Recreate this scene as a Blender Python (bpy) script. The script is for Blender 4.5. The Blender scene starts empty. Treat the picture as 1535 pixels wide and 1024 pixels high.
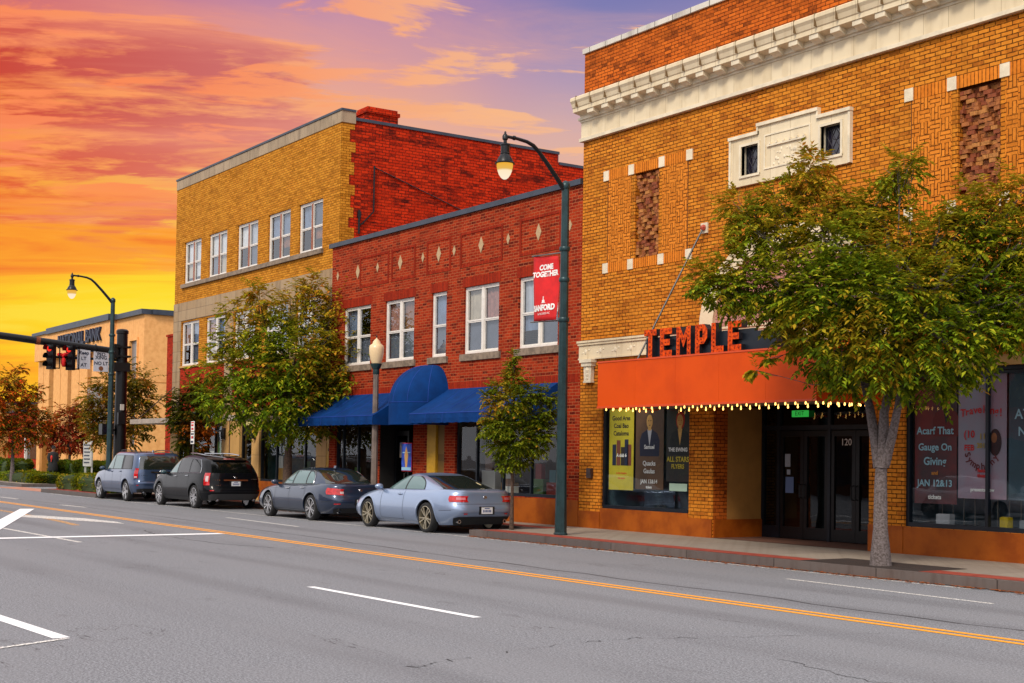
import bpy, bmesh, math, random
from mathutils import Vector, Matrix, noise
random.seed(11)
SC = bpy.context.scene
COL = SC.collection
R = math.radians

# ------------------------------------------------------------------ camera
YAW, PITCH, ROLL = 2.55055295, 0.0315350983, 0.0157210546
fw = Vector((math.cos(YAW)*math.cos(PITCH), math.sin(YAW)*math.cos(PITCH), math.sin(PITCH)))
rt = Vector((math.sin(YAW), -math.cos(YAW), 0)); up = rt.cross(fw)
r2 = rt*math.cos(ROLL)+up*math.sin(ROLL); u2 = -rt*math.sin(ROLL)+up*math.cos(ROLL)
cd = bpy.data.cameras.new('camera'); cam = bpy.data.objects.new('camera', cd); COL.objects.link(cam)
cd.sensor_width = 36; cd.lens = 2074.155*36/1535
cd.shift_x = 0.0088; cd.shift_y = 0.0717
cd.clip_start = 0.1; cd.clip_end = 3000
M = Matrix((r2, u2, -fw)).transposed().to_4x4(); M.translation = (0, 0, 1.8)
cam.matrix_world = M
SC.camera = cam
SC.view_settings.view_transform = 'Standard'; SC.view_settings.look = 'None'
SC.view_settings.gamma = 1; SC.view_settings.exposure = 0.0
SC.render.engine = 'CYCLES'
SC.cycles.max_bounces = 6; SC.cycles.diffuse_bounces = 3; SC.cycles.glossy_bounces = 3
SC.cycles.transmission_bounces = 4; SC.cycles.transparent_max_bounces = 10
SC.cycles.caustics_reflective = False; SC.cycles.caustics_refractive = False
SC.cycles.sample_clamp_indirect = 4

# ------------------------------------------------------------------ node helpers
def S(r, g, b):                                                     # sRGB 0-255 -> linear
    f = lambda c: (c/255/12.92) if c <= 10 else ((c/255+.055)/1.055)**2.4
    return (f(r), f(g), f(b))
class NT:
    def __init__(s, tree): s.t = tree; s.t.nodes.clear()
    def n(s, typ, **kw):
        nd = s.t.nodes.new('ShaderNode'+typ)
        for k, v in kw.items():
            if k.startswith('_'): setattr(nd, k[1:], v)
        for k, v in kw.items():
            if k.startswith('_'): continue
            key = int(k[1:]) if k[0] == 'i' and k[1:].isdigit() else k.replace('__', ' ')
            s.set(nd.inputs[key], v)
        return nd
    def set(s, sock, v):
        if hasattr(v, 'outputs'): v = v.outputs[0]
        if isinstance(v, bpy.types.NodeSocket): s.t.links.new(v, sock)
        else:
            if isinstance(v, (tuple, list)) and len(v) == 3 and sock.type == 'RGBA': v = (*v, 1)
            sock.default_value = v
    def m(s, op, a, b=0.0, c=0.0, clamp=False):
        nd = s.t.nodes.new('ShaderNodeMath'); nd.operation = op; nd.use_clamp = clamp
        for i, v in enumerate((a, b, c)): s.set(nd.inputs[i], v)
        return nd.outputs[0]
    def mix(s, f, a, b, mode='MIX'):
        nd = s.t.nodes.new('ShaderNodeMix'); nd.data_type = 'RGBA'; nd.blend_type = mode; nd.clamp_factor = True
        s.set(nd.inputs[0], f); s.set(nd.inputs[6], a); s.set(nd.inputs[7], b)
        return nd.outputs[2]
    def ramp(s, f, stops, interp='LINEAR'):
        nd = s.t.nodes.new('ShaderNodeValToRGB'); nd.color_ramp.interpolation = interp
        e = nd.color_ramp.elements
        while len(e) < len(stops): e.new(.5)
        for el, (p, c) in zip(e, stops): el.position = p; el.color = (*c, 1) if len(c) == 3 else c
        s.set(nd.inputs[0], f); return nd.outputs[0]
    def step(s, f, a, b): 
        nd = s.t.nodes.new('ShaderNodeMapRange'); nd.interpolation_type = 'SMOOTHSTEP'
        s.set(nd.inputs[0], f); s.set(nd.inputs[1], a); s.set(nd.inputs[2], b); return nd.outputs[0]

# ------------------------------------------------------------------ sky (world): sunset towards -X, pale open sky elsewhere
SUN_EL, SUN_AZ = R(42), R(-62)      # soft key light from the open sky behind the photographer
w = bpy.data.worlds.new('World'); SC.world = w; w.use_nodes = True
k = NT(w.node_tree)
tc = k.n('TexCoord'); sep = k.n('SeparateXYZ', i0=tc.outputs['Generated'])
dx, dy, dz = sep.outputs
phi = k.m('ARCTAN2', dy, dx)
tt = k.m('DIVIDE', k.m('SUBTRACT', phi, R(141.5)), R(25.5))         # 0 right .. 1 left of the sunset
tl = k.m('ADD', tt, 0, clamp=True)
warp = k.n('TexNoise', Vector=tc.outputs['Generated'], Scale=6.0, Detail=3.0)
zz = k.m('ADD', dz, k.m('MULTIPLY', k.m('SUBTRACT', warp.outputs[0], .5), .05))
zr = k.m('MULTIPLY', zz, 2.0)
def rs(l): return [(2*p, S(*c)) for p, c in l]
left = k.ramp(zr, rs([(0, (255, 178, 8)), (.085, (255, 190, 6)), (.13, (254, 180, 24)), (.18, (250, 164, 48)), (.225, (246, 142, 66)), (.27, (230, 116, 92)), (.32, (184, 100, 128)), (.5, (120, 120, 175))]))
mid = k.ramp(zr, rs([(0, (255, 215, 20)), (.10, (255, 210, 30)), (.145, (254, 196, 66)), (.19, (250, 190, 112)), (.225, (246, 180, 134)), (.265, (226, 160, 150)), (.315, (190, 138, 168)), (.5, (125, 125, 180))]))
right = k.ramp(zr, rs([(0, (255, 190, 60)), (.14, (252, 194, 116)), (.19, (236, 182, 150)), (.235, (212, 172, 168)), (.275, (172, 150, 180)), (.325, (124, 122, 176)), (.5, (96, 108, 170))]))
b1 = k.mix(k.step(tl, 0.0, .45), right, mid)
base = k.mix(k.step(tl, .45, 1.0), b1, left)
# bright yellow glow low beside the office building
glow = k.m('MULTIPLY', k.m('SUBTRACT', 1, k.step(k.m('ABSOLUTE', k.m('SUBTRACT', tt, .76)), .0, .42)), k.m('SUBTRACT', 1, k.step(k.m('ABSOLUTE', k.m('SUBTRACT', dz, .095)), .0, .075)))
base = k.mix(k.m('MULTIPLY', glow, .6), base, S(255, 236, 0))
# cloud sheet, seen in perspective
den = k.m('ADD', dz, .13)
cv = k.n('CombineXYZ', i0=k.m('DIVIDE', dx, den), i1=k.m('DIVIDE', dy, den), i2=.3)
cvm = k.n('Mapping', Vector=k.n('Mapping', Vector=cv, Rotation=(0, 0, R(-62))), Scale=(.62, 1.55, 1))
def clouds(scale, det, off, rough=.58, dist=.35):
    mp = k.n('Mapping', Vector=cvm, Location=off)
    return k.n('TexNoise', Vector=mp, Scale=scale, Detail=det, Roughness=rough, Distortion=dist).outputs[0]
def window(x, lo, hi, soft): return k.m('MULTIPLY', k.step(x, lo-soft, lo), k.m('SUBTRACT', 1, k.step(x, hi, hi+soft)))
# the bank of red clouds on the left
big = k.m('MULTIPLY', k.step(tl, .18, .66), window(dz, .15, .275, .04))
n1 = clouds(2.9, 13, (3.1, 1.7, 0), .63, .35); n1b = clouds(2.9, 13, (3.07, 1.65, .0), .63, .35)
cov1 = k.m('ADD', n1, k.m('SUBTRACT', k.m('MULTIPLY', big, .27), .13))
m1 = k.m('MULTIPLY', k.step(cov1, .51, .58), k.step(dz, .10, .15))
edge = k.m('MULTIPLY', k.m('SUBTRACT', n1b, n1), 9.0)
n5 = clouds(6.5, 10, (2.2, 9.1, 0), .6, .3)
shade = k.m('ADD', k.m('ADD', k.m('MULTIPLY', k.step(cov1, .535, .65), .95), k.m('MULTIPLY', k.m('SUBTRACT', n5, .5), 1.9)), edge, clamp=True)
lit = k.mix(tl, S(246, 186, 138), k.mix(k.step(dz, .13, .30), S(255, 158, 40), S(255, 140, 74)))
drk = k.mix(tl, S(214, 150, 150), k.mix(k.step(dz, .13, .27), S(236, 90, 20), S(200, 58, 36)))
base = k.mix(k.m('MULTIPLY', m1, .95), base, k.mix(shade, lit, drk))
# small puffs in rows, upper sky
n2 = clouds(6.0, 12, (7.7, 2.2, 0), .6, .4)
row = clouds(2.0, 3, (1.7, 5.2, 0), .5, .2)
m2 = k.m('MULTIPLY', k.step(k.m('ADD', n2, k.m('MULTIPLY', k.m('SUBTRACT', row, .5), .40)), .525, .62), window(dz, .19, .40, .05))
base = k.mix(k.m('MULTIPLY', m2, .88), base, k.mix(k.step(tl, .1, .8), S(250, 186, 134), S(255, 138, 80)))
n4 = clouds(1.7, 10, (11.2, 8.2, 0), .62, .6)                         # thin veils
base = k.mix(k.m('MULTIPLY', k.m('MULTIPLY', k.step(n4, .46, .72), window(dz, .17, .36, .06)), .5), base, k.mix(tl, S(238, 176, 150), S(246, 140, 110)))
# long low streaks near the horizon
sv = k.n('CombineXYZ', i0=k.m('MULTIPLY', phi, 3.0), i1=k.m('ADD', k.m('MULTIPLY', dz, 34.0), k.m('MULTIPLY', phi, 1.2)), i2=.0)
n3 = k.n('TexNoise', Vector=sv, Scale=1.0, Detail=9.0, Roughness=.6, Distortion=.5).outputs[0]
low = k.m('MULTIPLY', k.m('SUBTRACT', 1, k.step(dz, .15, .19)), k.step(dz, .03, .06))
base = k.mix(k.m('MULTIPLY', k.m('MULTIPLY', k.step(n3, .43, .56), low), .95), base, k.mix(k.step(n3, .52, .68), S(255, 160, 20), S(242, 108, 22)))
base = k.mix(k.m('MULTIPLY', k.m('MULTIPLY', k.step(n3, .44, .36), low), .55), base, S(255, 226, 60))
# pale open sky away from the sunset and overhead
AMB = (1.13, 1.10, 1.14)
far = k.m('MAXIMUM', k.step(k.m('ABSOLUTE', k.m('SUBTRACT', phi, R(158))), R(34), R(75)), k.step(dz, .40, .75))
soft = k.n('TexNoise', Vector=tc.outputs['Generated'], Scale=2.2, Detail=4.0).outputs[0]
amb = k.mix(k.step(soft, .35, .7), tuple(c*.86 for c in AMB), tuple(c*1.16 for c in AMB))
skyc = k.mix(far, base, amb)
skyc = k.mix(k.step(dz, -.02, -.002), (.18, .17, .17), skyc)
nish = k.n('TexSky', _sky_type='NISHITA', _sun_disc=False, _sun_elevation=SUN_EL, _sun_rotation=R(90)-SUN_AZ)
bg = k.n('Background', Color=skyc, Strength=0.98)
bg2 = k.n('Background', Color=nish, Strength=0.004)
k.t.links.new(k.n('AddShader', i0=bg, i1=bg2).outputs[0], k.n('OutputWorld').inputs[0])

ld = bpy.data.lights.new('sun', 'SUN'); ld.energy = 2.7; ld.angle = R(14); ld.color = (1.0, .90, .76)
sun = bpy.data.objects.new('sun', ld); COL.objects.link(sun)
sd = Vector((math.cos(SUN_EL)*math.cos(SUN_AZ), math.cos(SUN_EL)*math.sin(SUN_AZ), math.sin(SUN_EL)))
sun.rotation_euler = sd.to_track_quat('Z', 'Y').to_euler(); sun.location = (0, -20, 30)

# ------------------------------------------------------------------ materials
MATS = {}
def pmat(name, col, rough=.6, metal=0, spec=.5, var=0, vscale=8, bump=0, bscale=30, coat=0, col2=None, emit=None, estr=0):
    if name in MATS: return MATS[name]
    m = bpy.data.materials.new(name); m.use_nodes = True; k = NT(m.node_tree)
    c = col
    if var or col2:
        g = k.n('TexCoord').outputs['Object']
        nz = k.n('TexNoise', Vector=g, Scale=vscale, Detail=5.0, Roughness=.6).outputs[0]
        c2 = col2 or tuple(x*(1-var) for x in col)
        c = k.mix(k.step(nz, .35, .68), col, c2)
    b = k.n('BsdfPrincipled', Base__Color=c, Roughness=rough, Metallic=metal)
    b.inputs['Specular IOR Level'].default_value = spec
    if coat: b.inputs['Coat Weight'].default_value = coat; b.inputs['Coat Roughness'].default_value = .03
    if emit: b.inputs['Emission Color'].default_value = (*emit, 1); b.inputs['Emission Strength'].default_value = estr
    if bump:
        nb = k.n('TexNoise', Vector=k.n('TexCoord').outputs['Object'], Scale=bscale, Detail=4.0).outputs[0]
        k.set(b.inputs['Normal'], k.n('Bump', Height=nb, Strength=bump, Distance=.02))
    k.t.links.new(b.outputs[0], k.n('OutputMaterial').inputs[0])
    MATS[name] = m; return m

def wallcoord(k):
    o = k.n('SeparateXYZ', i0=k.n('TexCoord').outputs['Object']).outputs
    u = k.m('ADD', o[0], o[1]); return u, o[2]
def brickmat(name, c1, c2, mortar, bw=.235, bh=.079, ms=.009, stain=None, stain_amt=.5, weave=False, soldier=False, streak=None, odd=None):
    m = bpy.data.materials.new(name); m.use_nodes = True; k = NT(m.node_tree)
    u, v = wallcoord(k)
    jit = k.n('TexNoise', Vector=k.n('TexCoord').outputs['Object'], Scale=9.0, Detail=2.0)
    js = k.n('SeparateXYZ', i0=jit.outputs['Color']).outputs
    u = k.m('ADD', u, k.m('MULTIPLY', k.m('SUBTRACT', js[0], .5), .012)); v = k.m('ADD', v, k.m('MULTIPLY', k.m('SUBTRACT', js[1], .5), .014))
    def br(a, b, bw, bh):
        t = k.n('TexBrick', Vector=k.n('CombineXYZ', i0=a, i1=b), Color1=c1, Color2=c2, Mortar=mortar, Scale=1.0)
        t.inputs['Mortar Size'].default_value = ms; t.inputs['Mortar Smooth'].default_value = .25
        t.inputs['Brick Width'].default_value = bw; t.inputs['Row Height'].default_value = bh; t.inputs['Bias'].default_value = 0
        return t
    if soldier: t = br(v, u, 10, bh); col, fac = t.outputs[0], t.outputs[1]
    elif weave:
        t, t2 = br(u, v, bw, bh), br(v, u, bw, bh)
        ck = k.m('MODULO', k.m('ADD', k.m('FLOOR', k.m('DIVIDE', u, bw)), k.m('FLOOR', k.m('DIVIDE', v, bw))), 2.0)
        ck = k.m('ABSOLUTE', ck)
        col = k.mix(ck, t.outputs[0], t2.outputs[0])
        fac = k.m('ADD', k.m('MULTIPLY', t2.outputs[1], ck), k.m('MULTIPLY', t.outputs[1], k.m('SUBTRACT', 1, ck)))
    else: t = br(u, v, bw, bh); col, fac = t.outputs[0], t.outputs[1]
    if odd:                                                          # single bricks burnt darker
        cell = k.n('TexWhiteNoise', _noise_dimensions='2D', Vector=k.n('CombineXYZ', i0=k.m('FLOOR', k.m('DIVIDE', u, bw)), i1=k.m('FLOOR', k.m('DIVIDE', v, bh)))).outputs[0]
        col = k.mix(k.m('MULTIPLY', k.step(cell, .72, .95), k.m('SUBTRACT', 1, fac)), col, odd)
    nz = k.n('TexNoise', Vector=k.n('TexCoord').outputs['Object'], Scale=.9, Detail=6.0, Roughness=.6).outputs[0]
    col = k.mix(k.m('MULTIPLY', k.step(nz, .42, .7), .35), col, tuple(x*.66 for x in c1))
    nf = k.n('TexNoise', Vector=k.n('TexCoord').outputs['Object'], Scale=14.0, Detail=4.0).outputs[0]
    col = k.mix(k.m('MULTIPLY', k.step(nf, .4, .75), .30), col, tuple(min(1, x*1.35) for x in c1))
    if stain:
        sv = k.n('CombineXYZ', i0=k.m('MULTIPLY', u, .55), i1=k.m('MULTIPLY', v, 2.1), i2=0)
        s1 = k.n('TexNoise', Vector=sv, Scale=1.2, Detail=8.0, Roughness=.72, Distortion=.4).outputs[0]
        col = k.mix(k.m('MULTIPLY', k.step(s1, .5, .66), stain_amt), col, stain)
    sk = k.n('TexNoise', Vector=k.n('CombineXYZ', i0=k.m('MULTIPLY', u, 2.6), i1=k.m('MULTIPLY', v, .22), i2=3.3), Scale=1.5, Detail=8.0, Roughness=.68).outputs[0]
    col = k.mix(k.m('MULTIPLY', k.step(sk, .5, .7), .34), col, tuple(x*.38 for x in c1))
    b = k.n('BsdfPrincipled', Base__Color=col, Roughness=.85)
    b.inputs['Specular IOR Level'].default_value = .08
    h = k.m('ADD', k.m('MULTIPLY', k.m('SUBTRACT', 1, fac), 1.0), k.m('MULTIPLY', nf, .35))
    k.set(b.inputs['Normal'], k.n('Bump', Height=h, Strength=.55, Distance=.012))
    k.t.links.new(b.outputs[0], k.n('OutputMaterial').inputs[0])
    MATS[name] = m; return m
def stonemat(name, c, c2, jw=.6, jh=.5, joint=.004, jc=None, stain=None, sa=.5, off=0.0, rough=.7):
    m = bpy.data.materials.new(name); m.use_nodes = True; k = NT(m.node_tree)
    u, v = wallcoord(k); u = k.m('ADD', u, off)
    t = k.n('TexBrick', Vector=k.n('CombineXYZ', i0=u, i1=v), Color1=c, Color2=c2, Mortar=jc or tuple(x*.45 for x in c), Scale=1.0, _offset=0.0)
    t.inputs['Mortar Size'].default_value = joint; t.inputs['Mortar Smooth'].default_value = .1
    t.inputs['Brick Width'].default_value = jw; t.inputs['Row Height'].default_value = jh
    col = t.outputs[0]
    sv = k.n('CombineXYZ', i0=k.m('MULTIPLY', u, 2.4), i1=k.m('MULTIPLY', v, .5), i2=0)
    s1 = k.n('TexNoise', Vector=sv, Scale=1.4, Detail=7.0, Roughness=.65).outputs[0]
    col = k.mix(k.m('MULTIPLY', k.step(s1, .45, .7), sa), col, stain or tuple(x*.6 for x in c))
    b = k.n('BsdfPrincipled', Base__Color=col, Roughness=rough)
    nf = k.n('TexNoise', Vector=k.n('TexCoord').outputs['Object'], Scale=40.0, Detail=3.0).outputs[0]
    k.set(b.inputs['Normal'], k.n('Bump', Height=k.m('ADD', k.m('MULTIPLY', nf, .25), k.m('SUBTRACT', 1, t.outputs[1])), Strength=.3, Distance=.01))
    k.t.links.new(b.outputs[0], k.n('OutputMaterial').inputs[0])
    MATS[name] = m; return m
def glassmat(name, tint, refl=.25, see=.75, rough=.01):
    m = bpy.data.materials.new(name); m.use_nodes = True; k = NT(m.node_tree)
    tr = k.n('BsdfTransparent', Color=tint); gl = k.n('BsdfGlossy', Color=(.9, .95, 1), Roughness=rough)
    gm_ = k.n('NewGeometry'); dt = k.n('VectorMath', _operation='DOT_PRODUCT', i0=gm_.outputs['Normal'], i1=gm_.outputs['Incoming']).outputs['Value']
    fr = k.m('ADD', .05, k.m('MULTIPLY', .95, k.m('POWER', k.m('SUBTRACT', 1, k.m('ABSOLUTE', dt), clamp=True), 5.0)))
    wv = k.n('TexNoise', Vector=k.n('TexCoord').outputs['Object'], Scale=1.3, Detail=1.0).outputs[0]
    k.set(gl.inputs['Normal'], k.n('Bump', Height=wv, Strength=.06, Distance=.05))
    f = k.m('ADD', k.m('MULTIPLY', fr, 1.0), refl, clamp=True)
    k.t.links.new(k.n('MixShader', i0=f, i1=tr, i2=gl).outputs[0], k.n('OutputMaterial').inputs[0])
    MATS[name] = m; return m
def leafmat(name, stops, patch, pscale=.8, pamt=.6, poff=0, tip=0):
    m = bpy.data.materials.new(name); m.use_nodes = True; k = NT(m.node_tree)
    g = k.n('NewGeometry'); rnd = g.outputs['Random Per Island']
    col = k.ramp(rnd, stops)
    pv = k.n('Mapping', Vector=k.n('TexCoord').outputs['Object'], Location=(poff, poff*.7, 0))
    nz = k.n('TexNoise', Vector=pv, Scale=pscale, Detail=3.0).outputs[0]
    f = k.m('MULTIPLY', k.step(k.m('ADD', nz, k.m('MULTIPLY', k.m('SUBTRACT', rnd, .5), .12)), .5, .66), pamt)
    zc = k.n('SeparateXYZ', i0=k.n('TexCoord').outputs['Object']).outputs[2]
    if tip: f = k.m('MAXIMUM', f, k.m('MULTIPLY', k.step(k.m('ADD', k.m('DIVIDE', zc, tip), k.m('MULTIPLY', k.m('SUBTRACT', nz, .5), 1.1)), .62, 1.02), .75))
    col = k.mix(f, col, k.ramp(rnd, patch))
    d = k.n('BsdfPrincipled', Base__Color=col, Roughness=.6); d.inputs['Specular IOR Level'].default_value = .08
    tl = k.n('BsdfTranslucent', Color=k.mix(.5, col, (.35, .30, .02)))
    k.t.links.new(k.n('MixShader', i0=.32, i1=d, i2=tl).outputs[0], k.n('OutputMaterial').inputs[0])
    MATS[name] = m; return m
def emat(name, col, st, sample=True):
    m = bpy.data.materials.new(name); m.use_nodes = True; k = NT(m.node_tree)
    k.t.links.new(k.n('Emission', Color=col, Strength=st).outputs[0], k.n('OutputMaterial').inputs[0])
    if not sample: m.cycles.emission_sampling = 'NONE'
    MATS[name] = m; return m

TB = brickmat('tan_brick', S(216, 136, 44), S(188, 108, 30), S(62, 30, 8), odd=S(164, 90, 28), stain=S(112, 60, 18), stain_amt=.28, ms=.011)
TBD = brickmat('tan_brick_parapet', S(206, 104, 34), S(170, 80, 26), S(60, 26, 8), odd=S(120, 56, 20), stain=S(92, 44, 14), stain_amt=.45)
TBW = brickmat('tan_brick_weave', S(222, 134, 46), S(196, 112, 34), S(74, 36, 10), weave=True, ms=.011)
TBS = brickmat('tan_brick_soldier', S(222, 130, 42), S(198, 110, 32), S(74, 36, 10), soldier=True)
DBR = pmat('rough_brown_brick', S(168, 100, 46), .8, col2=S(118, 62, 26), vscale=14, bump=.4, bscale=50)
RB = brickmat('red_brick', S(164, 54, 24), S(124, 28, 12), S(172, 102, 66), odd=S(84, 22, 14), stain=S(80, 26, 16), stain_amt=.3, ms=.008)
RBS = brickmat('red_brick_soldier', S(160, 46, 22), S(128, 32, 16), S(86, 40, 26), soldier=True)
RBSIDE = brickmat('red_brick_side', S(204, 54, 20), S(168, 36, 12), S(80, 26, 16), odd=S(110, 26, 14), stain=S(48, 18, 16), stain_amt=.9, ms=.013, bh=.1, bw=.26)
RBP = brickmat('red_brick_panel', S(178, 50, 26), S(144, 36, 18), S(120, 48, 28), odd=S(110, 30, 16))
YB = brickmat('yellow_brick', S(208, 140, 44), S(180, 112, 30), S(96, 58, 14), bh=.084, odd=S(160, 100, 20), stain=S(120, 70, 14), stain_amt=.35)
PKB = brickmat('pink_brick', S(196, 140, 130), S(176, 118, 112), S(120, 80, 74))
TC = stonemat('cream_terracotta', S(226, 210, 178), S(216, 198, 164), .56, 5, .004, S(150, 128, 92), S(168, 142, 100), .3)
TCP = pmat('cream_terracotta_plain', S(230, 216, 188), .55, var=.22, vscale=3, bump=.15, bscale=25)
LIME = stonemat('limestone', S(164, 140, 108), S(158, 130, 94), 1.0, .42, .006, S(80, 60, 40), S(92, 74, 52), .6)
LIMEB = stonemat('limestone_coping', S(168, 146, 118), S(150, 130, 104), .85, 3, .006, S(80, 62, 46), S(96, 78, 60), .65)
TANST = stonemat('tan_stone', S(204, 160, 96), S(192, 150, 88), 2.0, .82, .006, S(110, 78, 40), S(160, 116, 60), .3)
CONC = pmat('sill_concrete', S(140, 122, 104), .85, var=.45, vscale=6, bump=.3)
RUST = pmat('rust_paint_base', S(164, 84, 18), .55, col2=S(134, 62, 12), vscale=1.6, bump=.12, bscale=18, spec=.2)
ORNG = pmat('orange_marquee_paint', S(214, 76, 0), .55, col2=S(198, 66, 0), vscale=.9, bump=.08, bscale=4, spec=.2)
YELP = pmat('yellow_sign_paint', S(214, 182, 20), .5, var=.2)
NAVY = pmat('dark_navy_metal', S(20, 30, 42), .4, metal=.2, var=.4, vscale=3)
BLKM = pmat('black_metal', S(22, 24, 28), .38, metal=.3, var=.3)
GRNM = pmat('lamp_green_metal', S(40, 66, 70), .38, metal=.35, var=.35, vscale=5)
GRYM = pmat('grey_metal', S(120, 116, 110), .5, metal=.4, var=.3, vscale=4)
COPE = pmat('dark_coping_metal', S(62, 70, 84), .45, metal=.4, var=.3, vscale=2)
WHITE = pmat('white_window_paint', S(226, 220, 212), .45, var=.12, vscale=6)
WOODF = pmat('brown_window_paint', S(150, 84, 56), .55, var=.25)
BLIND = pmat('pale_blind', S(190, 190, 192), .8, var=.15, vscale=4)
CURT = pmat('brown_curtain', S(150, 96, 62), .9, var=.4, vscale=5)
SCREEN = pmat('grey_screen', S(96, 100, 110), .7, var=.25, vscale=3)
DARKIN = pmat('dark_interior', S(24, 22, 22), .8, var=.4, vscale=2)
WARMIN = pmat('dim_brown_interior', S(70, 46, 26), .8, var=.7, vscale=1.3)
PLAST = pmat('ochre_plaster', S(176, 124, 58), .8, var=.2, vscale=2)
YPOST = pmat('mustard_paint', S(200, 152, 28), .55, var=.15)
BLUE = pmat('blue_awning_canvas', S(0, 52, 112), .85, col2=S(0, 43, 96), vscale=2.2, bump=.25, bscale=7, spec=.15)
GLS = glassmat('shop_glass', (.90, .95, .96), .0)
GLU = glassmat('upper_window_glass', (.85, .9, .95), .07)
GLD = glassmat('dark_door_glass', (.35, .38, .4), .0)
LEADGL = pmat('leaded_dark_glass', S(30, 26, 44), .12, var=.5, vscale=9, spec=.8)
BULB = emat('lit_bulb', (1, .50, .12), 4.2)
GLOBE = emat('lit_lamp_glass', (1, .80, .48), 1.05, False)
GLOBEW = pmat('cream_globe', S(222, 194, 150), .3, emit=(1, .82, .56), estr=.05, spec=.6)
TERR = pmat('leaf_litter', S(170, 90, 30), .9, var=.5)
BARK = pmat('grey_bark', S(118, 108, 108), .9, col2=S(78, 68, 64), vscale=30, bump=1.0, bscale=45)
BARKD = pmat('brown_bark', S(92, 72, 60), .9, col2=S(56, 42, 34), vscale=22, bump=.9, bscale=40)
BANK = pmat('cream_bank_brick', S(236, 174, 106), .85, col2=S(222, 158, 92), vscale=3, bump=.4, bscale=30)
BANKD = pmat('tan_bank_recess', S(190, 128, 62), .85, var=.2)
INK = pmat('dark_ink', S(20, 22, 30), .7)
INKB = pmat('blue_black_letters', S(26, 36, 60), .5, metal=.2)
WHT = pmat('white_print', S(236, 234, 230), .6)
REDP = pmat('red_banner_cloth', S(214, 14, 16), .7, col2=S(188, 8, 12), vscale=3)
REDL = pmat('red_print', S(200, 30, 36), .6)

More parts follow.
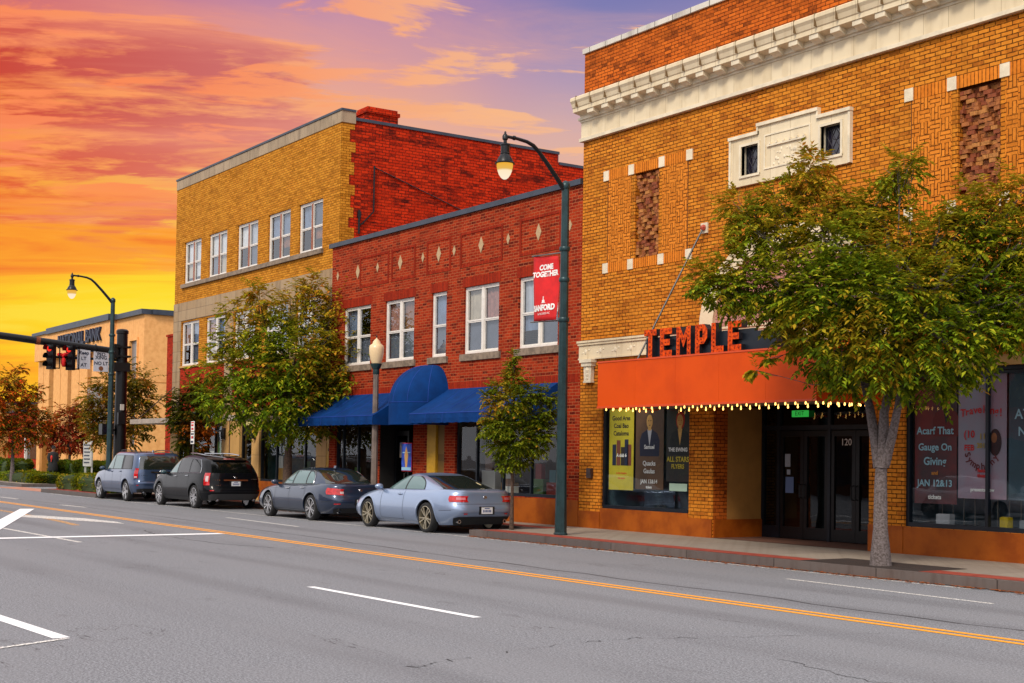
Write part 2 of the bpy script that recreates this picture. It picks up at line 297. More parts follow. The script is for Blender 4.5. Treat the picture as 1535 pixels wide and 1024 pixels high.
# ------------------------------------------------------------------ geometry helpers
def woff(o):
    v = Vector((0, 0, 0))
    while o is not None: v += o.location; o = o.parent
    return v
class MB:
    def __init__(s): s.v, s.f, s.mi = [], [], []
    def face(s, pts, m=0):
        i = len(s.v); s.v += [tuple(p) for p in pts]; s.f.append(tuple(range(i, i+len(pts)))); s.mi.append(m); return s
    def box(s, x0, x1, y0, y1, z0, z1, m=0):
        if x0 > x1: x0, x1 = x1, x0
        if y0 > y1: y0, y1 = y1, y0
        i = len(s.v)
        s.v += [(x0, y0, z0), (x1, y0, z0), (x1, y1, z0), (x0, y1, z0), (x0, y0, z1), (x1, y0, z1), (x1, y1, z1), (x0, y1, z1)]
        for q in ((0, 3, 2, 1), (4, 5, 6, 7), (0, 1, 5, 4), (1, 2, 6, 5), (2, 3, 7, 6), (3, 0, 4, 7)): s.f.append(tuple(i+j for j in q)); s.mi.append(m)
        return s
    def rbox(s, c, ax, ay, az, hx, hy, hz, m=0):
        i = len(s.v); c = Vector(c)
        for sx, sy, sz in ((-1, -1, -1), (1, -1, -1), (1, 1, -1), (-1, 1, -1), (-1, -1, 1), (1, -1, 1), (1, 1, 1), (-1, 1, 1)):
            s.v.append(tuple(c+ax*sx*hx+ay*sy*hy+az*sz*hz))
        for q in ((0, 3, 2, 1), (4, 5, 6, 7), (0, 1, 5, 4), (1, 2, 6, 5), (2, 3, 7, 6), (3, 0, 4, 7)): s.f.append(tuple(i+j for j in q)); s.mi.append(m)
        return s
    def grid(s, rows, m=0, close=False):
        i = len(s.v); nr, nc = len(rows), len(rows[0])
        for r_ in rows: s.v += [tuple(p) for p in r_]
        for a in range(nr-1):
            for b in range(nc if close else nc-1):
                b2 = (b+1) % nc
                s.f.append((i+a*nc+b, i+a*nc+b2, i+(a+1)*nc+b2, i+(a+1)*nc+b)); s.mi.append(m)
        return s
    def tube(s, pts, rad, n=8, m=0, caps=True):
        pts = [Vector(p) for p in pts]
        if not isinstance(rad, (list, tuple)): rad = [rad]*len(pts)
        rows, px = [], None
        for j, p in enumerate(pts):
            d = (pts[min(j+1, len(pts)-1)]-pts[max(j-1, 0)]).normalized()
            if px is None: px = d.cross(Vector((0.3, 0.2, 1)) if abs(d.z) < .95 else Vector((1, 0, 0))).normalized()
            px = (px-d*px.dot(d)).normalized(); py = d.cross(px)
            rows.append([p+(px*math.cos(2*math.pi*q/n)+py*math.sin(2*math.pi*q/n))*rad[j] for q in range(n)])
        s.grid(rows, m, True)
        if caps: s.face(list(reversed(rows[0])), m); s.face(rows[-1], m)
        return s
    def lathe(s, prof, c=(0, 0, 0), n=16, m=0, axis='Z', flute=0, caps=True):
        rows = []
        for r_, z in prof:
            row = []
            for q in range(n):
                a = 2*math.pi*q/n; rr = r_*(1-flute*(q % 2)); x, y = rr*math.cos(a), rr*math.sin(a)
                row.append((c[0]+x, c[1]+y, c[2]+z) if axis == 'Z' else (c[0]+x, c[1]+z, c[2]+y) if axis == 'Y' else (c[0]+z, c[1]+x, c[2]+y))
            rows.append(row)
        s.grid(rows, m, True)
        if caps: s.face(list(reversed(rows[0])), m); s.face(rows[-1], m)
        return s
    def prism(s, poly, y0, y1, m=0):                                  # poly in XZ, extruded along Y
        a = [(x, y0, z) for x, z in poly]; b = [(x, y1, z) for x, z in poly]
        s.face(a, m); s.face(list(reversed(b)), m); n = len(poly)
        for j in range(n): s.face([a[j], b[j], b[(j+1) % n], a[(j+1) % n]], m)
        return s
    def xprism(s, poly, x0, x1, m=0):                                 # poly in YZ, extruded along X
        a = [(x0, y, z) for y, z in poly]; b = [(x1, y, z) for y, z in poly]
        s.face(a, m); s.face(list(reversed(b)), m); n = len(poly)
        for j in range(n): s.face([a[j], b[j], b[(j+1) % n], a[(j+1) % n]], m)
        return s
    def ball(s, c, r_, m=0, n=10, sc=(1, 1, 1)):
        rows = []
        for a in range(n//2+1):
            t = math.pi*a/(n//2)
            rows.append([(c[0]+r_*sc[0]*math.sin(t)*math.cos(2*math.pi*q/n), c[1]+r_*sc[1]*math.sin(t)*math.sin(2*math.pi*q/n), c[2]-r_*sc[2]*math.cos(t)) for q in range(n)])
        return s.grid(rows, m, True)
    def wall(s, x0, x1, z0, z1, y, ops=(), depth=.2, m=0, mr=None):   # wall facing -Y with openings and reveals
        xs = sorted({x0, x1, *[v for o in ops for v in o[:2] if x0 <= v <= x1]}); zs = sorted({z0, z1, *[v for o in ops for v in o[2:4] if z0 <= v <= z1]})
        for a, b in zip(xs, xs[1:]):
            for c, d in zip(zs, zs[1:]):
                if any(o[0] <= (a+b)/2 <= o[1] and o[2] <= (c+d)/2 <= o[3] for o in ops): continue
                s.face([(a, y, c), (b, y, c), (b, y, d), (a, y, d)], m)
        for o in ops:
            a, b, c, d = o[:4]; e = y+(o[4] if len(o) > 4 else depth); q = m if mr is None else mr
            s.face([(a, y, c), (a, e, c), (b, e, c), (b, y, c)], q); s.face([(a, y, d), (b, y, d), (b, e, d), (a, e, d)], q)
            s.face([(a, y, c), (a, y, d), (a, e, d), (a, e, c)], q); s.face([(b, y, c), (b, e, c), (b, e, d), (b, y, d)], q)
        return s
    def build(s, name, mats, parent=None, smooth=False, sharp=None, weld=True):
        if not isinstance(mats, (list, tuple)): mats = [mats]
        me = bpy.data.meshes.new(name); o_ = woff(parent)
        me.from_pydata([tuple(Vector(p)-o_) for p in s.v], [], s.f)
        for m in mats: me.materials.append(m)
        me.polygons.foreach_set('material_index', s.mi)
        if weld:
            bm = bmesh.new(); bm.from_mesh(me); bmesh.ops.remove_doubles(bm, verts=bm.verts, dist=1e-5)
            bmesh.ops.recalc_face_normals(bm, faces=bm.faces); bm.to_mesh(me); bm.free()
        if smooth:
            me.polygons.foreach_set('use_smooth', [True]*len(me.polygons))
            me.set_sharp_from_angle(angle=R(sharp or 40))
        o = bpy.data.objects.new(name, me); COL.objects.link(o)
        if parent: o.parent = parent
        return o
def tag(o, label=None, cat=None, group=None, kind=None):
    if label: o['label'] = label
    if cat: o['category'] = cat
    if group: o['group'] = group
    if kind: o['kind'] = kind
    return o
def thing(name, loc, label, cat, group=None):
    o = bpy.data.objects.new(name, None); o.empty_display_size = .3; COL.objects.link(o); o.location = loc
    return tag(o, label, cat, group)
def copy_tree(o, parent=None):
    c = o.copy(); COL.objects.link(c)
    if parent: c.parent = parent
    for ch in list(o.children): copy_tree(ch, c)
    return c
def text(name, body, size, mat, parent, loc, rot=(90, 0, 0), ext=0.0, off=0.0, align='CENTER', sx=1.0, track=1.0):
    cu = bpy.data.curves.new(name, 'FONT'); cu.body = body; cu.size = size; cu.extrude = ext; cu.offset = off; cu.align_x = align; cu.align_y = 'CENTER'
    cu.resolution_u = 3; cu.space_character = track; cu.space_line = .95
    t = bpy.data.objects.new(name+'_tmp', cu); COL.objects.link(t)
    bpy.context.view_layer.update()
    me = bpy.data.meshes.new_from_object(t.evaluated_get(bpy.context.evaluated_depsgraph_get()))
    bpy.data.objects.remove(t)
    o = bpy.data.objects.new(name, me); COL.objects.link(o); me.materials.clear(); me.materials.append(mat)
    o.location = Vector(loc)-woff(parent); o.rotation_euler = [R(a) for a in rot]; o.scale = (sx, 1, 1)
    if parent: o.parent = parent
    return o

# ------------------------------------------------------------------ ground, road, kerbs
def roadmat():
    m = bpy.data.materials.new('asphalt'); m.use_nodes = True; k = NT(m.node_tree)
    g = k.n('TexCoord').outputs['Object']
    fine = k.n('TexNoise', Vector=g, Scale=46.0, Detail=7.0, Roughness=.84).outputs[0]
    fine2 = k.n('TexNoise', Vector=g, Scale=17.0, Detail=5.0, Roughness=.75).outputs[0]
    big = k.n('TexNoise', Vector=k.n('Mapping', Vector=g, Scale=(.16, .55, 1)), Scale=1.0, Detail=5.0, Roughness=.6).outputs[0]
    col = k.ramp(fine, [(.36, S(64, 65, 69)), (.5, S(116, 117, 122)), (.64, S(184, 185, 190))])
    col = k.mix(k.m('MULTIPLY', k.step(fine2, .48, .7), .4), col, S(80, 84, 92))
    col = k.mix(k.m('MULTIPLY', k.step(fine2, .5, .32), .3), col, S(152, 156, 164))
    col = k.mix(k.m('MULTIPLY', k.step(big, .4, .66), .45), col, S(128, 128, 132))
    yy = k.n('SeparateXYZ', i0=g).outputs[1]
    trk = k.m('ADD', k.m('SUBTRACT', 1, k.step(k.m('ABSOLUTE', k.m('SUBTRACT', k.m('ABSOLUTE', k.m('SUBTRACT', yy, 14.0)), .8)), .1, .5)), k.m('SUBTRACT', 1, k.step(k.m('ABSOLUTE', k.m('SUBTRACT', k.m('ABSOLUTE', k.m('SUBTRACT', yy, 10.4)), .8)), .1, .5)))
    trk = k.m('ADD', trk, k.m('SUBTRACT', 1, k.step(k.m('ABSOLUTE', k.m('SUBTRACT', k.m('ABSOLUTE', k.m('SUBTRACT', yy, 6.7)), .8)), .1, .5)))
    tn = k.n('TexNoise', Vector=k.n('Mapping', Vector=g, Scale=(.12, .9, 1)), Scale=1.0, Detail=4.0).outputs[0]
    col = k.mix(k.m('MULTIPLY', k.m('MULTIPLY', trk, k.step(tn, .3, .7)), .35), col, S(86, 84, 88))
    oil = k.n('TexNoise', Vector=k.n('Mapping', Vector=g, Scale=(.5, 1.4, 1), Location=(7, 3, 0)), Scale=1.0, Detail=6.0, Roughness=.7).outputs[0]
    col = k.mix(k.m('MULTIPLY', k.step(oil, .6, .72), .4), col, S(74, 70, 72))
    wn = k.n('TexNoise', Vector=k.n('Mapping', Vector=g, Scale=(.10, .42, 1), Location=(4.2, 1.4, 0)), Scale=1.0, Detail=6.0, Roughness=.62).outputs[0]
    crack = k.m('SUBTRACT', 1, k.step(k.m('ABSOLUTE', k.m('SUBTRACT', wn, .5)), .0004, .0022))
    gate = k.step(k.n('TexNoise', Vector=g, Scale=.35, Detail=1.0).outputs[0], .5, .6)
    col = k.mix(k.m('MULTIPLY', k.m('MULTIPLY', crack, gate), .7), col, S(62, 58, 60))
    b = k.n('BsdfPrincipled', Base__Color=col, Roughness=.82); b.inputs['Specular IOR Level'].default_value = .3
    k.set(b.inputs['Normal'], k.n('Bump', Height=k.m('ADD', fine, fine2), Strength=.07, Distance=.006))
    k.t.links.new(b.outputs[0], k.n('OutputMaterial').inputs[0]); MATS['asphalt'] = m; return m
ROAD = roadmat()
def wornpaint(name, c, amt):
    m = bpy.data.materials.new(name); m.use_nodes = True; k = NT(m.node_tree)
    g = k.n('TexCoord').outputs['Object']
    nz = k.n('TexNoise', Vector=g, Scale=28.0, Detail=5.0, Roughness=.75).outputs[0]
    b = k.n('BsdfPrincipled', Base__Color=c, Roughness=.6); tr = k.n('BsdfTransparent')
    k.t.links.new(k.n('MixShader', i0=k.m('MULTIPLY', k.step(nz, .62-.3*amt, .75-.28*amt), .92), i1=b, i2=tr).outputs[0], k.n('OutputMaterial').inputs[0]); return m
PWHITE = wornpaint('white_road_paint', S(244, 244, 246), .12); PFAINT = wornpaint('worn_white_road_paint', S(236, 232, 226), .55)
PYEL = wornpaint('yellow_road_paint', S(250, 164, 24), .2); PYF = wornpaint('faded_yellow_road_paint', S(240, 176, 90), .7)
WALK = stonemat('sidewalk_concrete', S(152, 140, 126), S(140, 128, 116), 1.5, 1.5, .008, S(90, 80, 70), S(118, 104, 90), .5)
def flatcoord_fix():                                                  # sidewalk joints run in the XY plane
    nt = WALK.node_tree
    for n_ in nt.nodes:
        if n_.type == 'TEX_BRICK':
            for l in list(nt.links):
                if l.to_node == n_ and l.to_socket.name == 'Vector': nt.links.remove(l)
            tcn = nt.nodes.new('ShaderNodeTexCoord'); nt.links.new(tcn.outputs['Object'], n_.inputs['Vector'])
flatcoord_fix()
KERB = stonemat('granite_kerb', S(98, 88, 84), S(84, 76, 74), 2.25, 5, .012, S(50, 42, 38), S(74, 60, 54), .7)
BAND = pmat('red_paver_band', S(156, 62, 40), .8, col2=S(124, 44, 30), vscale=5, bump=.3)
PINKP = pmat('pink_crosswalk_paver', S(186, 128, 104), .8, var=.3, vscale=2)
SOIL = pmat('tree_pit_soil', S(52, 38, 32), .95, var=.5, vscale=9, bump=.6)
GRASS = pmat('lawn_grass', S(96, 116, 22), .9, col2=S(60, 86, 14), vscale=3, bump=.6)
def struct(o): return tag(o, kind='structure')
struct(MB().face([(-900, -500, 0), (500, -500, 0), (500, 700, 0), (-900, 700, 0)]).build('road', ROAD))
b = MB()
b.box(-26.8, 40, 17.35, 23.2, -.1, .15); b.box(-54.6, -26.8, 19.3, 23.2, -.1, .15); b.box(-62, -54.6, 17.35, 23.2, -.1, .15)
struct(b.build('sidewalk', WALK, weld=False))
struct(MB().box(-160, -71.2, 18.85, 20.2, -.1, .148).build('far_sidewalk', WALK))
b = MB()
b.box(-26.95, 40, 17.2, 17.35, -.1, .152); b.box(-26.95, -26.8, 17.35, 19.3, -.1, .152); b.box(-54.45, -26.95, 19.15, 19.3, -.1, .152)
b.box(-54.6, -54.45, 17.35, 19.3, -.1, .152); b.box(-62.15, -54.45, 17.2, 17.35, -.1, .152); b.box(-62.15, -62, 17.35, 24, -.1, .152)
b.box(-160, -71.2, 18.7, 18.85, -.1, .152); b.box(-71.2, -71.05, 18.7, 26, -.1, .152)
struct(b.build('kerb', KERB, weld=False))
b = MB()
for x0, x1, y in ((-26.75, -16.75, 17.352), (-14.25, 40, 17.352), (-54.4, -26.85, 19.302), (-61.9, -54.65, 17.352)): b.face([(x0, y, .155), (x1, y, .155), (x1, y+.5, .155), (x0, y+.5, .155)])
struct(b.build('brick_band', BAND))
struct(MB().face([(-16.75, 17.353, .155), (-14.25, 17.353, .155), (-14.25, 18.55, .155), (-16.75, 18.55, .155)]).build('tree_pit', SOIL))
struct(MB().face([(-71, 17.3, .004), (-62.2, 17.3, .004), (-62.2, 18.7, .004), (-71, 18.7, .004)]).build('crosswalk_paving', PINKP))
struct(MB().box(-190, -71.1, 20.25, 33, -.1, .12).build('lawn', GRASS))
struct(MB().box(-61.9, -56.2, 17.8, 19.4, .1, .2).build('planting_bed', BAND))
# leaves lying in the gutter: nobody could count them
b = MB()
for i in range(2200):
    x = random.uniform(-45, -10); y = 17.19-abs(random.gauss(0, .09)) if x > -26.9 else 19.13-abs(random.gauss(0, .12))
    a = random.uniform(0, 6.28); s_ = random.uniform(.02, .06); c, d = math.cos(a)*s_, math.sin(a)*s_; z = .006+random.random()*.012
    b.face([(x-c, y-d, z), (x+d*.6, y-c*.6, z+.004), (x+c, y+d, z), (x-d*.6, y+c*.6, z+.006)])
tag(b.build('leaf_litter', pmat('fallen_leaf', S(176, 92, 30), .9, col2=S(120, 66, 26), vscale=20), weld=False), 'fallen brown leaves gathered along the kerb gutter', 'fallen leaves', kind='stuff')
CRACKS = (([(-10.7, 7.2), (-10.95, 8.2), (-10.95, 9.0), (-10.5, 9.95), (-10.2, 11.1), (-9.9, 12.2)], .009), ([(-31.4, 11.07), (-29.3, 10.7), (-26.3, 10.86), (-24.6, 11.4)], .016), ([(-10.3, 6.0), (-10.5, 6.5), (-10.55, 6.9)], .009), ([(-54, 13.8), (-47, 14.0), (-35, 13.8), (-28.4, 13.6), (-20.9, 13.35), (-14, 13.3), (-8, 13.2)], .022), ([(-22, 5.2), (-21, 6.4), (-21.6, 7.6), (-20.4, 8.3)], .008), ([(-9.2, 9.2), (-7.8, 9.0), (-6.6, 9.3)], .006))
CRACK = pmat('crack_tar', S(56, 54, 56), .9)
def crack(pts, wd, seed):
    rnd = random.Random(seed); P = []
    for (xa, ya), (xb, yb) in zip(pts, pts[1:]):
        for i in range(8): t = i/8; P.append((xa+(xb-xa)*t+rnd.uniform(-.07, .07), ya+(yb-ya)*t+rnd.uniform(-.07, .07)))
    b = MB()
    for (xa, ya), (xb, yb) in zip(P, P[1:]):
        w0 = wd*rnd.uniform(.4, 1.2); b.face([(xa, ya-w0, .003), (xb, yb-w0, .003), (xb, yb+w0, .003), (xa, ya+w0, .003)])
    return struct(b.build('road_crack', CRACK, weld=False))
for i_, (p_, w_) in enumerate(CRACKS): crack(p_, w_, i_)
def mark(name, pts, m, z=.004): return struct(MB().face([(x, y, z) for x, y in pts]).build(name, m))
def line(name, x0, y0, x1, y1, wd, m, z=.004):
    d = Vector((x1-x0, y1-y0)).normalized(); n_ = Vector((-d.y, d.x))*wd/2
    return mark(name, [(x0-n_.x, y0-n_.y), (x1-n_.x, y1-n_.y), (x1+n_.x, y1+n_.y), (x0+n_.x, y0+n_.y)], m, z)
for o_ in (-.105, .105): line('centre_line', 40, 12.15+o_, -140, 12.93+o_, .105, PYEL)
line('stop_line', -29.1, 3.0, -29.55, 12.22, .42, PWHITE, .008)
line('diagonal_hatch', -43.9, 11.75, -32.0, 7.72, .42, PWHITE, .012)
line('lane_line', -33.6, 8.33, -27.6, 8.44, .11, PFAINT)
line('lane_line', -20.12*.857-.02, 8.45, -13.16, 8.53, .12, PWHITE)
line('lane_line', 6, 8.8, -4, 8.65, .12, PWHITE)
line('bay_line', -15.42, 15.71, -11.5, 15.48, .085, PFAINT)
line('bay_line', -37.06, 15.47, -31.9, 15.24, .11, PFAINT)
line('bay_line', -55.7, 13.84, -53.1, 13.86, .14, PFAINT)
line('bay_line', -47.2, 13.75, -45.0, 13.9, .16, PFAINT)
line('gutter_seam', -60, 16.98, -13, 17.02, .07, PFAINT)
line('corner_mark', -18.2, 3.72, -13.5, 3.97, .17, PWHITE)
line('corner_mark', -13.42, 4.0, -13.0, 3.2, .07, PFAINT, .008)
mark('turn_arrow', [(-40.2, 10.35), (-38.6, 10.2), (-36.4, 10.95), (-34.4, 11.62), (-35.4, 11.75), (-37.4, 11.55), (-39.2, 10.95)], PFAINT, .006)
b = MB()
for i in range(10):
    t0, t1 = i/10, (i+1)/10; f = lambda t: (-52+18*t, 10.9-.9*t+2.0*t*t-1.7*t**3)
    (xa, ya), (xb, yb) = f(t0), f(t1); b.face([(xa, ya-.1, .005), (xb, yb-.1, .005), (xb, yb+.1, .005), (xa, ya+.1, .005)])
struct(b.build('faded_turn_guide', PYF))

# ------------------------------------------------------------------ window builder
BACK = [BLIND, CURT, SCREEN, DARKIN, WHITE, pmat('cream_blind', S(196, 178, 150), .85, var=.2, vscale=3), pmat('blue_grey_blind', S(120, 134, 156), .8, var=.25, vscale=3), pmat('pink_curtain', S(176, 120, 104), .9, var=.4, vscale=6)]
def dhwin(root, x0, x1, z0, z1, y, looks, depth=.13, mull=None, single=False):
    """double-hung window: frame (part) > pane, blind (sub-parts); looks = per sash (upper, lower) backing index"""
    fy0, fy1 = y+depth-.07, y+depth; b = MB(); J = .065
    b.box(x0, x0+J, fy0, fy1, z0, z1); b.box(x1-J, x1, fy0, fy1, z0, z1); b.box(x0+J, x1-J, fy0, fy1, z1-J, z1); b.box(x0+J, x1-J, fy0-.03, fy1, z0, z0+.06)
    xm = (x0+x1)/2; zm = (z0+z1)/2-.03
    cells = [(x0+J, x1-J)] if single else [(x0+J, xm-.055), (xm+.055, x1-J)]
    if not single: b.box(xm-.055, xm+.055, fy0-.005, fy1, z0+.06, z1-J, 1)
    for a, c in cells:
        for q, (za, zb) in enumerate(((z0+.06, zm), (zm, z1-J))):
            o = .012*q; s_ = .035
            b.box(a, a+s_, fy0+.02-o, fy1-.003, za, zb); b.box(c-s_, c, fy0+.02-o, fy1-.003, za, zb)
            b.box(a+s_, c-s_, fy0+.021-o, fy1-.003, za, za+.04); b.box(a+s_, c-s_, fy0+.021-o, fy1-.003, zb-.035, zb)
    fr = b.build('window', [WHITE, mull or WHITE], root, weld=False)
    g = MB(); k_ = MB(); dr_ = random.Random(int(abs(x0*7+z0)*10))
    for (a, c), (u_, l_) in zip(cells, looks):
        g.face([(a, fy1-.02, z0+.06), (c, fy1-.02, z0+.06), (c, fy1-.02, z1-J), (a, fy1-.02, z1-J)])
        for za, zb, mi in ((z0+.05, zm, l_), (zm, z1-J+.01, u_)):
            yy = fy1+(.05 if mi != 3 else .35)
            n_ = 9
            if mi in (0, 1, 4, 5, 6, 7):                                        # hanging cloth: pleated sheet
                top, bot = [], []; drop = (zb-za)*dr_.choice((0, 0, .08, .25, .5)) if za < zm-.1 else 0
                for i in range(n_+1):
                    xx = a-.02+(c-a+.04)*i/n_; f_ = yy+(.018 if i % 2 else -.005)+.01*math.sin(i*2.3+a)
                    top.append((xx, f_, zb)); bot.append((xx, f_+.01, za+drop))
                k_.grid([bot, top], mi)
            else: k_.face([(a-.02, yy, za), (c+.02, yy, za), (c+.02, yy, zb), (a-.02, yy, zb)], mi)
    g.build('pane', GLU, fr, weld=False); 
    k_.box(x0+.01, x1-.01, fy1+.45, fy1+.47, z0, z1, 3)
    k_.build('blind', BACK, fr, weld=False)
    return fr
def shell(b, x0, x1, y0, y1, z0, z1, m=0, mroof=0):
    b.face([(x0, y0, z0), (x0, y1, z0), (x0, y1, z1), (x0, y0, z1)], m); b.face([(x1, y0, z0), (x1, y0, z1), (x1, y1, z1), (x1, y1, z0)], m)
    b.face([(x0, y1, z0), (x1, y1, z0), (x1, y1, z1), (x0, y1, z1)], m); b.face([(x0, y0+.3, z1-.4), (x1, y0+.3, z1-.4), (x1, y1, z1-.4), (x0, y1, z1-.4)], mroof)
def bars(root, name, m, xs, zs, y, wd=.06, dp=.08, x0=0, x1=0, z0=0, z1=0):
    b = MB()
    for x in xs: b.box(x-wd/2, x+wd/2, y, y+dp, z0, z1)
    for z in zs: b.box(x0, x1, y+.004, y+dp-.004, z-wd/2, z+wd/2)
    return b.build(name, m, root, weld=False)

# ------------------------------------------------------------------ theatre
YF = 20.55
TH = thing('theatre_building', (-20.2, YF, .15), 'tan brick theatre with white bracketed cornice and orange marquee', 'theatre')
ops = [(-26.36, -23.19, .65, 3.2, .16), (-22.41, -18.05, .15, 3.3, .02), (-17.21, -14.04, .66, 3.56, .16), (-25.19, -24.33, 6.55, 8.57, .16), (-16.05, -15.15, 6.57, 8.6, .16),
       (-21.56, -21.06, 7.9, 8.53, .02), (-19.30, -18.78, 7.9, 8.54, .02)]
b = MB(); b.wall(-27.22, -13.2, .15, 9.69, YF, ops, m=0)
shell(b, -27.22, -13.2, YF, 45, .15, 11.86)
b.build('wall', TB, TH)
b = MB(); b.wall(-27.22, -13.2, 10.74, 11.86, YF, ()); b.build('parapet', TBD, TH)
# frieze, cornice, brackets, coping
b = MB(); b.box(-27.25, -13.2, YF-.06, YF+.1, 9.74, 10.14); b.build('frieze', TC, TH)
b = MB(); b.box(-27.29, -13.2, YF-.10, YF+.1, 9.66, 9.74); b.box(-27.27, -13.2, YF-.085, YF+.1, 10.14, 10.19); b.box(-27.31, -13.2, YF-.13, YF+.1, 10.19, 10.25); b.build('frieze_moulding', TCP, TH)
prof = [(-.11, 10.25), (-.13, 10.25), (-.13, 10.30), (-.35, 10.34), (-.35, 10.43), (-.37, 10.45), (-.40, 10.54), (-.44, 10.60), (-.44, 10.67), (-.40, 10.70), (.1, 10.76), (.1, 10.25)]
b = MB(); b.xprism([(YF+a, z) for a, z in prof], -27.22, -13.2)
b.build('cornice', TC, TH)
j0 = -27.0; j_ = MB().box(j0, j0+.015, YF-.445, YF-.32, 10.44, 10.705).build('cornice_joint', pmat('dark_joint', S(120, 96, 64), .8), TH, weld=False)
for i in range(1, 25):
    c = j_.copy(); COL.objects.link(c); c.parent = TH; c.location = (i*.5605, 0, 0)
d0 = MB(); d0.xprism([(YF-.33, 10.335), (YF-.12, 10.335), (YF-.12, 10.20), (YF-.18, 10.18), (YF-.26, 10.225), (YF-.33, 10.24)], -26.67, -26.43)
dent = d0.build('dentil', TCP, TH)
for i in range(1, 24):
    c = dent.copy(); COL.objects.link(c); c.parent = TH; c.location = (i*.5605, 0, 0)
b = MB(); b.box(-27.26, -13.2, YF-.05, YF+.35, 11.86, 11.98); b.build('coping', stonemat('white_coping_stone', S(214, 208, 196), S(196, 190, 180), .62, 3, .012, S(90, 84, 78), S(120, 112, 104), .55), TH)
# patterned brick panels with terracotta corner blocks
def bpanel(xa, xb, xc, xd, zb, zt):
    """columns of basket-weave xa..xb and xc..xd either side of a dark rough-brick panel"""
    for (p, q) in ((xa+.06, xb), (xc, xd-.06)): MB().face([(p, YF-.006, zb), (q, YF-.006, zb), (q, YF-.006, zt), (p, YF-.006, zt)]).build('weave_panel', TBW, TH)
    for z0, z1 in ((zt, zt+.23), (zb-.23, zb)): MB().box(xa+.1, xd-.1, YF-.012, YF+.05, z0, z1).build('soldier_course', TBS, TH)
    for x in (xa+.045, xd-.06): MB().box(x, x+.015, YF-.009, YF+.01, zb, zt).build('panel_joint', pmat('dark_brick_joint', S(76, 40, 14), .9), TH)
    for x in (xa, xb, xc, xd):
        for z in (zt, zb-.23): MB().box(x-.1, x+.1, YF-.03, YF+.05, z-.005, z+.235).build('corner_block', TCP, TH)
    # rough projecting bricks on the diagonal
    b = MB(); x0, x1 = xb+.13, xc-.13; rows = int((zt-zb)/.082); b.face([(x0-.05, YF+.155, zb-.05), (x1+.05, YF+.155, zb-.05), (x1+.05, YF+.155, zt+.1), (x0-.05, YF+.155, zt+.1)])
    for r_ in range(rows):
        x = x0-random.random()*.1
        while x < x1:
            L = random.uniform(.13, .2); ph = (x+r_*.062) % .42
            dep = (.115 if ph < .2 else .035)+random.uniform(-.02, .02)
            xa_, xb_ = max(x, x0), min(x+L, x1)
            if xb_-xa_ > .03: 
                t_ = random.uniform(-.05, .05); zc = zb+r_*.082+.041
                b.rbox(((xa_+xb_)/2, YF+.155-dep/2, zc), Vector((math.cos(t_), 0, math.sin(t_))), Vector((0, 1, 0)), Vector((-math.sin(t_), 0, math.cos(t_))), (xb_-xa_)/2-.006, dep/2, .036, random.choice((0, 0, 1, 2)))
            x += L
    b.build('rough_brick_panel', [DBR, pmat('brown_rough_brick', S(186, 122, 58), .85, var=.4, vscale=20), pmat('deep_red_rough_brick', S(142, 70, 34), .85, var=.4, vscale=20)], TH, weld=False)
bpanel(-26.27, -25.32, -24.22, -23.27, 6.54, 8.55)
bpanel(-17.14, -16.17, -15.05, -14.10, 6.58, 8.60)
# terracotta tablet with two little leaded windows
b = MB(); y0, y1 = YF-.06, YF+.03
for r_ in ((-21.9, -18.55, 7.68, 7.9), (-21.9, -21.56, 7.9, 8.53), (-21.06, -19.30, 7.9, 8.53), (-18.78, -18.55, 7.9, 8.53), (-21.9, -18.55, 8.53, 8.70), (-21.05, -19.40, 8.70, 8.86)): b.box(r_[0], r_[1], y0, y1, r_[2], r_[3])
b.build('tablet', TC, TH, weld=False)
b = MB()
for x0, x1, z in ((-21.94, -21.05, 8.70), (-19.40, -18.51, 8.70), (-21.09, -19.36, 8.86)): b.box(x0, x1, YF-.11, YF+.03, z, z+.07)
b.box(-21.09, -21.05, YF-.095, YF+.02, 8.70, 8.86); b.box(-19.40, -19.36, YF-.095, YF+.02, 8.70, 8.86)
for x in (-21.93, -18.58): b.box(x, x+.06, YF-.085, YF+.02, 7.68, 8.70)
for x0, x1 in ((-21.62, -21.0), (-19.36, -18.72)): b.box(x0, x0+.055, y0-.02, y0, 7.86, 8.57); b.box(x1-.055, x1, y0-.02, y0, 7.86, 8.57); b.box(x0+.055, x1-.055, y0-.02, y0, 8.515, 8.57); b.box(x0, x1, y0-.03, y0, 7.84, 7.885)
b.box(-20.88, -19.57, y0-.018, y0, 8.62, 8.65); b.box(-20.88, -20.84, y0-.018, y0, 7.92, 8.62); b.box(-19.61, -19.57, y0-.018, y0, 7.92, 8.62); b.box(-20.84, -19.61, y0-.018, y0, 7.92, 7.95)
b.box(-20.78, -19.68, y0-.04, y0, 8.38, 8.42)
for i in range(6): b.box(-20.7+i*.19, -20.66+i*.19, y0-.05, y0, 8.42, 8.46)
b.build('tablet_moulding', TCP, TH, weld=False)
b = MB()                                                                # low relief of masks and scrolls
for i in range(34):
    a = i*.72; cx = -20.22+.46*math.sin(i*1.31)*(.4+.6*random.random()); cz = 8.13+.15*math.cos(i*.9)
    MB().ball((cx, y0+.002, cz), random.uniform(.018, .045), sc=(1, .5, random.uniform(.6, 1.8)), n=6).build('relief', TCP, TH, smooth=True, weld=False)
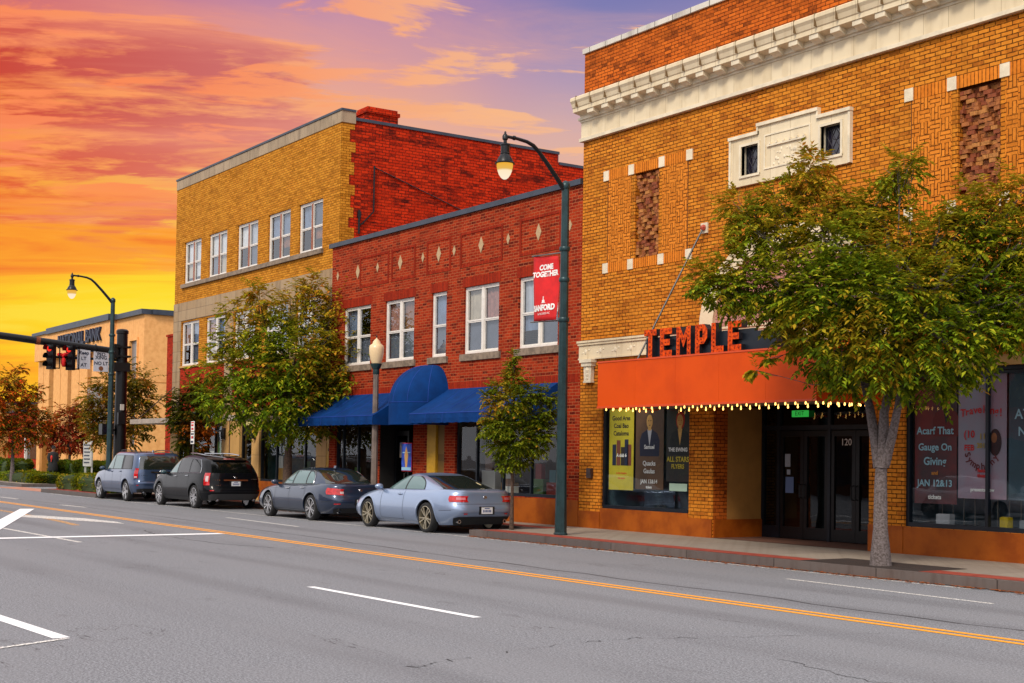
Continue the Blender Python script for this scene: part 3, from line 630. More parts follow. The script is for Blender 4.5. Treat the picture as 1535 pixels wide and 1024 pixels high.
for x0, x1 in ((-21.56, -21.06), (-19.30, -18.78)):
    w_ = MB().box(x0-.01, x1+.01, YF+.10, YF+.115, 7.88, 8.55).build('leaded_window', LEADGL, TH)
    q = MB(); cx, cz = (x0+x1)/2, 8.215
    lead = lambda xa, za, xb, zb: q.tube([(xa, YF+.095, za), (xb, YF+.095, zb)], .008, 5)
    for i in range(-2, 3):
        o_ = i*.16
        for sg in (1, -1):
            pts = []
            for t in (-.4, .4):
                pts.append((cx+o_+sg*t*.62, cz+t))
            (xa, za), (xb, zb) = pts
            if max(xa, xb) > x0 and min(xa, xb) < x1:
                def clip(xa, za, xb, zb):
                    out = []
                    for x, z, ox, oz in ((xa, za, xb, zb), (xb, zb, xa, za)):
                        if x < x0: z = z+(oz-z)*(x0-x)/(ox-x); x = x0
                        if x > x1: z = z+(oz-z)*(x1-x)/(ox-x); x = x1
                        if z > 8.53: x = x+(ox-x)*(8.53-z)/(oz-z); z = 8.53
                        if z < 7.9: x = x+(ox-x)*(7.9-z)/(oz-z); z = 7.9
                        out += [x, z]
                    return out
                lead(*clip(xa, za, xb, zb))
    q.tube([(cx+.12*math.cos(t*.5236), YF+.092, 8.36+.12*math.sin(t*.5236)) for t in range(13)], .008, 5)
    q.build('lead_came', pmat('lead', S(64, 60, 66), .5, metal=.4), w_, weld=False)
    f_ = MB(); f_.box(x0, x0+.03, YF+.08, YF+.11, 7.9, 8.53); f_.box(x1-.03, x1, YF+.08, YF+.11, 7.9, 8.53); f_.box(x0+.03, x1-.03, YF+.08, YF+.11, 8.5, 8.53); f_.build('frame', NAVY, w_)
    MB().wall(x0-.001, x1+.001, 7.899, 8.531, YF-.055, [(x0, x1, 7.9, 8.53, .16)], m=0).build('reveal', TCP, w_)
# arched blind window behind the marquee
def arch(cx, z0, hw, h, n=24): return [(cx-hw*math.cos(math.pi*i/n), z0+h*math.sin(math.pi*i/n)) for i in range(n+1)]
b = MB(); o_, i_ = arch(-20.22, 4.7, 2.60, 2.0), arch(-20.22, 4.7, 2.18, 1.6)
for j in range(len(o_)-1):
    b.grid([[(o_[j][0], YF-.09, o_[j][1]), (i_[j][0], YF-.09, i_[j][1])], [(o_[j+1][0], YF-.09, o_[j+1][1]), (i_[j+1][0], YF-.09, i_[j+1][1])]])
    b.grid([[(o_[j][0], YF-.09, o_[j][1]), (o_[j][0], YF+.02, o_[j][1])], [(o_[j+1][0], YF-.09, o_[j+1][1]), (o_[j+1][0], YF+.02, o_[j+1][1])]])
    b.grid([[(i_[j][0], YF-.09, i_[j][1]), (i_[j][0], YF+.02, i_[j][1])], [(i_[j+1][0], YF-.09, i_[j+1][1]), (i_[j+1][0], YF+.02, i_[j+1][1])]])
b.build('arch_surround', TC, TH)
b = MB(); b.face([(x, YF-.012, z) for x, z in arch(-20.22, 4.7, 2.18, 1.6)]); b.build('arch_infill', PKB, TH)
b = MB(); b.box(-27.235, -13.2, YF-.05, YF+.02, 4.29, 4.60); b.box(-27.25, -13.2, YF-.085, YF+.02, 4.60, 4.66); b.box(-27.26, -13.2, YF-.11, YF+.02, 4.66, 4.71); b.box(-27.245, -13.2, YF-.07, YF+.02, 4.25, 4.29)
b.build('lintel_band', TC, TH, weld=False)
x = -26.95; b = MB(); b.ball((x, YF-.05, 4.44), .07, sc=(.8, .35, 1), n=8); b.ball((x+.12, YF-.05, 4.48), .035, sc=(1.3, .4, .8), n=6); b.ball((x-.11, YF-.05, 4.41), .035, sc=(1.3, .4, .8), n=6)
lr = b.build('lintel_relief', TCP, TH, smooth=True, weld=False)
for i in range(1, 23): c = lr.copy(); COL.objects.link(c); c.parent = TH; c.location = (i*.58, 0, 0)
for xc in (-26.82, -13.6):
    b = MB(); b.box(xc-.24, xc+.24, YF-.17, YF+.02, 4.17, 4.25); b.box(xc-.20, xc+.20, YF-.14, YF+.02, 4.08, 4.17)
    b.prism([(xc-.15, 4.08), (xc+.15, 4.08), (xc+.13, 3.72), (xc-.13, 3.72)], YF-.10, YF+.02); b.box(xc-.15, xc+.15, YF-.11, YF+.02, 3.68, 3.73)
    for z, r_ in ((3.98, .075), (3.88, .06), (3.79, .045)): b.ball((xc, YF-.10, z), r_, sc=(.9, .5, 1.1), n=8)
    b.build('pilaster_capital', TCP, TH, weld=False)
# rusty painted base
for x0, x1, h in ((-27.22, -26.36, .56), (-26.36, -23.19, .65), (-23.19, -22.41, .55), (-18.05, -17.21, .66), (-17.21, -14.04, .655), (-14.04, -13.2, .66)):
    b = MB(); p = .03 if x1-x0 < 1 else .02
    b.box(x0+.004, x1-.004, YF-p, YF+.15 if p == .02 else YF+.05, .15, h); b.build('base_panel', RUST, TH)
# entrance recess
b = MB(); b.face([(-22.41, YF+.02, .15), (-22.41, YF+.42, .15), (-22.41, YF+.42, 3.3), (-22.41, YF+.02, 3.3)]); b.build('pillar_return', TBD, TH)
b = MB(); b.box(-22.43, -22.415, YF+.42, 22.0, .55, 3.0); b.build('recess_plaster', PLAST, TH)
b = MB(); b.box(-22.42, -22.38, YF+.03, 22.0, .15, .55); b.build('recess_base', RUST, TH)
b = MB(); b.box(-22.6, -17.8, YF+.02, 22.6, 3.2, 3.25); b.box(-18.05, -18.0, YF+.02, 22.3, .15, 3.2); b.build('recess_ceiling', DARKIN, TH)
struct(MB().face([(-22.4, YF, .156), (-18.05, YF, .156), (-18.05, 22.2, .156), (-22.4, 22.2, .156)]).build('entrance_floor', pmat('entrance_brick_paving', S(104, 66, 50), .8, var=.3)))
DY = 22.0
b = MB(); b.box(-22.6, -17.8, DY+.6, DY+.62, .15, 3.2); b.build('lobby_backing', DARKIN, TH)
b = MB()
for x in (-22.41, -21.90, -20.42, -18.98, -18.5): b.box(x-.04, x+.04, DY, DY+.12, .15, 3.2)
b.box(-22.4, -18.05, DY+.004, DY+.116, 2.52, 2.62); b.box(-22.4, -18.05, DY+.004, DY+.116, 3.08, 3.2); b.box(-22.4, -21.9, DY+.006, DY+.114, .15, .42)
b.build('entrance_frame', NAVY, TH, weld=False)
b = MB()
for a, c in ((-22.37, -21.94), (-21.86, -20.46), (-20.38, -19.02), (-18.94, -18.54)): b.face([(a, DY+.06, 2.62), (c, DY+.06, 2.62), (c, DY+.06, 3.08), (a, DY+.06, 3.08)])
b.face([(-22.37, DY+.06, .42), (-21.94, DY+.06, .42), (-21.94, DY+.06, 2.52), (-22.37, DY+.06, 2.52)]); b.build('transom_glass', GLD, TH, weld=False)
for i, (a, c) in enumerate(((-21.86, -21.165), (-21.155, -20.46), (-20.38, -19.705), (-19.695, -19.02))):
    d_ = MB(); s_ = .095
    d_.box(a, a+s_, DY+.02, DY+.075, .17, 2.5); d_.box(c-s_, c, DY+.02, DY+.075, .17, 2.5); d_.box(a+s_, c-s_, DY+.021, DY+.074, 2.38, 2.5); d_.box(a+s_, c-s_, DY+.021, DY+.074, .17, .42)
    d_ = d_.build('door', BLKM, TH, weld=False)
    MB().face([(a+s_, DY+.05, .42), (c-s_, DY+.05, .42), (c-s_, DY+.05, 2.38), (a+s_, DY+.05, 2.38)]).build('glass', GLD, d_)
    hx = c-.05 if i % 2 == 0 else a+.05
    MB().tube([(hx, DY+.02, 1.05), (hx, DY-.05, 1.07), (hx, DY-.05, 1.33), (hx, DY+.02, 1.35)], .014, 6).build('handle', BLKM, d_)
    if i == 0:
        n_ = MB(); n_.box(a+.14, a+.30, DY+.03, DY+.034, 1.72, 2.0, 0); n_.box(a+.16, a+.40, DY+.03, DY+.034, 1.15, 1.5, 1); n_.box(a+.2, a+.3, DY+.03, DY+.034, 1.55, 1.66, 0)
        n_.build('door_notice', [pmat('pale_notice', S(150, 158, 170), .7), pmat('blue_notice', S(90, 110, 150), .7)], d_, weld=False)
    if i == 3: pass
text('house_number', '120', .2, WHT, TH, (-19.98, DY+.045, 2.25))
ex = MB().box(-21.45, -21.0, DY-.05, DY, 2.80, 2.94).build('exit_sign', emat('green_exit_glow', S(60, 200, 80), .55, False), TH)
text('sign_lettering', 'EXIT', .13, INK, ex, (-21.22, DY-.054, 2.87))
MB().box(-26.85, -26.66, YF-.07, YF, 1.36, 1.6).box(-26.83, -26.68, YF-.08, YF-.07, 1.45, 1.58).build('wall_box', pmat('brown_box', S(62, 40, 34), .5, var=.3), TH, weld=False)
# shop windows of the theatre
def shopwin(root, x0, x1, z0, z1, y, mulls=(), rails=(), back=1.3, frame=NAVY, inmat=DARKIN, glass=GLS, stock=False):
    b = MB(); J = .07
    b.box(x0, x0+J, y, y+.1, z0, z1); b.box(x1-J, x1, y, y+.1, z0, z1); b.box(x0+J, x1-J, y+.002, y+.098, z1-J, z1); b.box(x0+J, x1-J, y-.02, y+.098, z0, z0+.08)
    for x in mulls: b.box(x-.03, x+.03, y+.006, y+.09, z0+.08, z1-J)
    for z in rails: b.box(x0+J, x1-J, y+.010, y+.086, z-.025, z+.025)
    f_ = b.build('shop_window', frame, root, weld=False)
    MB().face([(x0+J, y+.05, z0+.08), (x1-J, y+.05, z0+.08), (x1-J, y+.05, z1-J), (x0+J, y+.05, z1-J)]).build('pane', glass, f_)
    r_ = MB(); yb = y+back
    r_.face([(x0, yb, z0), (x1, yb, z0), (x1, yb, z1), (x0, yb, z1)], 0); r_.face([(x0, y+.1, z0), (x0, yb, z0), (x0, yb, z1), (x0, y+.1, z1)], 0); r_.face([(x1, y+.1, z0), (x1, yb, z0), (x1, yb, z1), (x1, y+.1, z1)], 0)
    r_.face([(x0, y+.1, z0+.04), (x1, y+.1, z0+.04), (x1, yb, z0+.04), (x0, yb, z0+.04)], 0); r_.face([(x0, y+.1, z1), (x1, y+.1, z1), (x1, yb, z1), (x0, yb, z1)], 0)
    r_.build('shop_interior', inmat, f_)
    if stock:
        rnd = random.Random(int(abs(x0)*10)); d_ = MB(); x = x0+.25
        while x < x1-.5:
            wd = rnd.uniform(.2, .7); yy = y+rnd.uniform(.25, back-.35); h = rnd.uniform(.35, 1.25); mi = rnd.randrange(6)
            d_.box(x, x+wd, yy, yy+.2, z0+.04, z0+.04+h*.5, mi); d_.box(x+wd*.2, x+wd*.75, yy+.02, yy+.15, z0+.04+h*.5, z0+.04+h, (mi+2) % 6)
            if rnd.random() < .5: d_.box(x, x+wd*.9, y+back-.06, y+back-.03, z0+1.1, z0+rnd.uniform(1.5, 2.2), (mi+3) % 6)
            if rnd.random() < .45: d_.lathe([(.0, 0), (.09, .01), (.10, .12), (.05, .2), (.0, .21)], c=(x+wd/2, yy+.1, z1-rnd.uniform(.5, .9)), n=8, m=6)  # made-up glowing pendant, added at random for interior glow
            x += wd+rnd.uniform(.05, .4)
        d_.build('display', [pmat('display_'+c_, S(*rgb), .6) for c_, rgb in (('red', (150, 50, 36)), ('ochre', (190, 140, 60)), ('teal', (70, 120, 126)), ('white', (206, 200, 190)), ('green', (90, 120, 60)), ('brown', (120, 84, 56)))]+[emat('added_pendant_glow', (1, .72, .38), 2.2, False)], f_, weld=False)
    return f_
BLUEIN = pmat('blue_grey_interior', S(96, 124, 138), .8, col2=S(30, 40, 48), vscale=.9)
lw = shopwin(TH, -26.36, -23.19, .65, 3.2, YF+.06, inmat=BLUEIN)
rw = shopwin(TH, -17.21, -14.04, .66, 3.56, YF+.06, mulls=(-15.45+.0,), rails=(3.45,), inmat=BLUEIN)
MB().box(-17.21, -14.04, YF-.025, YF+.03, 3.56, 3.75).build('window_head', TANST, TH)
MB().box(-17.25, -14.0, YF-.05, YF+.03, 3.75, 3.9).build('soldier_course', TBS, TH)

# marquee
ML, MR, MY, MZ0, MZ1 = -24.27, -17.76, 18.8, 2.95, 3.97
MQ = MB()
for i in range(5):
    a, c = ML+(MR-ML)*i/5, ML+(MR-ML)*(i+1)/5; MQ.box(a+.002, c-.002, MY, MY+.03, MZ0, MZ1)
MQ.box(ML, ML+.03, MY+.031, YF-.02, MZ0, MZ1); MQ.box(MR-.03, MR, MY+.031, YF-.02, MZ0, MZ1); MQ.box(ML+.031, MR-.031, MY+.031, YF-.02, MZ1-.06, MZ1-.03)
MQ = MQ.build('marquee', ORNG, TH, weld=False)
MB().box(ML+.031, MR-.031, MY+.031, YF-.02, MZ0+.03, MZ0+.05).build('soffit', pmat('grey_soffit', S(120, 108, 96), .5, metal=.2, var=.3), MQ)
b = MB(); b.box(ML-.01, MR+.01, MY-.012, MY, MZ0-.01, MZ0+.035); b.box(ML-.01, MR+.01, MY-.012, MY, MZ1-.025, MZ1+.01); b.box(MR, MR+.012, MY, YF-.03, MZ0-.01, MZ0+.035); b.build('edge_trim', pmat('dark_orange_trim', S(206, 70, 10), .45), MQ, weld=False)
b = MB(); b.box(MR, MR+.02, MY+.02, YF-.3, MZ0+.16, MZ1-.08); sp = b.build('side_panel', YELP, MQ)
b = MB()                                                                # dark scribbled lettering on the yellow side panel
for i in range(9):
    y = MY+.22+i*.14; b.box(MR+.02, MR+.024, y, y+.035, 3.30+.05*(i % 2), 3.62-.04*(i % 3)); b.box(MR+.02, MR+.024, y+.02, y+.1, 3.42+.03*(i % 3), 3.46+.03*(i % 3))
b.build('panel_lettering', INK, MQ, weld=False)
bb = MB(); bb.lathe([(.0, -.04), (.012, -.035), (.0175, -.018), (.015, 0), (.010, .018), (.010, .045)], n=8)
bulb0 = None; spots = []
n_ = 25
for i in range(n_): spots.append((ML+.14+(MR-ML-.28)*i/(n_-1), MY+.14))
for i in range(20): spots.append((-23.0+(5.1)*i/19, YF-.42))
for i in range(1, 8): spots.append((ML+.14, MY+.14+i*.19)); spots.append((MR-.14, MY+.14+i*.19))
for i, (x, y) in enumerate(spots):
    if bulb0 is None: bulb0 = bb.build('bulb', BULB, None, smooth=True); bulb0.parent = MQ; o = bulb0; o.location = Vector((x, y, MZ0-.02))-woff(MQ)
    else: o = bulb0.copy(); COL.objects.link(o); o.location = Vector((x, y, MZ0-.02))-woff(MQ)
# roof sign: dark backing trough and six block letters
b = MB(); b.box(-22.85, -19.55, 19.0, 19.06, 3.97, 4.42); b.box(-19.55, -19.0, 19.0, 19.5, 3.97, 4.36); b.box(-22.85, -19.6, 19.06, 19.5, 3.97, 4.0)
b.build('sign_backing', NAVY, MQ, weld=False)
LH = .60; LZ = 3.985
def letter(ch, x, wd):
    st = .13
    bx = []
    if ch == 'T': bx = [(0, wd, LH-st, LH), (wd/2-st/2, wd/2+st/2, 0, LH-st)]
    if ch == 'E': bx = [(0, st, 0, LH), (st, wd, LH-st, LH), (st, wd, 0, st), (st, wd*.82, LH/2-st/2, LH/2+st/2)]
    if ch == 'L': bx = [(0, st, 0, LH), (st, wd, 0, st)]
    b = MB(); polys = [[(x+a, LZ+c), (x+d, LZ+c), (x+d, LZ+e), (x+a, LZ+e)] for a, d, c, e in bx]
    if ch == 'M': polys = [[(x, LZ), (x+st*.85, LZ), (x+st*.85, LZ+LH), (x, LZ+LH)], [(x+wd-st*.85, LZ), (x+wd, LZ), (x+wd, LZ+LH), (x+wd-st*.85, LZ+LH)],
                             [(x+st*.85, LZ+LH), (x+st*.85, LZ+LH-.2), (x+wd/2, LZ+.16), (x+wd/2, LZ+.4)], [(x+wd-st*.85, LZ+LH-.2), (x+wd-st*.85, LZ+LH), (x+wd/2, LZ+.4), (x+wd/2, LZ+.16)]]
    if ch == 'P': polys = [[(x, LZ), (x+st, LZ), (x+st, LZ+LH), (x, LZ+LH)], [(x+st, LZ+LH-st), (x+wd*.62, LZ+LH-st), (x+wd*.72, LZ+LH), (x+st, LZ+LH)],
                             [(x+st, LZ+.2), (x+wd*.72, LZ+.2), (x+wd*.62, LZ+.2+st), (x+st, LZ+.2+st)], [(x+wd*.62, LZ+LH-st), (x+wd*.62, LZ+.2+st), (x+wd*.72, LZ+.2), (x+wd, LZ+.32), (x+wd, LZ+LH-.11), (x+wd*.72, LZ+LH)]]
    f = MB()
    for p in polys: b.prism(p, 18.90, 19.06, 0); f.face([(px_, 18.897, pz) for px_, pz in p], 0)
    for p in polys:
        L_ = [Vector(q) for q in p]; c0 = (L_[0]+L_[3])/2; c1 = (L_[1]+L_[2])/2
        if (c1-c0).length < (L_[0]-L_[3]).length: c0 = (L_[0]+L_[1])/2; c1 = (L_[2]+L_[3])/2 if len(L_) == 4 else (L_[2]+L_[5])/2
        n_ = max(2, int((c1-c0).length/.085))
        for i in range(n_):
            q = c0.lerp(c1, (i+.5)/n_); f.ball((q.x, 18.893, q.y), .016, 1, n=6)
    lt = b.build('letter', [pmat('letter_side', S(34, 32, 40), .5, var=.3)], MQ, weld=False)
    f.build('letter_face', [pmat('rusty_orange_letter', S(232, 84, 16), .7, col2=S(150, 40, 10), vscale=14, spec=.15), pmat('small_dead_bulb', S(120, 40, 20), .3)], lt, weld=False)
for ch, x, wd in zip('TEMPLE', (-22.80, -22.28, -21.76, -21.18, -20.70, -20.22), (.40, .38, .44, .36, .36, .38)): letter(ch, x, wd)
for xa, xf in ((-22.75, -23.1), (-17.7, -18.6)):
    MB().tube([(xa, YF-.05, 6.95), (xf, 18.95, 3.95)], .022, 6).build('hanger_rod', BLKM, TH)
    MB().box(xa-.11, xa+.11, YF-.03, YF+.01, 6.83, 7.06).ball((xa, YF-.05, 6.95), .07, 1, n=8).build('anchor_plate', [TCP, pmat('red_anchor', S(170, 70, 50), .6)], TH, weld=False)

# posters hung in the two shop windows: each a thing of its own
def poster(name, x0, x1, z0, z1, y, m, label):
    o = MB().box(x0, x1, y, y+.006, z0, z1).build(name, m); o['label'] = label; o['category'] = 'poster'; o['group'] = 'posters in the theatre windows'; return o
def figure(root, cx, z, s_, y, skin, coat, shirt, hair=None, beard=False):      # a printed head and shoulders
    def ell(rx, rz, cx_, cz, n=20): return [(cx_+rx*math.cos(2*math.pi*i/n), cz+rz*math.sin(2*math.pi*i/n)) for i in range(n)]
    fl = lambda poly, d: b.face([(px_, y-d, pz) for px_, pz in poly], mi)
    b = MB(); mi = 0
    fl([(cx-.30*s_, z-.62*s_), (cx+.30*s_, z-.62*s_), (cx+.31*s_, z-.30*s_), (cx+.24*s_, z-.16*s_), (cx+.08*s_, z-.08*s_), (cx-.08*s_, z-.08*s_), (cx-.24*s_, z-.16*s_), (cx-.31*s_, z-.30*s_)], .002)
    mi = 1; fl([(cx-.07*s_, z-.08*s_), (cx, z-.42*s_), (cx+.07*s_, z-.08*s_)], .003)
    if hair: mi = 3; fl(ell(.135*s_, .19*s_, cx+.01*s_, z+.10*s_), .003)
    mi = 2; fl([(cx-.05*s_, z-.1*s_), (cx+.05*s_, z-.1*s_), (cx+.05*s_, z+.05*s_), (cx-.05*s_, z+.05*s_)], .004); fl(ell(.095*s_, .14*s_, cx, z+.08*s_), .0045)
    mi = 3
    for dx_ in (-.035, .035): fl(ell(.016*s_, .010*s_, cx+dx_*s_, z+.095*s_, 8), .0055)
    fl(ell(.03*s_, .008*s_, cx, z+.005*s_, 8), .0055)
    b.build('portrait', [coat, shirt, skin, hair or INK], root, weld=False)
PY = YF+.14
SKIN = pmat('printed_skin', S(232, 180, 100), .7, var=.2); SKIN2 = pmat('printed_skin_dark', S(150, 96, 60), .7, var=.2); NVY = pmat('printed_navy', S(26, 36, 60), .7)
def inks(root, lines, x, y, m, al='CENTER'):
    for z, sz, tx in lines: text('lettering', tx, sz, m, root, (x, y-.003, z), align=al, off=.004)
p1 = poster('yellow_poster', -26.22, -25.30, 1.10, 3.02, PY, pmat('olive_yellow_poster', S(196, 178, 36), .6, var=.12), 'olive yellow poster with dark script, at the left of the theatre display window')
inks(p1, [(2.80, .15, 'Good Ares'), (2.62, .15, 'Coal Bao'), (2.44, .15, 'Cataloma')], -25.77, PY, INK)
b = MB()
for i, (x, c, h) in enumerate(((-26.02, 0, .5), (-25.86, 1, .6), (-25.7, 2, .44), (-25.56, 0, .62), (-25.45, 1, .5))): b.box(x-.07, x+.07, PY-.004, PY-.001, 1.68, 1.68+h, c)
b.build('print', [NVY, pmat('print_brown', S(120, 60, 40), .7), pmat('print_dark', S(40, 32, 30), .7)], p1, weld=False)
inks(p1, [(1.92, .11, 'A club 6'), ], -25.74, PY-.003, WHT); inks(p1, [(1.5, .07, 'in the theatre'), (1.38, .06, 'this season')], -25.74, PY, pmat('print_orange', S(210, 110, 30), .7))
p2_ = poster('brown_poster', -25.22, -24.22, 1.14, 3.04, PY, pmat('dark_brown_poster', S(104, 72, 44), .5, var=.4, vscale=1.5), 'dark brown poster of a man in a navy suit, middle of the display window')
figure(p2_, -24.72, 2.62, 1.15, PY, SKIN, NVY, pmat('printed_white_shirt', S(200, 200, 206), .7))
inks(p2_, [(2.12, .13, 'Samuel'), (1.74, .15, 'Quacks'), (1.56, .15, 'Gaulas'), (1.32, .13, 'JAN 13&14'), (1.19, .08, 'tickets')], -24.72, PY-.005, WHT)
p3 = poster('black_poster', -24.12, -23.32, 1.34, 3.04, PY, pmat('black_poster', S(34, 28, 24), .5, var=.4, vscale=1.5), 'black poster of a red haired performer, nearest the brick pillar')
figure(p3, -23.66, 2.62, 1.1, PY, SKIN, INK, SKIN, hair=pmat('printed_red_hair', S(190, 36, 24), .7))
inks(p3, [(2.06, .12, 'THE EWING')], -23.72, PY-.005, WHT); inks(p3, [(1.84, .16, 'ALL STARS'), (1.68, .14, 'FLYERS')], -23.72, PY-.005, pmat('print_yellow', S(204, 180, 50), .7))
b = MB().box(-23.95, -23.35, PY-.05, PY-.045, 1.13, 1.3).build('window_card', pmat('pale_green_card', S(170, 200, 180), .7)); tag(b, 'small pale green card leaning below the black poster', 'card')
p4 = poster('dark_poster', -17.08, -16.14, 1.10, 3.42, PY, pmat('deep_red_poster', S(50, 30, 38), .5, col2=S(112, 22, 28), vscale=1.1), 'dark red poster with white script beside the brick pillar by the tree')
figure(p4, -16.38, 2.92, .95, PY, pmat('printed_orange_face', S(190, 92, 40), .7, var=.3), pmat('printed_maroon', S(96, 22, 26), .7), INK)
inks(p4, [(2.43, .19, 'Acarf That'), (2.13, .18, 'Gauge On'), (1.87, .20, 'Giving'), (1.47, .17, 'JAN 12&13')], -16.62, PY-.006, pmat('print_pale_blue', S(150, 190, 206), .7)); inks(p4, [(1.66, .10, 'and')], -16.62, PY-.006, pmat('print_orange2', S(190, 120, 40), .7)); inks(p4, [(1.22, .11, 'tickets')], -16.62, PY-.006, WHT)
p5 = poster('pale_poster', -16.10, -15.09, 1.22, 3.43, PY-.012, pmat('pale_pink_poster', S(140, 140, 156), .6, col2=S(160, 124, 142), vscale=.8), 'pale pink grey poster with curved red lettering in the right theatre window')
for i, ch in enumerate('Traveling!'): a = R(25-5.5*i); text('lettering', ch, .19, REDL, p5, (-15.60+(i-4.5)*.088, PY-.02, 2.74+.06*math.cos((i-4.5)*.35)), off=.004)
for i, ch in enumerate('Symphony'):
    a = math.pi*1.12+math.pi*.72*i/7; text('lettering', ch, .17, pmat('print_maroon', S(100, 34, 40), .7), p5, (-15.60+.32*math.cos(a), PY-.02, 2.12+.33*math.sin(a)), rot=(90, -math.degrees(a-1.5*math.pi), 0), off=.004)
inks(p5, [(2.36, .18, '(10'), (2.12, .14, 'FEB')], -15.86, PY-.02, REDL); inks(p5, [(2.32, .14, '11'), (2.16, .12, '2018')], -15.58, PY-.02, pmat('print_gold', S(180, 150, 60), .7)); inks(p5, [(1.72, .09, 'feature'), (1.63, .09, 'theater')], -15.55, PY-.02, REDL); inks(p5, [(1.38, .09, 'presents now')], -15.58, PY-.02, WHT)
b = MB(); b.face([(-15.32+.13*math.cos(i*.314), PY-.018, 2.22+.24*math.sin(i*.314)) for i in range(20)], 0); b.face([(-15.34+.06*math.cos(i*.314), PY-.02, 2.30+.09*math.sin(i*.314)) for i in range(20)], 1); b.build('portrait', [INK, SKIN2], p5, weld=False)
p6 = poster('navy_poster', -15.05, -14.12, 1.22, 3.43, PY-.006, pmat('navy_poster', S(44, 76, 92), .5, var=.4, vscale=1.2), 'dark teal poster with pale blue lettering at the right edge')
inks(p6, [(3.1, .2, 'Radio'), (2.7, .24, 'AT THE'), (2.4, .22, 'NIGHT'), (2.08, .2, 'BALL')], -14.52, PY-.012, pmat('print_pale_blue', S(150, 190, 206), .7))
# dark lattice in the right window below the posters, small boxes on the sill
b = MB()
for i in range(11): b.box(-16.75+i*.24, -16.735+i*.24, YF+.5, YF+.515, .72, 1.22+.12*(i % 2))
tag(b.build('display_rack', GRYM, weld=False), 'thin metal display rack standing in the right theatre window', 'rack')
for x, wd, h, m, lab in ((-16.72, .3, .2, BLIND, 'pale box on the window sill under the dark red poster'), (-15.35, .16, .2, YELP, 'small yellow box on the window sill under the pale poster'), (-14.95, .4, .16, pmat('grey_box', S(110, 116, 124), .7), 'grey box on the window sill right of the yellow box')):
    tag(MB().box(x, x+wd, YF+.3, YF+.45, .705, .705+h).box(x+.02, x+wd-.02, YF+.32, YF+.43, .705+h, .715+h).build('display_box', m, weld=False), lab, 'box')

# ------------------------------------------------------------------ red brick shop
RS = thing('red_brick_shop', (-34, YF, .15), 'two storey red brick shop with white diamonds and dark blue awnings', 'shop')
wins = [(-39.95, -38.12, False), (-37.2, -35.42, False), (-34.43, -33.6, True), (-32.66, -30.9, False), (-29.96, -28.2, False)]
ops = [(a, c, 4.69, 6.56, .14) for a, c, _ in wins]
stores = [(-40.39, -37.5, .35, 3.5, .1), (-37.4, -35.36, .16, 3.5, .02), (-34.55, -33.59, .16, 3.5, .12), (-33.0, -28.16, .82, 3.5, .1)]
b = MB(); b.wall(-40.825, -27.225, .15, 8.62, YF, ops+stores); b.build('wall', RB, RS)
b = MB(); shell(b, -40.825, -27.225, YF, 40, .15, 8.62); b.build('rear_wall', RB, RS)
MB().box(-40.95, -27.23, YF-.08, YF+.4, 8.62, 8.76).build('coping', COPE, RS)
big = [-36.30, -34.06, -31.82, -29.09, -39.02]
b = MB()
for x in (-40.41, -39.02, -37.72, -36.30, -34.96, -34.06, -33.22, -31.82, -30.49, -29.09, -27.73):
    hw, hh = (.125, .225) if x in big else (.08, .145)
    d_ = MB().prism([(x-hw, 7.66), (x, 7.66-hh), (x+hw, 7.66), (x, 7.66+hh)], YF-.018, YF+.01).build('diamond', pmat('cream_diamond_tile', S(184, 154, 114), .6, var=.15), RS)
for x0, x1 in ((-38.9, -37.0), (-36.85, -35.4), (-32.9, -30.75), (-29.95, -28.1), (-34.75, -33.4)):
    b = MB(); z0, z1 = 7.12, 8.12
    b.box(x0, x1, YF-.014, YF+.01, z1-.08, z1); b.box(x0, x1, YF-.014, YF+.01, z0, z0+.08); b.box(x0, x0+.08, YF-.014, YF+.01, z0+.08, z1-.08); b.box(x1-.08, x1, YF-.014, YF+.01, z0+.08, z1-.08)
    b.build('brick_frame', RBS, RS, weld=False)
looks = [[(6, 2), (3, 2)], [(7, 2), (1, 2)], [(6, 2)], [(5, 2), (7, 2)], [(0, 6), (0, 2)]]
for (a, c, s_), lk in zip(wins, looks):
    dhwin(RS, a, c, 4.69, 6.56, YF, lk, single=s_)
    MB().box(a-.12, c+.12, YF-.06, YF+.05, 4.50, 4.685).build('sill', CONC, RS)
    MB().box(a-.08, c+.08, YF-.008, YF+.05, 6.562, 6.82).build('soldier_course', RBS, RS)
MB().box(-40.8, -27.3, YF-.008, YF+.05, 3.72, 3.93).build('soldier_course', RBS, RS)
for x0, x1 in ((-33.59, -33.0), (-33.0, -28.16), (-28.16, -27.23)): MB().box(x0+.004, x1-.004, YF-.025, YF+.06, .15, .80).build('base_panel', RUST, RS)
shopwin(RS, -40.39, -37.5, .35, 3.5, YF+.06, mulls=(-38.94, -39.95, -37.95), rails=(2.75,), inmat=WARMIN, stock=True)
shopwin(RS, -33.0, -28.16, .82, 3.5, YF+.06, mulls=(-32.0, -30.7, -29.4), inmat=WARMIN, stock=True)
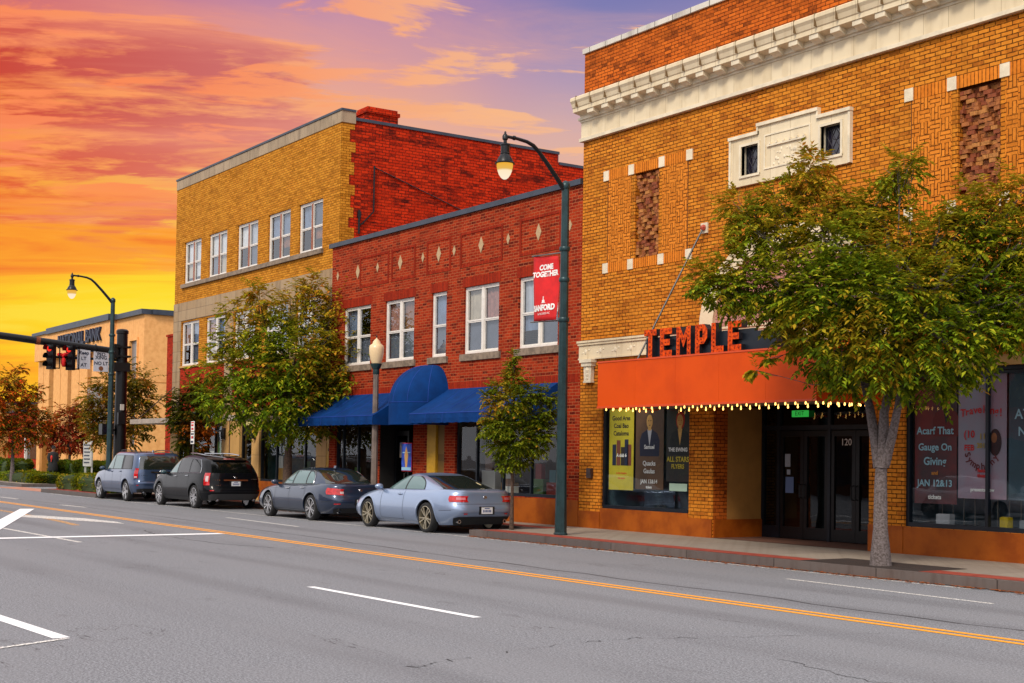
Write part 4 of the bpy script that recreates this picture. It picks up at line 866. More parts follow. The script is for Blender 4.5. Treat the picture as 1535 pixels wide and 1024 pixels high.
# recessed doorway under the dome
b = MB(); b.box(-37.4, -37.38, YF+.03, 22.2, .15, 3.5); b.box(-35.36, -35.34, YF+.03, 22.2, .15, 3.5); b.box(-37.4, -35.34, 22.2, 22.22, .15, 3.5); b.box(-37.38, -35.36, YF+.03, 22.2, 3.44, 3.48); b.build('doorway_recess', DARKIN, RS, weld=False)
d_ = MB(); d_.box(-37.36, -37.26, YF+.5, YF+.56, .17, 2.6); d_.box(-36.56, -36.46, YF+.5, YF+.56, .17, 2.6); d_.box(-37.26, -36.56, YF+.501, YF+.559, 2.45, 2.6); d_.box(-37.26, -36.56, YF+.501, YF+.559, .17, .45); d_ = d_.build('door', BLKM, RS, weld=False)
MB().face([(-37.26, YF+.53, .45), (-36.56, YF+.53, .45), (-36.56, YF+.53, 2.45), (-37.26, YF+.53, 2.45)]).build('glass', GLD, d_)
MB().tube([(-36.62, YF+.5, 1.0), (-36.62, YF+.44, 1.02), (-36.62, YF+.44, 1.3), (-36.62, YF+.5, 1.32)], .015, 6).build('handle', GRYM, d_)
MB().box(-37.05, -36.7, YF+.515, YF+.52, 1.78, 2.25).build('door_notice', pmat('cream_notice', S(206, 190, 160), .7, col2=S(90, 110, 150), vscale=7), d_)
MB().box(-36.44, -35.4, YF+.9, YF+.93, .16, 3.4).build('side_glazing', LEADGL, RS)
o = MB().box(-35.95, -35.38, YF-.04, YF-.03, 1.40, 2.20).box(-35.96, -35.37, YF-.03, YF-.015, 1.38, 2.22, 1).build('wall_poster', [pmat('blue_poster_print', S(40, 90, 210), .5, col2=S(16, 50, 150), vscale=6), REDL])
b = MB(); b.prism([(-35.68, 2.12), (-35.78, 1.86), (-35.72, 1.5), (-35.62, 1.5), (-35.56, 1.86)], YF-.044, YF-.041); b.build('print', pmat('gold_figure_print', S(210, 160, 90), .6), o)
MB().box(-35.94, -35.39, YF-.043, YF-.041, 1.41, 1.5).box(-35.9, -35.44, YF-.043, YF-.041, 1.92, 1.95).build('caption_strip', pmat('pale_blue_print', S(150, 200, 230), .6), o, weld=False)
tag(o, 'bright blue poster with a red top edge beside the dark shop doorway', 'poster')
# brick strips, mustard door post between the two shopfronts
b = MB(); b.box(-34.52, -34.04, YF-.02, YF+.12, .16, 3.42); b.build('door_post', YPOST, RS)
dd = MB().box(-34.04, -33.6, YF+.06, YF+.11, .16, 3.42).build('side_door', pmat('dark_mustard_door', S(110, 78, 20), .6, var=.2), RS)
MB().box(-34.0, -33.64, YF+.045, YF+.06, 1.9, 3.2).box(-34.0, -33.64, YF+.045, YF+.06, .4, 1.7).build('door_panel', pmat('mustard_door_panel', S(124, 90, 26), .6), dd, weld=False)
MB().ball((-33.68, YF+.03, 1.1), .035).build('handle', GRYM, dd)
# awnings
def awning(x0, x1, yf, zt, ze, zb):
    b = MB(); n = 9; rows = []
    for i in range(n+1):
        t = i/n; rows.append([(x0+(x1-x0)*j/14, YF-.012+(yf-YF)*t, zt+(ze-zt)*t-.035*math.sin(math.pi*t)*(1 if j % 2 else .6)) for j in range(15)])
    b.grid(rows)
    val = [[(x0+(x1-x0)*j/28, yf, ze) for j in range(29)], [(x0+(x1-x0)*j/28, yf-.012-.01*math.sin(j*1.9), (ze+zb)/2) for j in range(29)], [(x0+(x1-x0)*j/28, yf-.005-.02*math.sin(j*1.9), zb+.014*(j % 2)) for j in range(29)]]
    b.grid(val)
    for x in (x0, x1): b.face([(x, YF-.012, zt), (x, YF-.012, zb), (x, yf, zb), (x, yf, ze)])
    a = b.build('awning', BLUE, RS)
    s_ = MB()
    for j in range(1, 6):
        x = x0+(x1-x0)*j/6; s_.tube([(x, YF-.014, zt+.002), (x, (YF+yf)/2, (zt+ze)/2-.022), (x, yf-.004, ze+.002), (x, yf-.016, zb+.02)], .006, 4)
    s_.tube([(x0, yf, ze), (x1, yf, ze)], .012, 5); s_.build('seam', pmat('awning_seam', S(8, 56, 146), .8), a, weld=False)
    f_ = MB(); f_.tube([(x0+.05, yf+.03, zb+.05), (x1-.05, yf+.03, zb+.05)], .015, 5)
    for x in (x0+.05, x1-.05): f_.tube([(x, yf+.03, zb+.05), (x, YF-.02, zb+.05)], .015, 5)
    f_.build('frame', GRYM, a, weld=False); return a
awning(-40.62, -35.56, 19.3, 3.74, 3.0, 2.73)
awning(-33.45, -28.12, 19.3, 3.74, 3.0, 2.73)
xc, rx, ry, zd, zt = -34.42, 1.06, 1.22, 3.36, 4.47
rows = []; N_ = 30
def dome_pt(u, v): # u 0..1 across (left wall to right wall), v 0 edge .. 1 crown
    a = math.pi*u; c = math.cos(v*math.pi/2); return (xc-rx*math.cos(a)*c, YF-.01-ry*math.sin(a)*c, zd+(zt-zd)*math.sin(v*math.pi/2))
b = MB(); b.grid([[ (xc-rx*math.cos(math.pi*i/N_), YF-.01-ry*math.sin(math.pi*i/N_), z) for i in range(N_+1)] for z in (2.72, 2.95, 3.2, zd)])
# barrel-shaped crown: width held, depth swept to the wall
b.grid([[(xc-rx*math.cos(math.pi*i/N_)*math.cos(v*math.pi/2*.999)**.62, YF-.01-ry*math.sin(math.pi*i/N_)*math.cos(v*math.pi/2), zd+(zt-zd)*math.sin(v*math.pi/2)) for i in range(N_+1)] for v in [j/14 for j in range(15)]])
dm = b.build('dome_awning', BLUE, RS, smooth=True, sharp=60)
s_ = MB()
for i in (5, 10, 15, 20, 25):
    s_.tube([(xc-rx*math.cos(math.pi*i/N_)*math.cos(v*math.pi/2*.999)**.62, YF-.012-ry*math.sin(math.pi*i/N_)*math.cos(v*math.pi/2), zd+(zt-zd)*math.sin(v*math.pi/2)) for v in [j/14 for j in range(14)]], .007, 4)
s_.tube([(xc-rx*1.003*math.cos(math.pi*i/N_), YF-.01-ry*1.003*math.sin(math.pi*i/N_), zd) for i in range(N_+1)], .009, 4)
s_.build('seam', MATS['awning_seam'], dm, weld=False)

# ------------------------------------------------------------------ yellow brick office building
YY = 20.8
YO = thing('yellow_brick_office', (-48.4, YY, .15), 'three storey yellow brick office block with a red brick side wall and chimney', 'office building')
up_w = [(-54.87, -53.05), (-52.22, -50.39), (-49.36, -47.47), (-46.53, -44.67), (-43.96, -42.12)]
lo_w = [(-55.0, -53.1), (-52.35, -50.4), (-49.5, -47.55), (-46.6, -44.7), (-44.0, -42.1)]
b = MB(); b.wall(-55.9, -40.845, 8.04, 12.86, YY, [(a, c, 8.80, 10.53, .14) for a, c in up_w]); b.build('upper_wall', YB, YO)
b = MB(); b.wall(-55.9, -40.845, 3.5, 7.28, YY, [(a, c, 5.40, 7.22, .14) for a, c in lo_w]); b.build('middle_wall', YB, YO)
b = MB(); shell(b, -55.9, -40.85, YY+.01, 36, .15, 12.7); b.build('rear_wall', RBP, YO)
# side wall facing the red shop roof, with toothed yellow quoins
b = MB(); b.face([(-40.84, YY+.36, .2), (-40.84, 29.65, .2), (-40.84, 29.65, 12.98), (-40.84, YY+.36, 12.98)]); b.face([(-40.84, 29.65, .2), (-40.84, 36, .2), (-40.84, 36, 12.6), (-40.84, 29.65, 12.6)]); b.build('side_wall', RBSIDE, YO)
b = MB(); z = 3.5; i = 0
while z < 12.85:
    h = .336 if i % 3 else .42; wd = (.30, .48, .36, .52)[i % 4]
    b.box(-40.86, -40.832, YY+.0, YY+wd, z, min(z+h, 12.86)); z += h; i += 1
b.build('quoin', YB, YO)
b = MB(); b.box(-40.87, -40.80, 21.3, 29.7, 12.98, 13.08); b.box(-40.87, -40.80, 29.7, 36, 12.6, 12.7); b.box(-41.2, -40.87, 29.55, 29.7, 12.6, 13.08); b.build('side_coping', COPE, YO, weld=False)
b = MB(); b.box(-41.6, -40.835, 21.72, 22.92, 12.6, 13.34); b.box(-41.66, -40.78, 21.67, 22.97, 13.32, 13.44); b.box(-41.6, -40.84, 21.75, 22.9, 13.46, 13.54); b.build('chimney', RBSIDE, YO, weld=False)
b = MB(); b.tube([(-40.79, 22.02, 11.55), (-40.79, 22.02, 10.0), (-40.79, 21.6, 9.55), (-40.79, 21.5, 9.5)], .03, 6); b.tube([(-40.79, 21.48, 9.2), (-40.79, 21.48, 10.0)], .04, 6); b.tube([(-40.80, 22.02, 11.5), (-40.80, 27.3, 9.9), (-40.8, 29.2, 9.4)], .018, 5); b.box(-40.83, -40.76, 21.42, 21.54, 9.75, 9.95); b.build('conduit', BLKM, YO, weld=False)
MB().box(-55.9, -40.80, YY-.02, YY+.5, 12.862, 13.25).build('coping_stone', LIMEB, YO)
MB().box(-55.93, -40.77, YY-.05, YY+.5, 13.25, 13.32).build('coping_cap', COPE, YO)
MB().box(-55.9, -40.835, YY-.03, YY+.05, 7.28, 8.04).build('stone_band', LIME, YO)
MB().box(-55.05, -42.02, YY-.09, YY+.03, 8.64, 8.795).build('sill', CONC, YO)
for a, c in ((-55.91, -55.06), (-50.34, -49.56), (-44.64, -44.06), (-42.04, -40.83)): MB().box(a, c, YY-.028, YY+.04, 3.5, 7.277).build('stone_pier', LIME, YO)
for a, c in up_w: MB().box(a-.12, c+.12, YY-.006, YY+.05, 10.532, 10.78).build('soldier_course', YB, YO)
b = MB()
for a, c in ((-55.05, -50.36), (-49.54, -44.66), (-44.04, -42.06)): b.box(a, c, YY-.008, YY+.03, 3.52, 5.32)
b.build('red_brick_panel', RBP, YO)
ul = [[(4, 5), (4, 4)], [(4, 2), (4, 5)], [(4, 3), (0, 2)], [(6, 3), (6, 1)], [(6, 3), (2, 1)]]
for (a, c), lk in zip(up_w, ul): dhwin(YO, a, c, 8.80, 10.53, YY, lk, mull=WOODF)
ll = [[(1, 3), (6, 2)], [(7, 5), (6, 2)], [(5, 2), (0, 3)], [(0, 2), (6, 2)], [(0, 3), (1, 2)]]
for (a, c), lk in zip(lo_w, ll):
    dhwin(YO, a, c, 5.40, 7.22, YY, lk); MB().box(a-.1, c+.1, YY-.07, YY+.02, 5.325, 5.397).build('sill', TANST, YO)
# ground floor: stone piers, glazing, doors, flat canopies
for a, c in ((-55.9, -55.05), (-50.36, -48.66), (-47.5, -46.84), (-42.16, -41.42)): MB().box(a, c, YY-.06, YY+.3, .15, 3.5).build('shop_pier', TANST, YO)
MB().box(-49.60, -49.52, YY-.075, YY+.2, .15, 3.5).build('downpipe', pmat('brown_downpipe', S(96, 70, 44), .6), YO)
b = MB(); b.box(-41.40, -40.86, YY-.05, YY+.2, .15, 2.88); bn = b.build('yellow_pier', YPOST, YO); MB().box(-41.40, -40.86, YY-.05, YY+.2, 2.88, 3.5).build('brick_cap', RBP, YO)
b = MB(); b.box(-41.28, -40.98, YY-.06, YY-.05, 1.95, 2.05); b.box(-41.18, -41.08, YY-.06, YY-.05, 2.05, 2.25)
for i in range(5): b.box(-41.22, -41.04, YY-.056, YY-.05, .75+i*.17, .84+i*.17)
b.build('plaque_lettering', pmat('brown_print', S(96, 66, 20), .7), YO, weld=False)
STOREIN = pmat('glow_toned_interior', S(122, 88, 40), .8, col2=S(34, 44, 48), vscale=1.1)  # lit look of the room is put into its wall colour
shopwin(YO, -55.05, -50.36, .35, 3.5, YY+.02, mulls=(-53.6, -52.0, -51.25), rails=(2.7,), inmat=STOREIN, stock=True)
shopwin(YO, -46.84, -44.6, .85, 3.5, YY+.02, mulls=(-45.5,), rails=(2.95,), inmat=pmat('teal_shop_interior', S(60, 96, 100), .8, col2=S(40, 52, 40), vscale=1.4), stock=True)
shopwin(YO, -44.5, -42.16, .85, 3.5, YY+.02, mulls=(-43.2,), rails=(2.95,), inmat=STOREIN, stock=True)
MB().box(-46.84, -42.16, YY-.03, YY+.02, .15, .85).build('base_panel', RUST, YO)
d_ = MB(); d_.box(-48.66, -48.58, YY+.05, YY+.15, .15, 3.5); d_.box(-47.58, -47.5, YY+.05, YY+.15, .15, 3.5); d_.box(-48.58, -47.58, YY+.051, YY+.149, 2.5, 2.62); d_.box(-48.58, -47.58, YY+.09, YY+.14, 2.62, 3.5); d_ = d_.build('door', BLKM, YO, weld=False)
MB().face([(-48.58, YY+.1, .16), (-47.58, YY+.1, .16), (-47.58, YY+.1, 2.5), (-48.58, YY+.1, 2.5)]).build('glass', GLD, d_); MB().box(-48.5, -47.9, YY+.6, YY+.61, .16, 2.5).build('curtain', pmat('olive_curtain', S(90, 76, 20), .9, var=.4), d_)
MB().tube([(-47.7, YY+.05, 1.0), (-47.7, YY, 1.02), (-47.7, YY, 1.25), (-47.7, YY+.05, 1.27)], .015, 6).build('handle', GRYM, d_)
b = MB(); b.lathe([(.0, 2.88), (.16, 2.88), (.18, 3.02), (.0, 3.02)], c=(-47.95, YY+.07, 0), n=4); b.build('lit_transom_number', emat('warm_transom_glow', S(255, 226, 150), .8, False), YO)
for x in (-50.0, -47.17, -41.8):
    b = MB(); b.box(x-.05, x+.05, YY-.10, YY-.06, 2.35, 2.8); b.lathe([(.07, 0), (.09, .12), (.07, .35), (.03, .42)], c=(x, YY-.16, 2.38), n=8); b.build('wall_lantern', BLKM, YO, weld=False)
for x0, x1 in ((-55.88, -50.4), (-46.45, -44.75)):
    c_ = MB(); c_.box(x0, x1, 19.0, YY-.03, 2.98, 3.02); c_.box(x0, x1, 19.0, 19.05, 3.021, 3.17); c_.box(x0, x0+.05, 19.051, YY-.03, 3.021, 3.17); c_.box(x1-.05, x1, 19.051, YY-.03, 3.021, 3.17)
    c_ = c_.build('canopy', pmat('pale_canopy_metal', S(176, 160, 144), .5, metal=.3, var=.25, vscale=3), YO, weld=False)
    r_ = MB()
    for x in (x0+.3, x1-.3): r_.tube([(x, 19.15, 3.12), (x, YY, 4.6)], .018, 5)
    r_.build('hanger_rod', BLKM, c_, weld=False)
b = MB(); b.box(-63.2, -55.95, 23.2, 34, 0, 7.3); b.box(-63.25, -55.96, 23.15, 23.6, 7.3, 7.4); b.build('rear_wing', RBP, YO, weld=False)

# ------------------------------------------------------------------ bank behind the side street
BY = 32
BK = thing('bank_building', (-104, BY, 0), 'cream brick bank with tall piers and dark lettering behind the autumn trees', 'bank')
slots = [(-114.1, -112.85, 0.3, 9.2, 1.0), (-109.0, -108.0, .3, 9.2, 1.0), (-104.0, -102.95, .3, 9.2, 1.0), (-94.5, -92.7, 2.2, 9.75, .3)]
b = MB(); b.wall(-117.3, -91.65, 0, 11.25, BY, slots); shell(b, -117.3, -91.65, BY, 60, 0, 11.25); b.build('wall', BANK, BK)
b = MB(); b.box(-116.9, -97.6, BY-.45, BY-.002, 9.2, 11.3); b.build('fascia', BANK, BK)
b = MB(); b.box(-117.4, -113.2, BY-.6, BY+.5, 11.3, 11.55); b.box(-113.2, -97.5, BY-.62, BY+.52, 11.25, 11.7); b.box(-97.5, -91.55, BY-.25, BY+.5, 11.251, 11.6); b.box(-91.75, -91.4, BY+.5, 60, 11.25, 11.6); b.build('roof_edge', COPE, BK, weld=False)
for a, c, z0, z1, d_ in slots:
    if z0 > 1: 
        w_ = MB(); w_.box(a, a+.15, BY-.1, BY+.2, z0, z1); w_.box(c-.15, c, BY-.1, BY+.2, z0, z1); w_.box(a+.15, c-.15, BY-.1, BY+.2, z1-.2, z1); w_.box(a+.15, c-.15, BY-.05, BY+.15, 6.0, 6.15); w_ = w_.build('window', BANK, BK, weld=False)
        MB().face([(a+.15, BY+.1, z0), (c-.15, BY+.1, z0), (c-.15, BY+.1, 6.0), (a+.15, BY+.1, 6.0)]).face([(a+.15, BY+.1, 6.15), (c-.15, BY+.1, 6.15), (c-.15, BY+.1, z1-.2), (a+.15, BY+.1, z1-.2)], 1).build('pane', [LEADGL, pmat('grey_pane', S(120, 116, 116), .3)], w_, weld=False)
    else:
        w_ = MB(); w_.box(a, a+.12, BY+.6, BY+.8, z0, z1); w_.box(c-.12, c, BY+.6, BY+.8, z0, z1)
        for z in (2.6, 6.2, 7.6): w_.box(a+.12, c-.12, BY+.62, BY+.78, z, z+.25)
        w_ = w_.build('window', NAVY, BK, weld=False); MB().face([(a, BY+.72, z0), (c, BY+.72, z0), (c, BY+.72, z1), (a, BY+.72, z1)]).build('pane', LEADGL, w_)
        MB().box(a, c, BY+.55, BY+.6, 7.6, 9.2).build('spandrel', pmat('brown_spandrel', S(150, 112, 76), .6, var=.3), w_)
for x in (-115.7, -110.9, -106.0, -100.3): MB().box(x-.04, x+.04, BY-.012, BY+.01, 0, 9.2).build('panel_joint', BANKD, BK)
b = MB()
for y in (36.5, 44): b.box(-91.66, -91.63, y, y+.12, 0, 11.2)
b.box(-91.66, -91.635, BY, 60, 6.6, 6.66); b.build('wall_joint', BANKD, BK, weld=False)
MB().box(-102.8, -99.2, BY-.35, BY-.05, 3.4, 6.6).box(-102.7, -99.3, BY-.36, BY-.35, 3.5, 6.5, 1).build('grey_louvre', [GRYM, pmat('pale_louvre', S(150, 144, 142), .6, var=.3)], BK, weld=False)
text('sign_lettering', 'NATIONAL BANK', 1.35, INKB, BK, (-104.6, BY-.55, 10.35), ext=.08, off=.03, sx=.98)
# low buildings further down the street
b = MB(); b.box(-158, -121, 40, 60, 0, 6.0); b.box(-158.2, -120.8, 39.8, 60, 6.0, 6.3, 1); b.box(-150, -124, 39.96, 40, 1.0, 3.0, 2)
fb = thing('distant_shop', (-140, 40, 0), 'low dull red brick building far down the street left of the bank', 'shop'); b.build('wall', [RBP, COPE, LEADGL], fb, weld=False)
f_ = MB()
for x in (-150, -144.5, -139, -133.5, -128): f_.box(x-.15, x+.15, 39.7, 39.95, 0, 3.2)
f_.build('white_post', WHITE, fb, weld=False)
b = MB(); b.box(-330, -175, 30, 60, 0, 7.5); b.box(-330, -175, 29.8, 60, 7.5, 7.9, 1)
for i in range(14): b.box(-325+i*11, -319+i*11, 29.95, 30, 1.0, 5.5, 2)
fb = thing('distant_building', (-240, 30, 0), 'long tan building farthest away at the left end of the street', 'building'); b.build('wall', [BANKD, COPE, LEADGL], fb, weld=False)

# ------------------------------------------------------------------ street lamps
def make_lamp():
    t = thing('street_lamp', (0, 0, 0), 'dark green fluted street lamp holding the red banner before the red brick shop', 'street lamp', 'street lamps with curved arms')
    b = MB(); b.lathe([(.155, 0), (.155, .03), (.135, .06), (.13, .4), (.118, 1.1), (.105, 4.0), (.085, 7.6), (.085, 7.69)], n=16, flute=.07); b.build('pole', GRNM, t, smooth=True, sharp=25)
    for z, r_ in ((4.72, .115), (6.28, .11), (5.6, .108)): MB().lathe([(r_, z-.05), (r_+.012, z-.03), (r_+.012, z+.03), (r_, z+.05)], n=16).build('collar', GRNM, t, smooth=True, weld=False)
    b = MB(); b.lathe([(.086, 7.6), (.1, 7.62), (.1, 7.72), (.05, 7.78), (.0, 7.80)], n=12); b.build('collar', GRNM, t, smooth=True, weld=False)
    b = MB(); pts = [(0, 0, 7.55), (0, -.22, 7.80), (0, -.46, 8.06), (0, -.74, 8.34), (0, -.88, 8.45), (0, -1.05, 8.51), (0, -1.3, 8.54), (0, -1.62, 8.55)]
    b.tube(pts, [.056, .053, .05, .046, .043, .04, .036, .034], 8); b.lathe([(.045, 0), (.05, .01), (.05, .05), (.045, .06)], c=(0, -1.42, 8.545), n=10, axis='Y'); b.build('arm', BLKM, t, smooth=True, weld=False)
    LP = lambda prof: [(r_*.63, 8.66-(9.40-z_)*.545) for r_, z_ in prof]
    h = MB(); HC = (0, -1.62, 0); h.lathe(LP([(.0, 9.40), (.025, 9.39), (.04, 9.33), (.03, 9.31), (.06, 9.28), (.1, 9.2), (.1, 9.08), (.06, 9.03), (.06, 8.93)][::-1]), c=HC, n=12)
    h.lathe(LP([(.3, 8.1), (.34, 8.1), (.35, 8.13), (.29, 8.17), (.27, 8.25), (.21, 8.38), (.16, 8.46), (.15, 8.49), (.165, 8.5), (.165, 8.52), (.15, 8.54), (.15, 8.82), (.18, 8.83), (.18, 8.86), (.14, 8.90), (.06, 8.94), (.0, 8.95)]), c=HC, n=20)
    hd = h.build('lantern_head', BLKM, t, smooth=True, sharp=30, weld=False)
    g = MB(); g.lathe(LP([(.0, 7.50), (.06, 7.50), (.13, 7.56), (.2, 7.68), (.25, 7.84), (.275, 7.98), (.28, 8.1), (.0, 8.1)]), c=HC, n=20); gm = emat('lit_lamp_glass', (1, .84, .55), .95, False)
    k = NT(gm.node_tree); z = k.n('SeparateXYZ', i0=k.n('TexCoord').outputs['Object']).outputs[2]
    c = k.ramp(k.m('DIVIDE', k.m('SUBTRACT', z, 7.62), .34), [(0, S(250, 232, 206)), (.5, S(250, 228, 190)), (.62, S(226, 176, 84)), (1, S(236, 170, 50))])
    k.t.links.new(k.n('Emission', Color=c, Strength=1.05).outputs[0], k.n('OutputMaterial').inputs[0])
    g.build('lamp_globe', gm, hd, smooth=True, sharp=50)
    return t
lamp = make_lamp(); lamp.location = (-24.46, 17.98, .15)
l2 = copy_tree(lamp); l2.location = (-56.9, 18.5, .15); l2.scale = (1.06, 1.06, 1.04); l2['label'] = 'dark street lamp beside the traffic signal post at the far corner'
# banner on the near lamp
bnx = -24.46; b = MB(); rows = []
for i in range(17):
    t = i/16; z = 6.30-1.42*t; wv = .10*math.sin(math.pi*t)**1.0
    rows.append([(bnx-.19-(1.0-wv)*s_*.95, 17.95+.05*math.sin(3*s_+4*t), z+.05*s_*(1-2*t)*.6+.06*s_) for s_ in [j/10 for j in range(11)]])
bn = b.grid(rows).build('street_banner', REDP, smooth=True); tag(bn, 'red cloth banner with white lettering hung on the near street lamp', 'banner')
m_ = bn.modifiers.new('thick', 'SOLIDIFY'); m_.thickness = .006
text('banner_lettering', 'COME\nTOGETHER', .165, WHT, bn, (bnx-.66, 17.90, 6.02), off=.008)
text('banner_lettering', 'SANFORD', .175, WHT, bn, (bnx-.66, 17.90, 5.18), off=.010)
text('banner_lettering', 'IN PROGRESS NC', .065, WHT, bn, (bnx-.66, 17.90, 5.05))
for o_ in list(bn.children):
    for v in o_.data.vertices:
        wx, wz = o_.location.x+v.co.x, o_.location.z+v.co.y; t_ = max(0, min(1, (6.33-wz)/1.42)); s_ = max(0, min(1, (bnx-.19-wx)/(.95*(1-.10*math.sin(math.pi*t_)))))
        v.co.z = -((17.95+.05*math.sin(3*s_+4*t_)-.014)-o_.location.y)
MB().prism([(bnx-.70, 5.36), (bnx-.62, 5.36), (bnx-.62, 5.31), (bnx-.59, 5.29), (bnx-.73, 5.29), (bnx-.70, 5.31)], 17.885, 17.945).box(bnx-.668, bnx-.652, 17.885, 17.945, 5.36, 5.44).build('banner_emblem', WHT, bn, weld=False)
for z_, l_ in ((6.36, 1.2), (4.86, 1.22)): MB().tube([(bnx, 17.98, z_), (bnx-l_, 17.95, z_+.04)], .016, 6).build('banner_rod', GRYM, bn, weld=False)
# globe lamp
gl = thing('globe_lamp', (-35.78, 19.5, .15), 'short grey post lamp with a single cream globe by the blue awning', 'street lamp')
gl_z = .15
MB().lathe([(.2, 0), (.2, .12), (.15, .2), (.13, .6), (.105, .75), (.10, 1.5), (.085, 4.0), (.09, 4.02), (.09, 4.06)], c=(-35.78, 19.5, .15), n=16, flute=.08).build('pole', pmat('weathered_grey_post', S(126, 112, 104), .6, metal=.2, var=.35, vscale=4), gl, smooth=True, sharp=25)
MB().lathe([(.085, 4.05), (.1, 4.1), (.095, 4.2), (.13, 4.26), (.16, 4.34), (.17, 4.38), (.0, 4.38)], c=(-35.78, 19.5, .15), n=16).build('collar', GRNM, gl, smooth=True, sharp=30)
MB().lathe([(.0, 4.36), (.13, 4.37), (.18, 4.5), (.215, 4.68), (.22, 4.82), (.21, 4.9), (.16, 4.94), (.12, 4.97), (.11, 5.02), (.06, 5.08), (.035, 5.1), (.0, 5.16)], c=(-35.78, 19.5, .15), n=20).build('lamp_globe', GLOBEW, gl, smooth=True, sharp=60)
MB().lathe([(.0, 5.14), (.02, 5.15), (.022, 5.2), (.0, 5.24)], c=(-35.78, 19.5, .15), n=8).build('finial', BLKM, gl, smooth=True)

# ------------------------------------------------------------------ traffic signal
PX, PYY = -58.0, 19.3
TS = thing('traffic_signal', (PX, PYY, .15), 'heavy black mast arm traffic signal at the far street corner', 'traffic signal')
MB().lathe([(.34, 0), (.34, .08), (.27, .12), (.25, 3), (.225, 6.7), (.26, 6.72), (.26, 6.84), (.2, 6.9), (.0, 6.93)], c=(PX, PYY, .15), n=16).build('pole', BLKM, TS, smooth=True, sharp=30)
b = MB(); b.tube([(PX, PYY-.2, 6.08), (PX, PYY-2.4, 6.26), (PX, PYY-4.8, 6.46), (PX, PYY-7.5, 6.66), (PX, PYY-10, 6.8)], [.16, .155, .15, .145, .14], 12); b.build('mast_arm', BLKM, TS, smooth=True)
b = MB(); b.tube([(PX, PYY-1.15+0, 6.17), (PX, PYY-1.13, 6.17)], .2, 12); b.build('arm_flange', BLKM, TS)
MB().tube([(PX, PYY-3.46, 6.345), (PX, PYY-3.62, 6.36)], .162, 12).build('rust_band', pmat('rust_patch', S(140, 70, 30), .8, var=.4), TS)
b = MB(); b.box(PX-.3, PX+.3, PYY-.36, PYY+.3, 6.25, 6.33); b.box(PX-.3, PX+.3, PYY-.36, PYY+.3, 5.85, 5.93); b.box(PX-.25, PX+.25, PYY-.42, PYY-.24, 5.8, 6.4); b.box(PX-.27, PX+.27, PYY-.42, PYY+.28, 5.25, 5.62); b.build('bracket', BLKM, TS, weld=False)
MB().tube([(PX, PYY, 5.74), (PX, PYY-3.2, 5.72)], .055, 8).build('lower_rail', BLKM, TS, smooth=True)
b = MB(); b.box(PX+.18, PX+.34, PYY-.2, PYY+.1, 3.0, 3.5); b.box(PX+.22, PX+.30, PYY-.1, PYY+.05, 3.6, 3.85, 1); b.build('control_box', [BLKM, pmat('pale_sticker', S(190, 186, 180), .6)], TS, weld=False)
# pedestrian head
b = MB(); b.box(PX-.2, PX+.25, PYY-.85, PYY-.35, 2.55, 3.0); b.box(PX-.05, PX+.05, PYY-.4, PYY-.2, 2.7, 2.8); ph = b.build('pedestrian_head', BLKM, TS, weld=False)
MB().box(PX+.25, PX+.262, PYY-.78, PYY-.42, 2.62, 2.92).build('lens', LEADGL, ph)
def head(y):
    a = R(-58); ax = Vector((math.cos(a), math.sin(a), 0)); ay = Vector((-math.sin(a), math.cos(a), 0)); az = Vector((0, 0, 1)); c = Vector((PX+.1, y, 5.72))
    h = MB(); h.rbox(c, ax, ay, az, .10, .17, .52)
    hd = None
    v = MB(); l_ = MB()
    for i, z in enumerate((.34, 0, -.34)):
        cc = c+ax*.10+az*z
        for sgn in (0,):
            rows = []
            for q in range(13):
                t = -math.pi*.12+math.pi*1.24*q/12
                rows.append([cc+ay*math.cos(t)*.15+az*math.sin(t)*.15, cc+ax*.24+ay*math.cos(t)*.15+az*(math.sin(t)*.15-.0)])
            v.grid(rows)
        l_.face([cc+ax*.02+ay*math.cos(q*.5236)*.13+az*math.sin(q*.5236)*.13 for q in range(12)], 0 if i == 0 else 1)
    h.rbox(c-ax*.16+ay*.30, ax, ay, az, .015, .02, .50); h.rbox(c-ax*.1+ay*.22+az*.47, ax, ay, az, .06, .09, .02); h.rbox(c-ax*.1+ay*.22-az*.47, ax, ay, az, .06, .09, .02)
    hd = h.build('signal_head', BLKM, TS, weld=False)
    v.build('visor', BLKM, hd, weld=False); l_.build('lens', [emat('lit_red_lens', (1, .03, .02), 1.2, False), pmat('unlit_lens', S(30, 26, 24), .3)], hd, weld=False)
head(PYY-3.0); head(PYY-2.2)
